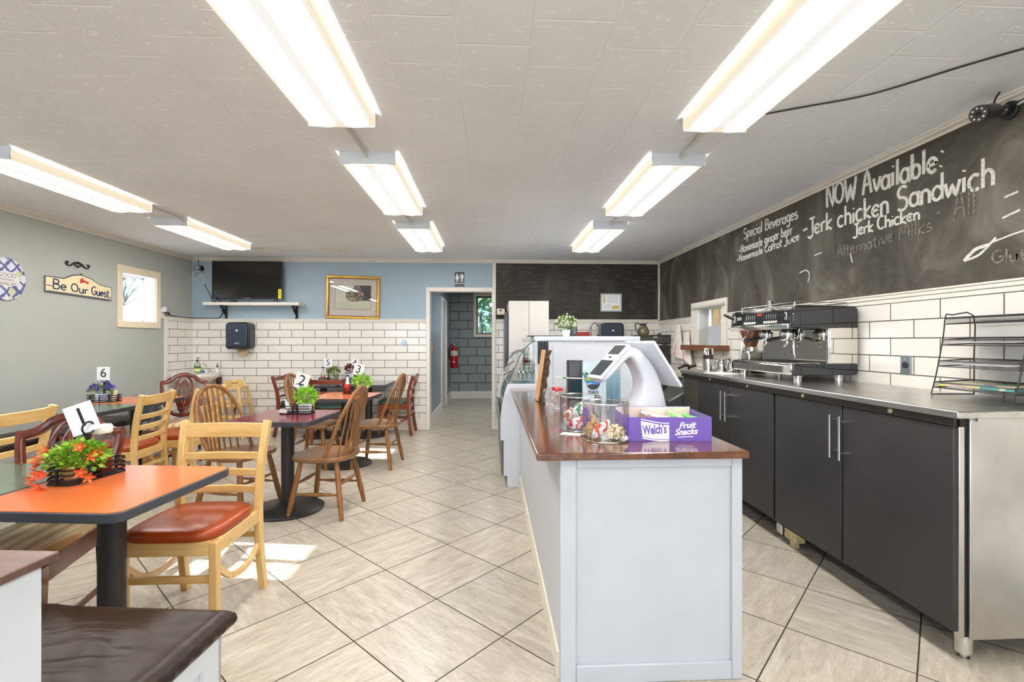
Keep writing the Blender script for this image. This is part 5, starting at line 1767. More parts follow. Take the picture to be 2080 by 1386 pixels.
t = thing('thermos', 'tall steel canister with a dark label beside the milk jugs', 'canister', (2.06, 4.42, WT))
MB().lathe([(0, 0), (0.045, 0), (0.045, 0.2), (0.038, 0.21), (0, 0.212)], 24).build('body', MIRROR, t)
MB().lathe([(0.0455, 0.11), (0.0458, 0.11), (0.0458, 0.15), (0.0455, 0.15)], 24).build('label', plain('label_brown_black', rgb(48, 34, 30), 0.5), t)
o = MB().grid(lambda u, v: (-0.11 + 0.22 * u, -0.1 + 0.2 * v, 0.003 + 0.05 * math.exp(-((u - .4) ** 2 + (v - .5) ** 2) * 14) + 0.008 * math.sin(u * 17) * math.sin(v * 13) * 0.5 + 0.004), 16, 14).build('cleaning_cloth', plain('cloth_white_pink', rgb(236, 222, 214), 0.8, var=0.06), None, ang=80, solid=0.004)
o.location = (2.03, 4.42 - 0.15, WT)
o.location = (2.3, 4.4, WT)
tag(o, 'crumpled pale cleaning cloth at the far end of the steel worktop', 'cloth')
o = MB().box(-0.09, 0.09, -0.13, 0.13, 0, 0.004).build('paper_sheet', PAPER, None)
o.location = (1.98, 3.98, WT + 0.001)
o.rotation_euler = (0, 0, 0.2)
tag(o, 'white sheet of paper lying on the worktop by the drip tray', 'paper')

# ------------------------------------------------------------ letter tray rack and outlet
def mesh_mat():
    tt = NT('wire_mesh')
    tc = tt.n('ShaderNodeTexCoord')
    sp = tt.n('ShaderNodeSeparateXYZ', ins={0: tc.outputs['Object']})
    a = tt.math('ABSOLUTE', tt.math('SINE', tt.math('MULTIPLY', tt.math('ADD', sp.outputs[1], sp.outputs[0]), 900.0)))
    b = tt.math('ABSOLUTE', tt.math('SINE', tt.math('MULTIPLY', tt.math('ADD', tt.math('SUBTRACT', sp.outputs[1], sp.outputs[0]), sp.outputs[2]), 900.0)))
    hole = tt.math('GREATER_THAN', tt.math('MINIMUM', a, b), 0.42)
    tt.set(color=rgb(40, 40, 42), rough=0.4)
    out = tt.t.nodes['Material Output']
    tr_ = tt.n('ShaderNodeBsdfTransparent')
    mx = tt.n('ShaderNodeMixShader')
    tt.put(mx.inputs[0], hole)
    tt.t.links.new(tt.p.outputs[0], mx.inputs[1])
    tt.t.links.new(tr_.outputs[0], mx.inputs[2])
    tt.t.links.new(mx.outputs[0], out.inputs[0])
    return tt.m


MESH = mesh_mat()
t = thing('letter_tray', 'black wire four-tier letter tray against the tiles at the right edge', 'letter tray', (2.40, 2.175, WT))
WIRE = plain('black_wire', rgb(40, 40, 42), 0.35, 0.3)
for y in (-0.195, 0.195):
    MB().tube(smooth_path([(-0.115, y, 0.006), (-0.085, y, 0.12), (-0.05, y, 0.3), (-0.036, y, 0.41), (0.0, y, 0.415), (0.115, y, 0.412), (0.118, y, 0.2), (0.118, y, 0.006)], 3), 0.0035, 6).tube([(-0.115, y, 0.004), (0.118, y, 0.004)], 0.0035, 6).build('side_frame', WIRE, t)
for k in range(4):
    z = 0.04 + 0.109 * k
    xf = -0.105 + 0.022 * k
    w_ = MB()
    for zz in (z, z + 0.028):
        w_.tube([(xf, -0.19, zz), (0.112, -0.19, zz + 0.01), (0.112, 0.19, zz + 0.01), (xf, 0.19, zz)], 0.0032, 6, closed=True)
    tr_ = w_.build('tray_rim', WIRE, t)
    MB().add([(xf, -0.19, z), (0.112, -0.19, z + 0.01), (0.112, 0.19, z + 0.01), (xf, 0.19, z), (0.112, -0.19, z + 0.038), (0.112, 0.19, z + 0.038), (xf, -0.19, z + 0.028), (xf, 0.19, z + 0.028)], [(0, 1, 2, 3), (1, 4, 5, 2), (0, 1, 4, 6), (3, 2, 5, 7)]).build('mesh_floor', MESH, tr_)


def art_mat():
    tt = NT('colour_leaflets')
    tc = tt.n('ShaderNodeTexCoord')
    vo = tt.n('ShaderNodeTexVoronoi', feature='F1', ins={'Vector': tc.outputs['Object'], 'Scale': 13.0})
    tt.set(color=tt.ramp(tt.n('ShaderNodeSeparateColor', ins={0: vo.outputs['Color']}).outputs[0], [(0.1, rgb(84, 160, 150)), (0.35, rgb(232, 220, 170)), (0.55, rgb(238, 210, 190)), (0.75, rgb(150, 130, 170)), (0.9, rgb(226, 196, 70))]), rough=0.35)
    return tt.m


o = MB().box(-0.1, 0.1, -0.17, 0.17, 0, 0.014).build('leaflet_stack', art_mat(), None, bev=0.002)
o.location = (2.405, 2.175, WT + 0.054)
o.rotation_euler = (0, -0.035, 0.05)
tag(o, 'colourful leaflets in the bottom tier of the letter tray', 'leaflets')
for k, (z, lab) in enumerate(((1, 'clear plastic sleeve papers in the third tier down of the letter tray'), (2, 'white papers in the second tier down of the letter tray'))):
    o = MB().box(-0.08, 0.085, -0.13, 0.15, 0, 0.003).build('paper_stack', plain('paper_dull', rgb(196, 194, 198), 0.6), None)
    o.location = (2.415 + 0.006 * z, 2.175, WT + 0.055 + 0.109 * z)
    o.rotation_euler = (0, -0.03, 0.03)
    tag(o, lab, 'papers')
t = thing('wall_outlet', 'steel outlet plate with a round black socket on the tiles above the worktop', 'outlet', (XR - 0.012, 2.795, 1.163))
MB().box(-0.008, 0, -0.037, 0.037, -0.058, 0.058).build('plate', steel('steel_plate', (0.35, 0.38, 0.42), 0.3, 2), t, bev=0.003)
MB().cyl((-0.008, 0, 0), (-0.014, 0, 0), 0.02, n=24).build('socket', BLACK_PLASTIC, t, bev=0.002)
for z in (-0.036, 0.036):
    MB().cyl((-0.008, 0, z), (-0.01, 0, z), 0.005, n=10).build('screw', CHROME, t)

# ------------------------------------------------------------ pastry display case
CASE_WHITE = plain('case_white', rgb(208, 212, 219), 0.3, var=0.015)
t = thing('display_case', 'white pastry display case with curved glass behind the counter', 'display case', (0.75, 5.05, 0))
ya, yb = 4.26 - 5.05, 5.9 - 5.05
ox = -0.75
# profile of the end panel in x-z (customer side is -x)
low = [(0.15, 0.0), (0.15, 0.1), (0.118, 0.1), (0.118, 0.42), (0.09, 0.42), (0.088, 0.6), (0.1, 0.72), (0.125, 0.84), (0.155, 0.925), (1.3, 0.925), (1.3, 0.0)]
for y in (ya, yb - 0.03):
    MB().prism([(x + ox, z) for x, z in low], -(y + 0.03), -y, Matrix.Rotation(PI / 2, 4, 'X')).build('end_panel', CASE_WHITE, t, bev=0.002)
MB().box(0.16 + ox, 1.3 + ox, ya + 0.03, yb - 0.03, 0.02, 0.92).build('cabinet', plain('case_inside', rgb(190, 196, 200), 0.4), t)
for y in (ya, yb - 0.03):
    MB().prism([(x + ox, z) for x, z in ((0.40, 0.925), (0.40, 1.31), (0.425, 1.31), (0.425, 0.925))], -(y + 0.03), -y, Matrix.Rotation(PI / 2, 4, 'X')).build('post', CASE_WHITE, t, bev=0.002)
MB().box(0.515 + ox, 1.3 + ox, ya, yb - 0.02, 0.925, 1.31).build('upper_cabinet', CASE_WHITE, t, bev=0.003)
MB().box(0.425 + ox, 0.515 + ox, ya + 0.004, ya + 0.01, 0.925, 1.31).build('upper_strip', CASE_WHITE, t)
MB().box(0.395 + ox, 1.352 + ox, ya - 0.015, yb, 1.311, 1.352).build('top', CASE_WHITE, t, bev=0.004)
MB().box(0.56 + ox, 0.5625 + ox, ya - 0.0012, ya, 0.925, 1.27).build('panel_seam', plain('seam_grey', rgb(120, 120, 124), 0.5), t)
cur = smooth_path([(0.10, 0, 0.62), (0.118, 0, 0.76), (0.155, 0, 0.9), (0.21, 0, 1.05), (0.275, 0, 1.19), (0.335, 0, 1.27), (0.40, 0, 1.312)], 4)
g = MB()
cur2 = [(p.x + ox, p.z) for p in cur]
g.grid(lambda u, v: (cur2[int(round(u * (len(cur2) - 1)))][0], ya + 0.01 + v * (yb - ya - 0.02), cur2[int(round(u * (len(cur2) - 1)))][1]), len(cur2) - 1, 2)
CASE_GLASS = glassy('case_glass', (0.88, 0.95, 0.93), 0.9, base=0.07)
g.build('curved_glass', CASE_GLASS, t)
end = [(x, z) for x, z in cur2 if z > 0.925]
MB().add([(x, ya + 0.016, z) for x, z in [(0.16 + ox, 0.926)] + end + [(0.40 + ox, 0.926)]], [tuple(range(len(end) + 2))]).build('end_glass', CASE_GLASS, t)
MB().tube([(p.x + ox, ya + 0.012, p.z) for p in cur], 0.0045, 6).build('glass_edge', plain('edge_dark_green', rgb(60, 84, 84), 0.2), t)
for z, x in ((1.09, 0.28), (0.94, 0.2), (1.2, 0.34)):
    MB().box(x + ox, 0.5 + ox, ya + 0.05, yb - 0.05, z, z + 0.005).build('glass_shelf', CASE_GLASS, t)
for z, x in ((1.11, 0.20), (1.02, 0.17)):
    MB().tube([(x + ox - 0.045, ya + 0.2, z - 0.03), (x + ox + 0.012, ya + 0.12, z + 0.012)], 0.006, 6).build('glass_hinge', CHROME, t)
MB().box(0.10 + ox, 0.118 + ox, ya + 0.04, yb - 0.04, 0.1, 0.42).build('front_grille', plain('grille_grey', rgb(92, 94, 96), 0.4), t)
MB().box(0.078 + ox, 0.088 + ox, ya + 0.03, yb - 0.03, 0.42, 0.62).build('front_band', plain('band_green_grey', rgb(92, 100, 96), 0.25), t)
# glasses kept in the case
GL = glassy('stem_glass', (0.9, 0.94, 0.95), 0.9, base=0.12)
g0 = None
k = 0
for z in (0.946,):
    for i in range(4):
        for j in range(2):
            lab = 'upturned glass on the case floor, row %s from the front' % ('first' if j == 0 else 'second')
            pos = (0.27 + i * 0.042 + 0.01 * j, 4.36 + j * 0.1, z)
            if g0 is None:
                g0 = MB().lathe([(0.016, 0.0), (0.019, 0.07), (0.004, 0.085), (0.004, 0.11), (0.016, 0.115)], 14, caps=False).build('drinking_glass', GL, None)
                g0.location = pos
                tag(g0, lab, 'glass', 'glasses inside the display case')
            else:
                c = g0.copy()
                C.objects.link(c)
                c.location = pos
                c['label'] = lab
t = thing('wire_basket', 'white wire basket of folded cloths inside the display case', 'basket', (0.345, 4.6, 1.097))
m = MB()
for z in (0.0, 0.04, 0.08):
    m.tube([(-0.045, -0.1, z), (0.045, -0.1, z), (0.045, 0.1, z), (-0.045, 0.1, z)], 0.0025, 5, closed=True)
for i in range(9):
    m.tube([(-0.045, -0.1 + i * 0.025, 0), (-0.045, -0.1 + i * 0.025, 0.08)], 0.002, 5)
m.build('wires', plain('wire_white', rgb(210, 216, 220), 0.3), t)
MB().box(-0.04, 0.04, -0.08, 0.08, 0.002, 0.05).build('cloth', plain('cloth_maroon', rgb(120, 50, 54), 0.8), t, bev=0.01)
o = MB().grid(lambda u, v: (0.09 * u - 0.045, 0.012 * math.sin(u * 22) , -0.2 + 0.2 * v), 24, 4).build('hanging_towel', plain('towel_dark_grey', rgb(72, 76, 84), 0.8), None, ang=80, solid=0.004)
o.location = (0.47, 4.243, 1.306)
tag(o, 'dark grey towel hanging at the corner of the display case', 'towel')
TOPZ = 1.3525
o = MB().box(-0.2, 0.2, -0.13, 0.13, 0, 0.008).build('serving_tray', BLACK_PLASTIC, None, bev=0.003)
o.location = (0.55, 4.5, TOPZ)
tag(o, 'black flat tray overhanging the left end of the display case top', 'tray', 'black trays on the case')
o2 = o.copy()
C.objects.link(o2)
o2.location = (0.66, 4.8, TOPZ)
o2['label'] = 'second black flat tray farther back on the display case top'
p = thing('potted_plant', 'white pot of small cream flowers on top of the display case', 'plant', (0.70, 4.38, TOPZ))
pot_mesh(0.03, 0.04, 0.062).build('pot', POT_WHITE, p)
foliage('foliage', LEAF_DARK, p, (0.0, 0, 0.12), 0.085, 0.07, 0.07, 190, 0.028, 31)
rnd = random.Random(41)
for i in range(34):
    a = rnd.uniform(0, 6.28)
    rr = math.sqrt(rnd.random())
    q = (0.1 * rr * math.cos(a), 0.085 * rr * math.sin(a), 0.12 + 0.085 * (1 - rr * 0.7) + rnd.uniform(-0.05, 0.015))
    blossom(FL_CREAM, p, q, (q[0] * 2, q[1] * 2 - 0.08, 0.1), 0.017)
o = thing('speaker', 'small black speaker behind the cream flowers', 'speaker', (0.82, 4.75, TOPZ))
MB().box(-0.045, 0.045, -0.04, 0.04, 0, 0.105).build('body', BLACK_PLASTIC, o, bev=0.008)
MB().box(0.0, 0.03, -0.0415, -0.04, 0.03, 0.085).build('panel', plain('grey_panel', rgb(90, 94, 98), 0.2), o)

# ------------------------------------------------------------ tall white cabinet, dark fridge edge
t = thing('tall_cabinet', 'tall white two-door cabinet against the back chalkboard', 'cabinet', (0.508, 6.65, 0))
MB().box(-0.266, 0.266, -0.33, 0.42, 0.06, 1.84).build('carcass', CASE_WHITE, t, bev=0.003)
for s in (-1, 1):
    MB().box(min(s * 0.266, s * 0.0025), max(s * 0.266, s * 0.0025), -0.352, -0.331, 0.08, 1.842).build('door', plain('door_white_warm', rgb(205, 199, 192), 0.35, var=0.015), t, bev=0.003)
t = thing('upright_fridge', 'narrow dark side of a fridge left of the tall white cabinet', 'fridge', (0.215, 6.68, 0))
MB().box(-0.022, 0.022, -0.34, 0.39, 0.02, 1.70).build('side', plain('fridge_navy', rgb(40, 46, 62), 0.3), t, bev=0.003)
t = thing('timer_box', 'cream timer box on the wall beside the tall white cabinet', 'timer', (0.15, 7.03, 1.74))
MB().box(-0.055, 0.06, -0.06, 0.042, -0.045, 0.045).build('box', CREAM, t, bev=0.004)
MB().box(-0.02, 0.015, -0.062, -0.06, 0.005, 0.03).build('dial', BLACK_PLASTIC, t)

# ------------------------------------------------------------ back sink, tap, brewer
t = thing('sink_counter', 'steel sink counter along the back wall behind the display case', 'sink', (1.42, 6.72, 0))
MB().box(-0.55, 0.62, -0.33, 0.33, 0.88, 0.92).build('top', STEEL_TOP, t, bev=0.004)
MB().box(-0.53, 0.6, -0.3, 0.33, 0.1, 0.88).build('cabinet', plain('sink_grey', rgb(150, 150, 148), 0.4), t)
t = thing('spring_tap', 'coiled spring tap rising behind the display case', 'tap', (1.45, 6.85, 0.92))
arc = smooth_path([(0, 0, 0.0), (0, 0, 0.5), (0.01, 0, 0.6), (0.06, 0, 0.655), (0.11, 0, 0.6), (0.115, 0, 0.48)], 8)
MB().tube(arc, 0.009, 8).build('pipe', CHROME, t)
hel = []
for i in range(len(arc) * 4 - 4):
    u = i / 4
    a, b = arc[int(u)], arc[min(int(u) + 1, len(arc) - 1)]
    c_ = a.lerp(b, u - int(u))
    if c_.z > 0.42:
        hel.append(c_ + V(math.cos(i * 1.9) * 0.016, math.sin(i * 1.9) * 0.016, math.cos(i * 1.9) * 0.006))
MB().tube(hel, 0.004, 5).build('spring', CHROME, t)
MB().cyl((0.115, 0, 0.49), (0.115, 0, 0.4), 0.014, 0.018, 12).build('spray_head', BLACK_PLASTIC, t)
o = MB().box(-0.15, 0.15, -0.01, 0.01, 0, 0.08).build('red_notice', plain('notice_red', rgb(178, 60, 46), 0.5), None)
o.location = (1.36, 7.06, 1.365)
tag(o, 'red strip on the tiles behind the spring tap', 'sign')


def dispenser(label, x, y, z, group='paper towel dispensers', full=True):
    t = thing('towel_dispenser', label, 'dispenser', (x, y, z), 0, group)
    w_, h = 0.168, 0.4
    pts = []
    for k in range(13):
        a = PI * k / 12
        pts.append((w_ * math.copysign(abs(math.cos(a)) ** 0.35, math.cos(a)), h - 0.075 + 0.075 * math.sin(a) ** 0.6))
    poly = [(-w_, 0.05), (-w_ + 0.03, 0.02), (w_ - 0.03, 0.02), (w_, 0.05)] + pts
    MB().prism(poly, 0.0, 0.17, FRONT).build('shell', plain('shell_black', rgb(42, 43, 46), 0.25), t, bev=0.012, seg=3)
    cov = [(a * 0.88 - 0.005, 0.085 + (b - 0.05) * 0.86) for a, b in poly]
    MB().prism(cov, 0.17, 0.192, FRONT).build('cover', plain('cover_slate', rgb(52, 60, 74), 0.15), t, bev=0.012, seg=3)
    MB().prism([(-0.02, 0.272), (0.02, 0.272), (0.016, 0.278), (-0.016, 0.278)], 0.1925, 0.1932, FRONT).prism([(0.012 * math.cos(2 * PI * k / 12), 0.29 + 0.01 * math.sin(2 * PI * k / 12)) for k in range(12)], 0.1925, 0.1932, FRONT).build('emblem', PAPER, t)
    if full:
        MB().prism([(-0.03, 0.1), (0.03, 0.1), (0.03, 0.108), (-0.03, 0.108)], 0.1925, 0.1932, FRONT).build('label_mark', PAPER, t)
        MB().add([(-0.08, -0.05, 0.03), (0.075, -0.05, 0.03), (0.11, -0.075, -0.03), (0.035, -0.08, -0.085), (-0.055, -0.07, -0.045), (0.0, -0.1, -0.03)], [(0, 1, 5), (1, 2, 5), (2, 3, 5), (3, 4, 5), (4, 0, 5)]).build('paper_towel', plain('kraft_paper', rgb(206, 180, 140), 0.8), t)
    return t


dispenser('dark towel dispenser with a brown paper towel on the tiles below the television shelf', -3.575, YB - 0.012, 1.175)
dispenser('dark towel dispenser on the right back wall, half hidden by the display case', 1.79, YB - 0.012, 1.18)

t = thing('coffee_brewer', 'tall dark coffee brewer in the back right corner', 'coffee brewer', (2.31, 6.62, 0.0))
MB().box(-0.215, 0.215, -0.03, 0.4, 0.3, 1.385).build('body', plain('brewer_dark', rgb(62, 58, 54), 0.35, 0.2), t, bev=0.006)
MB().box(-0.205, 0.205, -0.042, -0.03, 1.28, 1.375).build('top_panel', plain('brewer_panel', rgb(74, 70, 66), 0.3), t, bev=0.003)
MB().box(-0.215, 0.215, -0.05, -0.03, 1.25, 1.262).build('steel_strip', CHROME, t)
MB().box(-0.22, 0.22, -0.05, 0.4, 1.386, 1.396).build('warmer_plate', plain('plate_brown', rgb(112, 98, 80), 0.3, 0.5), t, bev=0.002)
MB().box(-0.03, 0.03, -0.044, -0.042, 1.36, 1.37).build('badge', PAPER, t)
MB().cyl((0.1, 0.08, 1.396), (0.1, 0.08, 1.42), 0.025, n=14).build('knob', BLACK_PLASTIC, t)
t = thing('coffee_carafe', 'smoky glass coffee carafe with a black handle on top of the brewer', 'carafe', (2.175, 6.70, 1.3965))
SMOKE = glassy('smoky_glass', (0.62, 0.56, 0.44), 0.8, base=0.1)
MB().lathe([(0.002, 0.001), (0.07, 0.001), (0.09, 0.03), (0.088, 0.06), (0.06, 0.11), (0.04, 0.14), (0.042, 0.15)], 28, caps=False).build('bowl', SMOKE, t)
MB().lathe([(0.041, 0.135), (0.044, 0.14), (0.044, 0.158), (0.041, 0.16)], 24).build('band', BLACK_PLASTIC, t)
MB().add([(0.02, -0.035, 0.155), (0.075, 0, 0.18), (0.02, 0.035, 0.155), (0.04, 0, 0.148)], [(0, 1, 3), (1, 2, 3), (0, 2, 1)]).build('spout', BLACK_PLASTIC, t)
MB().tube(smooth_path([(-0.04, 0, 0.15), (-0.09, 0, 0.165), (-0.115, 0, 0.15), (-0.105, 0, 0.09), (-0.118, 0, 0.06)], 5), [0.008] * 21, 8).build('handle', BLACK_PLASTIC, t)

# ------------------------------------------------------------ right back corner
t = thing('waste_bin', 'black bin with a sloping lid beyond the far refrigerator', 'bin', (1.95, 4.79, 0))
MB().box(-0.2, 0.2, -0.2, 0.2, 0, 0.66).build('body', plain('bin_black', rgb(40, 42, 42), 0.4), t, bev=0.015)
MB().prism([(-0.21, 0.66), (0.21, 0.66), (0.21, 0.92), (0.13, 0.92), (-0.21, 0.72)], -0.21, 0.21, Matrix.Rotation(PI / 2, 4, 'X')).build('lid', plain('bin_lid_grey', rgb(66, 68, 66), 0.3), t, bev=0.012)
t = thing('hand_sink', 'small wall shelf sink beside the hanging bags in the right back corner', 'sink', (2.32, 5.35, 0))
MB().box(-0.2, 0.215, -0.35, 0.4, 0.9, 0.955).build('basin', plain('sink_beige', rgb(196, 184, 164), 0.4), t, bev=0.01)
MB().box(-0.17, 0.2, -0.3, 0.35, 0.0, 0.9).build('cupboard', plain('cupboard_grey_green', rgb(110, 116, 108), 0.5), t)
t = thing('tap', 'black sink tap beyond the steel worktop', 'tap', (2.12, 5.1, 0.956))
MB().tube(smooth_path([(0.08, 0.1, 0), (0.06, 0.05, 0.075), (0, 0, 0.085), (-0.09, -0.05, 0.06)], 5), 0.014, 8).build('spout', BLACK_PLASTIC, t)
MB().cyl((0.06, 0.05, 0.07), (0.12, 0.0, 0.09), 0.018, n=10).build('lever', BLACK_PLASTIC, t)
t = thing('spray_bottle', 'purple-topped bottle standing by the end of the worktop', 'bottle', (1.9, 4.74, 0.923))
MB().lathe([(0, 0), (0.03, 0), (0.03, 0.05), (0.012, 0.075), (0, 0.075)], 14).build('body', plain('bottle_violet', rgb(98, 66, 190), 0.3), t)
MB().tube([(0.0, 0, 0.08), (0.05, 0, 0.06)], [0.014, 0.006], 8).build('nozzle', plain('nozzle_violet', rgb(70, 44, 170), 0.3), t)
t.location = (2.02, 4.72, 0.921)
BAG = NT('thin_plastic_bag')
nzb = BAG.noise(BAG.coord(), 9, 4)
BAG.set(color=BAG.ramp(nzb, [(0.5, rgb(238, 232, 226)), (0.62, rgb(234, 214, 206)), (0.72, rgb(214, 120, 110))]), rough=0.35)
for i, (y, z, s, lab) in enumerate(((6.22, 1.31, 0.9, 'white plastic bag with red print hanging on the tiles, nearer the corner'), (5.94, 1.23, 0.85, 'white plastic bag hanging lower on the tiles, nearer the serving window'))):
    b = MB()

    def fn(u, v, s=s, i=i):
        a = 2 * PI * u
        q = (0.05 + 0.125 * v ** 0.6) * (1 + 0.22 * math.sin(a * 3 + v * 5 + i) * v) * s
        return (-0.02 - 0.045 * v * (1 + math.cos(a)) * 0.6 * s, q * math.sin(a) + 0.02 * math.sin(v * 6), 0.24 * s - 0.46 * s * v + 0.03 * math.sin(a * 2 + i) * v)
    b.grid(fn, 26, 12)
    o = b.build('carrier_bag', BAG.m, None, ang=80)
    o.location = (XR - 0.03, y, z)
    tag(o, lab, 'plastic bag', 'hanging plastic bags')
o = MB().tube([(0, 0, 0), (-0.03, 0, 0), (-0.035, 0, 0.02)], 0.004, 6).build('bag_hook', CHROME, None)
o.location = (XR - 0.012, 6.06, 1.54)
tag(o, 'small hook on the tiles above the plastic bags', 'hook')
# fence and shrubs outside the serving window
t = thing('garden_fence', 'weathered wooden fence seen through the serving window', 'fence', (5.2, 8.6, 0), math.radians(-60))
FENCE = wood('fence_wood', rgb(110, 78, 44), rgb(176, 138, 88), 'z', 6, 6, 0.7, 0)
for k in range(26):
    MB().box(-2.0 + k * 0.155, -1.86 + k * 0.155, 0, 0.03, 0, 2.3).build('board', FENCE, t)

# ------------------------------------------------------------ television corner
t = thing('television', 'wide black television standing on the white wall shelf', 'television', (-3.475, 6.98, 1.862))
MB().box(-0.487, 0.487, -0.02, 0.03, 0.05, 0.59).build('shell', BLACK_PLASTIC, t, bev=0.004)
MB().box(-0.478, 0.478, -0.0215, -0.02, 0.068, 0.582).build('screen', plain('tv_screen', rgb(24, 24, 22), 0.09, var=0.02), t)
MB().box(-0.05, 0.05, -0.022, -0.02, 0.055, 0.064).build('maker_badge', plain('badge_grey', rgb(150, 150, 150), 0.3), t)
for s in (-1, 1):
    MB().tube([(s * 0.4, 0, 0.06), (s * 0.405, -0.09, 0.004), (s * 0.41, -0.1, 0.004)], 0.006, 6).tube([(s * 0.4, 0, 0.06), (s * 0.405, 0.07, 0.004)], 0.006, 6).build('foot', BLACK_PLASTIC, t)
st = MB().box(0.44, 0.486, -0.023, -0.0215, 0.055, 0.19).build('energy_sticker', plain('sticker_yellow', rgb(240, 222, 20), 0.5), t)
m = MB()
for k in range(4):
    m.box(0.453, 0.473, -0.0235, -0.023, 0.085 + k * 0.024, 0.096 + k * 0.024)
o = m.build('sticker_marks', plain('print_olive', rgb(110, 104, 30), 0.5), st)
o['kind'] = 'stuff'
t = thing('wall_shelf', 'white wall shelf on two scrolled black brackets below the television', 'shelf', (-3.38, 7.0, 1.838))
MB().box(-0.665, 0.665, -0.12, 0.083, -0.022, 0.022).build('board', WHITE_TRIM, t, bev=0.005)
for x in (-0.44, 0.56):
    b = MB().box(x - 0.012, x + 0.012, 0.07, 0.083, -0.215, -0.022).box(x - 0.012, x + 0.012, -0.09, 0.083, -0.033, -0.022)
    b.tube(smooth_path([(x, -0.08, -0.035), (x, -0.03, -0.06), (x, -0.035, -0.1), (x, 0.01, -0.09), (x, 0.0, -0.055), (x, 0.03, -0.11), (x, 0.055, -0.16), (x, 0.03, -0.14)], 5), 0.009, 6)
    b.tube(smooth_path([(x - 0.02, 0.06, -0.2), (x + 0.02, 0.05, -0.16), (x - 0.02, 0.04, -0.12), (x + 0.02, 0.0, -0.08), (x - 0.02, -0.05, -0.05)], 4), 0.006, 6)
    b.build('bracket', plain('wrought_black', rgb(26, 25, 26), 0.45, 0.3), t)
t = thing('set_top_box', 'slim black box on the shelf under the left of the television', 'box', (-3.72, 6.93, 1.861))
MB().box(-0.11, 0.11, -0.05, 0.04, 0, 0.025).build('case', BLACK_PLASTIC, t, bev=0.003)
for k in range(4):
    MB().box(-0.08 + k * 0.035, -0.06 + k * 0.035, -0.0508, -0.05, 0.008, 0.018).build('port', plain('port_grey', rgb(120, 140, 140), 0.4), t)


def camera(name_label, loc, d, rz_body):
    """bullet security camera: round mount on the wall, arm, body pointing along d."""
    t = thing('security_camera', name_label, 'camera', loc, 0, 'security cameras')
    d = Vector(d).normalized()
    MB().cyl((0, 0, 0), Vector(rz_body) * 0.02, 0.045, 0.042, 24).build('mount', BLACK_PLASTIC, t, bev=0.003)
    MB().ball(Vector(rz_body) * 0.035, 0.026, n=14, m=10).build('ball_joint', GLOSS_BLACK, t)
    a = Vector(rz_body) * 0.05
    MB().tube([a - d * 0.01, a + d * 0.05, a + d * 0.06, a + d * 0.15], [0.016, 0.022, 0.037, 0.039], 20).build('body', plain('camera_dark', rgb(48, 48, 44), 0.3), t)
    MB().tube([a + d * 0.15, a + d * 0.165], [0.04, 0.039], 20).build('hood', BLACK_PLASTIC, t)
    f = MB()
    u = d.orthogonal().normalized()
    v = d.cross(u)
    for k in range(8):
        q = 2 * PI * k / 8
        p = a + d * 0.1655 + (u * math.cos(q) + v * math.sin(q)) * 0.026
        f.cyl(p, p + d * 0.001, 0.005, n=8)
    f.build('led_ring', plain('led_grey', rgb(200, 200, 192), 0.2), t)['kind'] = 'stuff'
    MB().cyl(a + d * 0.165, a + d * 0.1665, 0.012, n=14).build('lens', plain('lens_dark', rgb(30, 26, 24), 0.05), t)
    MB().tube(smooth_path([a + d * 0.03, a + d * 0.05 + V(0, 0, 0.05), a + d * 0.0 + V(0, -0.02, 0.12)], 4), 0.005, 6).build('antenna', BLACK_PLASTIC, t)
    return t


camera('black bullet camera high on the blue wall in the left back corner', (-4.18, YB, 2.36), (0.35, -1, -0.12), (0, -1, 0))
camera('black bullet camera below the moulding at the top of the long chalkboard', (XR - 0.012, 2.21, 2.435), (-0.9, -0.2, -0.22), (-1, 0, 0))


def cable(label, pts, r, m, n=6):
    o = MB().tube(smooth_path(pts, n), r, 6).build('cable', m)
    return tag(o, label, 'cable')


CABLE_B = plain('cable_black', rgb(30, 30, 30), 0.5)
CABLE_W = plain('cable_white', rgb(226, 224, 218), 0.5)
cable('black cable running across the ceiling from the counter light to the chalkboard', [(1.42, 2.46, 2.507), (1.6, 2.37, 2.509), (1.85, 2.22, 2.507), (2.1, 1.94, 2.509), (2.45, 1.6, 2.508)], 0.0042, CABLE_B)
cable('white loop of wire hanging below the corner camera', [(-4.17, YB - 0.02, 2.33), (-4.25, YB - 0.03, 2.30), (-4.29, YB - 0.03, 2.25), (-4.24, YB - 0.03, 2.19), (-4.2, YB - 0.02, 2.23), (-4.17, YB - 0.015, 2.27), (-4.13, YB - 0.012, 2.14)], 0.005, CABLE_W)
cable('thin black wire from the corner camera down to the wall shelf', [(-4.13, YB - 0.012, 2.14), (-4.06, YB - 0.01, 1.99), (-4.0, YB - 0.012, 1.86)], 0.0045, CABLE_B)
cable('black cable along the tile ledge from the window outlet to the shelf', [(-4.285, 6.5, 1.665), (-4.285, 6.75, 1.642), (-4.28, 7.0, 1.64), (-4.1, 7.06, 1.64), (-3.95, 7.06, 1.64), (-3.9, 7.06, 1.66), (-3.86, 7.065, 1.75), (-3.9, 7.06, 1.82)], 0.006, CABLE_B)
cable('white cable curving from the camera at the right edge', [(XR - 0.02, 2.19, 2.44), (XR - 0.03, 2.13, 2.445), (XR - 0.02, 2.06, 2.41)], 0.006, CABLE_W)
t = thing('plug_adapter', 'white plug with a black cable on the outlet beside the small window', 'plug', (XL, 6.46, 1.69))
MB().box(0, 0.05, -0.02, 0.025, 0.0, 0.07).build('plug', WHITE_PLASTIC, t, bev=0.008)
MB().box(0, 0.008, -0.04, 0.04, -0.08, 0.05).build('plate', WHITE_TRIM, t, bev=0.002)
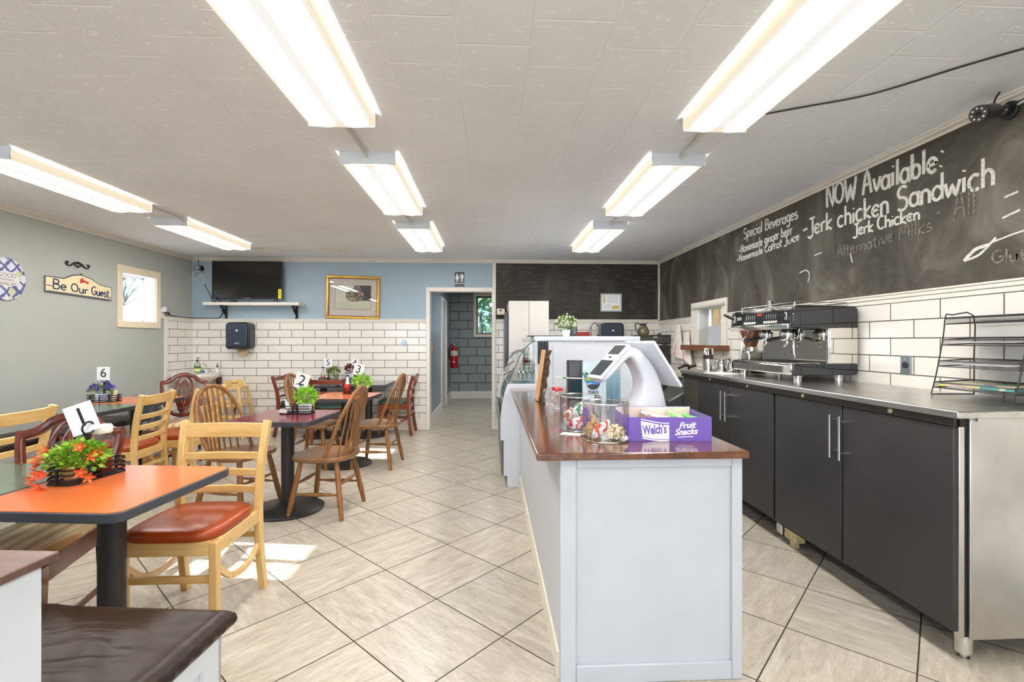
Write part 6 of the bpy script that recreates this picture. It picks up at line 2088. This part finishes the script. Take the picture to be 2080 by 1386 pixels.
MB().tube(smooth_path([(0.02, 0.0, -0.01), (0.05, 0.03, 0.0), (0.04, 0.08, -0.03)], 4), 0.012, 8).build('black_plug', BLACK_PLASTIC, t)

# ------------------------------------------------------------ framed picture
t = thing('framed_picture', 'gold-framed print of flowers hung slightly crooked on the blue wall', 'picture', (-2.01, YB - 0.004, 1.948))
Rz = Matrix.Rotation(math.radians(1.5), 4, 'Y')
GOLD = plain('gold_frame', rgb(200, 156, 66), 0.3, 0.7, var=0.12)
MB().frame(-0.387, 0.387, -0.315, 0.315, 0.04, -0.035, 0.0, Rz).build('frame', GOLD, t, bev=0.008)
MB().frame(-0.35, 0.35, -0.278, 0.278, 0.008, -0.03, 0.0, Rz).build('frame_fillet', plain('fillet_brown', rgb(96, 66, 34), 0.4), t)
MB().box(-0.348, 0.348, -0.012, -0.006, -0.276, 0.276, Rz).build('mat_board', plain('mat_pink', rgb(222, 204, 196), 0.7, var=0.02), t)


def print_mat():
    tt = NT('flower_print')
    tc = tt.n('ShaderNodeTexCoord')
    sp = tt.n('ShaderNodeSeparateXYZ', ins={0: tc.outputs['Object']})
    x, z = sp.outputs[0], sp.outputs[2]
    n1 = tt.noise(tc.outputs['Object'], 9, 3)
    base = tt.mix(tt.math('GREATER_THAN', tt.math('ADD', x, tt.math('MULTIPLY', n1, 0.1)), 0.05), rgb(222, 216, 196), rgb(74, 54, 70))
    base = tt.mix(tt.math('LESS_THAN', z, -0.05), base, rgb(214, 208, 184))
    vo = tt.n('ShaderNodeTexVoronoi', ins={'Vector': tc.outputs['Object'], 'Scale': 36.0})
    cell = tt.n('ShaderNodeSeparateColor', ins={0: vo.outputs['Color']}).outputs[0]
    fl = tt.ramp(cell, [(0.1, rgb(62, 84, 52)), (0.4, rgb(112, 132, 82)), (0.6, rgb(196, 112, 104)), (0.8, rgb(226, 168, 150)), (0.95, rgb(70, 72, 66))])
    dx = tt.math('DIVIDE', tt.math('SUBTRACT', x, 0.02), 0.15)
    dz = tt.math('DIVIDE', tt.math('SUBTRACT', z, 0.03), 0.1)
    rr = tt.math('ADD', tt.math('MULTIPLY', dx, dx), tt.math('MULTIPLY', dz, dz))
    inside = tt.math('LESS_THAN', tt.math('ADD', rr, tt.math('MULTIPLY', tt.noise(tc.outputs['Object'], 22, 2), 0.9)), 1.25)
    c = tt.mix(inside, base, fl)
    tt.set(color=c, rough=0.6)
    return tt.m


MB().box(-0.255, 0.255, -0.014, -0.0125, -0.175, 0.175, Rz).build('print', print_mat(), t)
MB().frame(-0.259, 0.259, -0.179, 0.179, 0.004, -0.0145, -0.012, Rz).build('print_border', plain('border_dark', rgb(70, 60, 58), 0.5), t)
MB().box(-0.342, 0.342, -0.02, -0.0185, -0.27, 0.27, Rz).build('glazing', GLASS, t)

# ------------------------------------------------------------ restroom sign
t = thing('restroom_sign', 'black restroom sign with two white figures above the passage opening', 'sign', (-0.457, YB - 0.001, 2.224))
MB().box(-0.07, 0.07, -0.008, 0, -0.105, 0.107).build('plate', plain('sign_black', rgb(38, 38, 40), 0.4), t, bev=0.003)
SW = plain('sign_white', rgb(238, 236, 232), 0.5, var=0.01)


def figure(cx, woman):
    m = MB()
    M = Matrix.Translation((cx, -0.0085, 0)) @ FRONT
    m.prism([(0.0085 * math.cos(2 * PI * k / 14), 0.08 + 0.0085 * math.sin(2 * PI * k / 14)) for k in range(14)], 0, 0.001, M)
    if woman:
        m.prism([(-0.012, 0.068), (0.012, 0.068), (0.027, 0.015), (0.02, 0.012), (0.014, 0.04), (0.022, -0.005), (-0.022, -0.005), (-0.014, 0.04), (-0.02, 0.012), (-0.027, 0.015)], 0, 0.001, M)
        for s in (-1, 1):
            m.prism([(s * 0.002, -0.005), (s * 0.011, -0.005), (s * 0.011, -0.042), (s * 0.002, -0.042)], 0, 0.001, M)
    else:
        m.prism([(-0.014, 0.068), (0.014, 0.068), (0.024, 0.06), (0.024, 0.015), (0.017, 0.015), (0.016, 0.05), (0.014, 0.015), (-0.014, 0.015), (-0.016, 0.05), (-0.017, 0.015), (-0.024, 0.015), (-0.024, 0.06)], 0, 0.001, M)
        for s in (-1, 1):
            m.prism([(s * 0.0015, 0.015), (s * 0.014, 0.015), (s * 0.013, -0.042), (s * 0.0025, -0.042)], 0, 0.001, M)
    return m


figure(-0.036, True).build('woman_figure', SW, t)
figure(0.036, False).build('man_figure', SW, t)
MB().box(-0.0022, 0.0022, -0.0095, -0.0085, -0.042, 0.088).build('divider_line', SW, t)
text_mesh('RESTROOM', 0.026, 0.0005, on_front(0, -0.009, -0.064), 'lettering', SW, t, bold=0.0004)

# ------------------------------------------------------------ certificate
t = thing('certificate', 'white framed certificate hanging on a string from the back chalkboard', 'certificate', (1.806, YB - 0.014, 1.885))
MB().frame(-0.16, 0.16, -0.135, 0.135, 0.022, -0.018, 0).build('frame', WHITE_PAINT, t, bev=0.003)
MB().box(-0.14, 0.14, -0.008, -0.004, -0.115, 0.115).build('sheet', PAPER, t)
MB().box(-0.115, -0.09, -0.009, -0.008, -0.01, 0.095).box(0.015, 0.12, -0.009, -0.008, -0.095, -0.045).build('gold_band', plain('cert_gold', rgb(206, 184, 92), 0.5), t)
m = MB()
for k, (a, b, z) in enumerate(((-0.06, 0.11, 0.08), (-0.05, 0.1, 0.055), (-0.07, 0.09, 0.03), (-0.05, 0.02, 0.005), (0.04, 0.1, 0.005), (-0.08, 0.0, -0.03), (-0.11, -0.01, -0.06), (-0.11, 0.0, -0.08))):
    m.box(a, b, -0.009, -0.008, z, z + 0.005)
m.build('text_lines', plain('print_grey2', rgb(160, 156, 168), 0.5), t)['kind'] = 'stuff'
MB().tube([(-0.04, -0.004, 0.133), (0.004, -0.004, 0.335), (0.04, -0.004, 0.133)], 0.003, 5).build('string', plain('string_grey', rgb(120, 118, 112), 0.7), t)
o = MB().cyl((0, 0, 0), (0, -0.012, 0), 0.042, n=32).cyl((0, -0.012, 0), (0, -0.03, 0), 0.03, 0.026, 32).build('thermostat_knob', plain('knob_steel_blue', rgb(150, 164, 178), 0.25, 0.8), None, bev=0.003)
o.location = (-1.27, YB - 0.012, 1.281)
tag(o, 'round steel knob on the tiles left of the passage opening', 'knob')

# ------------------------------------------------------------ left wall decorations
def plate_mat():
    tt = NT('painted_plate')
    v = tt.coord(scale=(1, 1, 1), rot=(0.7, 0, 0))
    sp = tt.n('ShaderNodeSeparateXYZ', ins={0: v})
    nz = tt.noise(tt.coord(), 12, 4)
    a = tt.math('SINE', tt.math('ADD', tt.math('MULTIPLY', sp.outputs[1], 78.0), tt.math('MULTIPLY', nz, 5.0)))
    b = tt.math('SINE', tt.math('ADD', tt.math('MULTIPLY', sp.outputs[2], 78.0), tt.math('MULTIPLY', nz, 5.0)))
    chk = tt.math('MAXIMUM', a, b)
    c = tt.ramp(chk, [(0.3, rgb(214, 214, 226)), (0.7, rgb(150, 154, 196)), (0.95, rgb(78, 82, 128))])
    c = tt.mix(tt.math('GREATER_THAN', nz, 0.6), c, rgb(196, 200, 150))
    tt.set(color=c, rough=0.35)
    return tt.m


t = thing('oval_plaque', 'oval blue and white painted plaque at the left edge of the wall', 'plaque', (XL, 4.43, 1.862))
OV = [(0.175 * math.cos(2 * PI * k / 48), 0.192 * math.sin(2 * PI * k / 48)) for k in range(48)]
TOL = Matrix.Rotation(PI / 2, 4, 'Z') @ FRONT
MB().prism(OV, 0, 0.016, TOL).build('board', plate_mat(), t, bev=0.005)
MB().prism([(a * 0.66, b * 0.36) for a, b in OV], 0.0162, 0.0168, TOL).build('centre', plain('plaque_cream', rgb(222, 220, 214), 0.5, var=0.05), t)
PB = plain('plaque_blue_ink', rgb(120, 124, 150), 0.5)
for s_, z, sz in (('GOOD', 0.032, 0.055), ('FRIENDS', -0.006, 0.032), ('FAMILIES', -0.045, 0.044)):
    text_mesh(s_, sz, 0.0004, on_left_wall(0.0172, 0.0, z), 'lettering', PB, t)

t = thing('scroll_hook', 'small black scrolled iron ornament above the welcome sign', 'ornament', (XL, 5.17, 2.10))
m = MB()
for s in (-1, 1):
    m.tube(smooth_path([(0.008, 0, 0.02), (0.008, s * 0.03, 0.024), (0.008, s * 0.06, 0.008), (0.008, s * 0.09, -0.016), (0.008, s * 0.125, -0.012), (0.008, s * 0.14, 0.012), (0.008, s * 0.125, 0.022), (0.008, s * 0.115, 0.01)], 5), 0.0075, 6)
    m.tube(smooth_path([(0.008, 0, -0.01), (0.008, s * 0.03, -0.005), (0.008, s * 0.04, 0.01), (0.008, s * 0.02, 0.02)], 4), 0.007, 6)
m.ball((0.01, 0, 0.025), 0.014).ball((0.01, 0, -0.014), 0.012)
m.build('scroll', plain('wrought_black', rgb(26, 25, 26), 0.45, 0.3), t)

# ------------------------------------------------------------ hand-drawn lettering (pen strokes)
def A(cx, cy, rx, ry, a0, a1, n=12):
    return [(cx + rx * math.cos(math.radians(a0 + (a1 - a0) * k / n)), cy + ry * math.sin(math.radians(a0 + (a1 - a0) * k / n))) for k in range(n + 1)]


BOWL = A(.24, .28, .2, .28, 40, 320)
GL_ = {
    'S': (.6, [A(.32, .75, .22, .24, 40, 250) + A(.28, .26, .24, .27, 80, -140)]),
    'p': (.5, [[(.08, .56), (.06, -.4)], A(.24, .28, .18, .26, 160, -160)]),
    'e': (.46, [[(.06, .3), (.4, .34)] + A(.23, .3, .18, .26, 10, 320)]),
    'c': (.44, [A(.25, .28, .2, .27, 50, 310)]),
    'i': (.22, [[(.1, .54), (.1, .02)], [(.1, .74), (.12, .8)]]),
    'a': (.5, [A(.23, .27, .19, .26, 30, 330), [(.42, .56), (.41, .1), (.48, .0)]]),
    'l': (.22, [[(.1, 1.0), (.1, .02)]]),
    'B': (.58, [[(.1, 1), (.08, 0)], [(.08, .98), (.35, .98), (.46, .82), (.4, .6), (.1, .53), (.44, .46), (.52, .24), (.38, .03), (.06, 0)]]),
    'v': (.44, [[(.04, .54), (.2, .02), (.4, .56)]]),
    'r': (.36, [[(.08, .54), (.08, .0)], A(.24, .34, .16, .2, 180, 60)]),
    'g': (.5, [A(.23, .3, .18, .25, 30, 330), [(.41, .54), (.41, -.2)] + A(.24, -.22, .17, .18, 0, -160)]),
    's': (.4, [A(.21, .42, .14, .13, 50, 250) + A(.19, .15, .16, .15, 80, -140)]),
    'H': (.56, [[(.08, 1), (.08, 0)], [(.46, 1), (.46, 0)], [(.08, .5), (.46, .54)]]),
    'o': (.48, [A(.23, .28, .19, .27, 90, 450, 16)]),
    'm': (.68, [[(.06, .54), (.06, 0)], A(.19, .34, .13, .2, 180, 0) + [(.32, 0)], A(.45, .34, .13, .2, 180, 0) + [(.58, 0)]]),
    'd': (.5, [A(.22, .27, .18, .26, 30, 330), [(.42, 1.0), (.42, .0)]]),
    'n': (.46, [[(.06, .54), (.06, 0)], A(.22, .32, .16, .22, 180, 0) + [(.38, 0)]]),
    'b': (.48, [[(.08, 1.0), (.08, .02)], A(.24, .27, .17, .26, 160, -160)]),
    't': (.36, [[(.16, .86), (.16, .08), (.28, .0)], [(.02, .56), (.32, .58)]]),
    'J': (.46, [[(.1, .98), (.5, 1.0)], [(.34, 1.0), (.34, .1)] + A(.16, .1, .18, .24, 0, -150)]),
    'u': (.46, [[(.06, .54)] + A(.21, .2, .15, .2, 180, 360) + [(.37, .54), (.38, .0)]]),
    'N': (.6, [[(.08, 0), (.08, 1), (.48, 0), (.5, 1)]]),
    'O': (.64, [A(.3, .5, .26, .46, 90, 450, 18)]),
    'W': (.76, [[(.04, 1), (.2, 0), (.38, .7), (.52, 0), (.72, 1)]]),
    'A': (.6, [[(.04, 0), (.28, 1), (.52, 0)], [(.12, .38), (.46, .42)]]),
    'h': (.48, [[(.08, 1), (.08, 0)], A(.24, .32, .16, .24, 180, 0) + [(.4, 0)]]),
    'w': (.62, [[(.04, .54), (.16, .02), (.3, .44), (.42, .02), (.58, .56)]]),
    'k': (.46, [[(.08, 1), (.08, 0)], [(.4, .56), (.1, .26), (.42, 0)]]),
    'C': (.58, [A(.32, .5, .28, .48, 50, 310)]),
    'M': (.74, [[(.06, 0), (.1, 1), (.34, .3), (.6, 1), (.66, 0)]]),
    'G': (.62, [A(.32, .5, .28, .48, 50, 330) + [(.56, .44), (.36, .44)]]),
    '-': (.44, [[(.04, .34), (.36, .38)]]),
    ':': (.26, [[(.1, .12), (.14, .16)], [(.16, .66), (.2, .72)]]),
    ' ': (.32, []),
    '+': (.5, [[(.05, .3), (.4, .3)], [(.22, .5), (.22, .1)]]),
}


def strokes(txt, place, h, th, rnd, jit=0.02, sq=1.0):
    """ribbon pen strokes; place(u, v) -> world point, u and v in text units."""
    mb = MB()
    tot = sum(GL_[c][0] for c in txt)
    u0 = 0.0
    lift = 0
    for ch in txt:
        wd, ls = GL_[ch]
        dy = rnd.uniform(-jit, jit)
        sc_ = 1 + rnd.uniform(-0.05, 0.05)
        for l in ls:
            pl = [((u0 + a) / tot, (b * sc_ + dy)) for a, b in l]
            P = smooth_path([place(*q) for q in pl], 3) if len(pl) > 2 else [Vector(place(*q)) for q in pl]
            if len(P) > 1:
                lift = (lift + 1) % 5
                P = [p + Vector(place.normal) * 0.0004 * lift for p in P]
                mb.tube(P, th, sec=[(-1, -0.25), (1, -0.25), (1, 0.25), (-1, 0.25)], up=place.normal)
        u0 += wd
    return mb


class Line:
    """A text line on a wall: baseline from p0 to p1, letters h0..h1 tall."""
    def __init__(s, p0, p1, h0, h1, normal):
        s.p0, s.p1, s.h0, s.h1 = Vector(p0), Vector(p1), h0, h1
        s.normal = normal

    def __call__(s, u, v):
        p = s.p0.lerp(s.p1, u)
        return p + Vector((0, 0, v * (s.h0 + (s.h1 - s.h0) * u)))


t = thing('welcome_sign', 'cream hand-painted welcome sign with a red flower on the left wall', 'sign', (XL, 5.197, 1.855))
poly = [(-0.4, -0.06), (0.4, -0.085), (0.4, 0.058), (0.25, 0.07), (0.12, 0.125), (0.0, 0.148), (-0.1, 0.13), (-0.2, 0.085), (-0.4, 0.085)]
MB().prism(poly, 0.002, 0.016, TOL).build('board', plain('sign_cream', rgb(238, 220, 176), 0.5, var=0.04), t, bev=0.002)
m = MB()
pl = [(a, b) for a, b in poly]
m.tube([TOL @ V(a, b, 0.012) for a, b in pl], 0.007, 6, closed=True)
m.build('painted_edge', plain('edge_slate', rgb(88, 96, 104), 0.5), t)
INKB = plain('navy_ink', rgb(44, 64, 104), 0.5)
rnd = random.Random(3)
for s_, a, b, zb, h in (('Be', -0.33, -0.17, -0.025, 0.095), ('Our', -0.12, 0.09, -0.035, 0.09), ('Guest', 0.13, 0.37, -0.045, 0.09)):
    ln = Line((0.017, a, zb), (0.017, b, zb - 0.012), h, h, (1, 0, 0))
    strokes(s_, ln, h, 0.0062, rnd, 0.01).build('lettering', INKB, t, ang=60)
m = MB().tube([V(0.017, -0.39, 0.0), V(0.017, -0.33, -0.004)], 0.004, sec=[(-1, -0.3), (1, -0.3), (1, 0.3), (-1, 0.3)], up=(1, 0, 0)).tube([V(0.017, 0.34, -0.052), V(0.017, 0.395, -0.058)], 0.004, sec=[(-1, -0.3), (1, -0.3), (1, 0.3), (-1, 0.3)], up=(1, 0, 0))
m.tube([V(0.017, -0.38, -0.052), V(0.017, 0.39, -0.077)], 0.0025, sec=[(-1, -0.3), (1, -0.3), (1, 0.3), (-1, 0.3)], up=(1, 0, 0))
m.build('flourish', INKB, t)
m = MB()
rnd = random.Random(8)
for k in range(7):
    cy, cz = 0.035 + rnd.uniform(-0.04, 0.045), 0.085 + rnd.uniform(-0.02, 0.02)
    m.prism([(cy + 0.016 * math.cos(2 * PI * j / 9) * (1 + 0.2 * math.sin(j * 3)), cz + 0.014 * math.sin(2 * PI * j / 9)) for j in range(9)], 0.0162, 0.017 + k * 0.0003, TOL)
m.build('painted_flower', plain('flower_red', rgb(204, 52, 40), 0.5), t)
MB().tube([V(0.012, 0.0, 0.146), V(0.014, 0.0, 0.16)], 0.01, 8).build('hanger', plain('wrought_black', rgb(26, 25, 26), 0.45, 0.3), t)

# ------------------------------------------------------------ chalk writing
CHALK = NT('chalk')
nz = CHALK.noise(CHALK.coord(), 130, 3, 0.7)
CHALK.set(color=CHALK.ramp(nz, [(0.32, rgb(150, 148, 140)), (0.52, rgb(232, 230, 222))]), rough=0.9)
FAINT = NT('faint_chalk')
nz = FAINT.noise(FAINT.coord(), 60, 4, 0.7)
FAINT.set(color=FAINT.ramp(nz, [(0.42, rgb(96, 91, 82)), (0.7, rgb(156, 152, 143))]), rough=0.9)
XC = XR - 0.0128
N_ = (-1, 0, 0)
rnd = random.Random(12)
for s_, p0, p1, h0, h1, th, lab in (
        ('NOW Available:', (3.49, 2.318), (2.55, 2.275), 0.165, 0.15, 0.0095, 'chalk heading reading NOW Available at the top of the long chalkboard'),
        ('-Jerk chicken Sandwich', (3.76, 2.155), (2.28, 2.10), 0.135, 0.15, 0.0085, 'chalk line naming the jerk chicken sandwich below the heading'),
        ('Jerk Chicken', (3.22, 2.044), (2.70, 2.032), 0.085, 0.08, 0.0065, 'shorter chalk line reading Jerk Chicken under the sandwich line'),
        ('Special Beverages', (4.67, 2.335), (3.82, 2.325), 0.1, 0.1, 0.007, 'chalk heading reading Special Beverages left of the main heading'),
        ('-Homemade ginger beer', (4.76, 2.20), (3.89, 2.215), 0.078, 0.084, 0.006, 'chalk line naming homemade ginger beer'),
        ('-Homemade Carrot Juice', (4.80, 2.118), (3.80, 2.14), 0.07, 0.072, 0.006, 'chalk line naming homemade carrot juice')):
    ln = Line((XC, p0[0], p0[1]), (XC, p1[0], p1[1]), h0, h1, N_)
    o = strokes(s_, ln, h0, th, rnd, 0.035).build('chalk_writing', CHALK.m, None, ang=60)
    tag(o, lab, 'writing', 'chalk writing on the long board')
rnd = random.Random(21)
for s_, p0, p1, h, lab in (('Alternative Milks', (3.38, 1.92), (2.62, 1.945), 0.085, 'half-erased chalk line reading Alternative Milks'),
                           ('All', (2.50, 1.97), (2.37, 1.97), 0.16, 'tall faint chalk word beside the erased milk list'),
                           ('+', (2.60, 2.02), (2.56, 2.02), 0.05, 'small faint chalk plus sign under the sandwich line'),
                           ('Gluten', (2.3, 1.7), (2.05, 1.7), 0.06, 'faint chalk word low at the right end of the long board')):
    o = strokes(s_, Line((XC, *p0), (XC, *p1), h, h, N_), h, 0.005, rnd, 0.03).build('faint_writing', FAINT.m, None, ang=60)
    tag(o, lab, 'writing', 'half-erased chalk writing')

for pts, th, lab in (([(2.44, 1.74), (2.38, 1.79), (2.31, 1.80)], 0.009, 'broad chalk smear low on the long chalkboard'),
                     ([(2.44, 1.74), (2.36, 1.76), (2.28, 1.83)], 0.006, 'second chalk smear crossing the first low on the long board'),
                     ([(2.24, 2.02), (2.18, 2.03)], 0.005, 'short chalk dash at the right edge, higher'),
                     ([(2.25, 1.92), (2.17, 1.94)], 0.005, 'short chalk dash at the right edge, lower'),
                     ([(2.30, 1.81), (2.2, 1.83), (2.12, 1.84)], 0.004, 'long thin chalk line near the right edge'),
                     ([(3.62, 1.98), (3.54, 1.99)], 0.004, 'chalk dash before the erased line'),
                     ([(3.25, 1.93), (3.23, 1.86)], 0.004, 'short upright chalk stroke below the jerk chicken line'),
                     ([(3.80, 1.87), (3.72, 1.88), (3.68, 1.84), (3.70, 1.78)], 0.004, 'curved chalk stroke below the beverage list')):
    o = MB().tube(smooth_path([V(XC, *q) for q in pts], 5), th, sec=[(-1, -0.12), (1, -0.12), (1, 0.12), (-1, 0.12)], up=N_).build('chalk_mark', CHALK.m)
    tag(o, lab, 'chalk mark', 'chalk marks on the long board')

# ------------------------------------------------------------ corner sink, high chair, bins, extinguisher
PORC = plain('porcelain', rgb(236, 234, 230), 0.12, var=0.01)
t = thing('corner_sink', 'white porcelain sink on the tiles in the left back corner', 'sink', (-4.062, 6.765, 0))
m = MB()
outl = []
for k in range(32):
    a = 2 * PI * k / 32
    outl.append((0.24 * math.copysign(abs(math.cos(a)) ** 0.6, math.cos(a)), 0.30 * math.copysign(abs(math.sin(a)) ** 0.6, math.sin(a))))
rings = []
for z, q in ((0.68, 0.25), (0.72, 0.55), (0.775, 0.82), (0.81, 0.97), (0.85, 1.0), (0.862, 0.99), (0.865, 0.95), (0.858, 0.88), (0.82, 0.74), (0.78, 0.5), (0.775, 0.2)):
    rings.append([(x * q, y * q + (0.0 if q > 0.9 else 0.03 * (1 - q)), z) for x, y in outl])
MB().ring_loft(rings).build('basin', PORC, t, ang=50)
MB().box(0.14, 0.19, 0.22, 0.3, 0.69, 0.79).build('bracket', plain('bracket_brown', rgb(70, 44, 34), 0.5), t, bev=0.01)
MB().tube(smooth_path([(0.02, 0.2, 0.86), (0.02, 0.2, 0.93), (0.02, 0.17, 0.98), (0.02, 0.11, 0.975), (0.02, 0.09, 0.94)], 5), 0.011, 8).build('spout', CHROME, t)
for x in (-0.04, 0.075):
    MB().lathe([(0, 0.86), (0.02, 0.86), (0.016, 0.89), (0.022, 0.91), (0, 0.915)], 12, x=x, y=0.2).build('handle', CHROME, t)
MB().lathe([(0, 0.07), (0.075, 0.07), (0.06, 0.1), (0.055, 0.68), (0, 0.68)], 16, y=0.1).build('pedestal', PORC, t)
MB().lathe([(0, 0), (0.11, 0), (0.1, 0.05), (0.075, 0.07), (0, 0.07)], 16, y=0.1).build('pedestal_foot', PORC, t)
SZ = 0.8655
t = thing('soap_bottle', 'green hand soap bottle with a black pump on the corner sink', 'bottle', (-4.155, 6.95, SZ))
MB().lathe([(0, 0), (0.038, 0), (0.04, 0.01), (0.04, 0.09), (0, 0.09)], 20).build('soap', plain('soap_green', rgb(70, 128, 50), 0.2), t)
MB().lathe([(0.0402, 0.012), (0.0406, 0.012), (0.0406, 0.055), (0.0402, 0.055)], 20).build('label', plain('label_lime', rgb(216, 222, 140), 0.5), t)
MB().lathe([(0.04, 0.09), (0.04, 0.11), (0.016, 0.15), (0.014, 0.155)], 20, caps=False).build('shoulder', ACRYLIC, t)
MB().lathe([(0, 0.155), (0.017, 0.155), (0.015, 0.175), (0.005, 0.178), (0.005, 0.2), (0, 0.2)], 14).box(-0.006, 0.038, -0.006, 0.006, 0.2, 0.208).build('pump', BLACK_PLASTIC, t)
t = thing('spray_bottle', 'small white bottle with a brown dropper top at the right of the corner sink', 'bottle', (-3.89, 6.97, SZ))
MB().lathe([(0, 0), (0.018, 0), (0.018, 0.06), (0.011, 0.068), (0, 0.068)], 14).build('body', PAPER, t)
MB().lathe([(0, 0.068), (0.014, 0.068), (0.012, 0.09), (0.006, 0.095), (0.006, 0.125), (0, 0.125)], 12).build('dropper', plain('dropper_brown', rgb(70, 40, 34), 0.4), t)
o = MB().box(-0.022, 0.022, -0.014, 0.014, 0, 0.022).build('soap_box', plain('box_blue', rgb(50, 86, 160), 0.4), None, bev=0.003)
o.location = (-4.075, 6.95, SZ)
tag(o, 'small blue box beside the tap on the corner sink', 'box')

HW = wood('high_chair_pine', rgb(206, 166, 98), rgb(234, 202, 138), 'z', 6, 10, 0.4, 0.2)
t = thing('high_chair', 'light wood high chair standing against the tiles beside the corner sink', 'high chair', (-3.545, 6.66, 0), math.radians(8))
for sx in (-1, 1):
    for sy in (-1, 1):
        MB().bar([(sx * 0.155, sy * 0.15, 0.70), (sx * 0.245, sy * 0.24, 0.0)], 0.036, 0.036, (0, 1, 0)).build('leg', HW, t, bev=0.006)
for sx in (-1, 1):
    MB().bar([(sx * 0.165, -0.16, 0.675), (sx * 0.165, 0.16, 0.675)], 0.03, 0.05, (0, 0, 1)).build('arm_rail', HW, t, bev=0.008)
    MB().bar([(sx * 0.19, -0.18, 0.46), (sx * 0.19, 0.18, 0.46)], 0.022, 0.05, (0, 0, 1)).build('side_rail', HW, t, bev=0.004)
    MB().bar([(sx * 0.225, -0.22, 0.2), (sx * 0.225, 0.22, 0.2)], 0.022, 0.034, (0, 0, 1)).build('side_rail', HW, t, bev=0.004)
for sy, z, h in ((-1, 0.675, 0.035), (-1, 0.45, 0.04), (1, 0.46, 0.05), (-1, 0.3, 0.04)):
    xx = 0.155 + (0.70 - z) * 0.128
    MB().bar([(-xx, sy * (xx - 0.005), z), (xx, sy * (xx - 0.005), z)], 0.022, h, (0, 0, 1)).build('cross_rail', HW, t, bev=0.006)
MB().box(-0.17, 0.17, -0.16, 0.16, 0.478, 0.495).build('seat', HW, t, bev=0.004)
m = MB().prism([(-0.165, 0.66), (-0.12, 0.755), (-0.1, 0.765), (0.1, 0.765), (0.12, 0.755), (0.165, 0.66)], -0.17, -0.15, Matrix.Rotation(PI / 2, 4, 'X'))
m.build('backrest', HW, t, bev=0.005)
MB().prism([(-0.045, 0.715), (0.045, 0.715), (0.04, 0.73), (-0.04, 0.73)], -0.1492, -0.148, Matrix.Rotation(PI / 2, 4, 'X')).build('carved_mark', plain('carved_brown', rgb(150, 104, 56), 0.6), t)
MB().bar(smooth_path([(0.1, -0.06, 0.48), (0.11, -0.14, 0.4), (0.1, -0.16, 0.28), (0.105, -0.165, 0.18)], 4), 0.024, 0.003, (0, 1, 0)).build('strap', plain('strap_brown_black', rgb(44, 34, 30), 0.6), t)
t = thing('waste_bin', 'grey metal bin by the left wall beyond the tables', 'bin', (-4.03, 5.75, 0))
MB().lathe([(0, 0), (0.14, 0), (0.16, 0.66), (0.15, 0.66), (0.13, 0.02), (0, 0.02)], 28).build('body', plain('bin_metal', rgb(112, 124, 138), 0.3, 0.8), t)
MB().tube([(0.161 * math.cos(2 * PI * k / 32), 0.161 * math.sin(2 * PI * k / 32), 0.66) for k in range(32)], 0.01, 8, closed=True).build('rim', plain('bin_rim', rgb(160, 176, 190), 0.2, 0.9), t)

EXR = plain('extinguisher_red', rgb(168, 22, 22), 0.2, var=0.04)
t = thing('fire_extinguisher', 'red fire extinguisher on the wall at the end of the passage', 'fire extinguisher', (-0.79, 10.4, 0.72))
MB().lathe([(0, 0), (0.075, 0), (0.08, 0.015), (0.08, 0.40), (0.06, 0.45), (0.025, 0.475), (0.02, 0.5), (0, 0.5)], 24).build('cylinder', EXR, t)
MB().lathe([(0.0803, 0.27), (0.081, 0.27), (0.081, 0.38), (0.0803, 0.38)], 24).build('label', plain('label_mottled', rgb(206, 200, 184), 0.5, var=0.4, scale=70), t)
MB().prism([(-0.03, 0.14), (0.0, 0.125), (0.03, 0.14), (0.0, 0.155)], 0.0815, 0.083, FRONT).build('emblem', PAPER, t)
MB().tube([(0, 0, 0.5), (0, 0, 0.53)], 0.018, 10).tube([(-0.02, 0, 0.52), (0.06, -0.02, 0.565), (0.12, -0.03, 0.56)], 0.01, 6).tube([(0.0, 0, 0.52), (0.07, -0.02, 0.52), (0.11, -0.03, 0.49)], 0.008, 6).build('valve', CHROME, t)
MB().tube(smooth_path([(-0.01, 0, 0.51), (-0.07, -0.02, 0.5), (-0.1, -0.02, 0.4), (-0.095, -0.03, 0.22)], 6), 0.012, 8).build('hose', BLACK_PLASTIC, t)
MB().box(-0.13, -0.07, -0.02, 0.03, 0.18, 0.42).build('bracket', BLACK_PLASTIC, t)

# ------------------------------------------------------------ trees outside the windows
def tree(label, x, y, z, s, seed):
    t = thing('tree', label, 'tree', (x, y, -0.12))
    foliage('crown', leaf_mat('tree_leaf', rgb(86, 132, 76), rgb(190, 212, 150)), t, (0, 0, z + 0.12), s, s * 0.7, s * 0.9, 420, 0.34 * s, seed)
    MB().tube([(0, 0, 0), (0.05, 0, z * 0.6), (0, 0, z + 0.1)], [0.09, 0.07, 0.04], 8).build('trunk', plain('trunk_brown', rgb(96, 78, 60), 0.8), t)


tree('leafy tree outside the passage window', -0.3, 14.4, 2.2, 1.1, 51)
b = thing('tree', 'bare winter tree outside the small side window', 'tree', (-7.5, 9.4, -0.12))
m = MB()
rnd = random.Random(77)


def branch(p, d, L, r, n):
    q = p + d * L
    m.tube([p, p.lerp(q, 0.5) + V(rnd.uniform(-.05, .05), rnd.uniform(-.05, .05), 0) * L, q], [r, r * 0.8, r * 0.6], 5)
    if n:
        for _ in range(3):
            e = (d + V(rnd.uniform(-.8, .8), rnd.uniform(-.8, .8), rnd.uniform(-.2, .6))).normalized()
            branch(p.lerp(q, rnd.uniform(0.6, 1)), e, L * 0.66, r * 0.55, n - 1)


branch(V(0, 0, 0), V(0.05, 0, 1), 1.5, 0.06, 4)
m.build('branches', plain('winter_bark', rgb(150, 146, 150), 0.8), b)
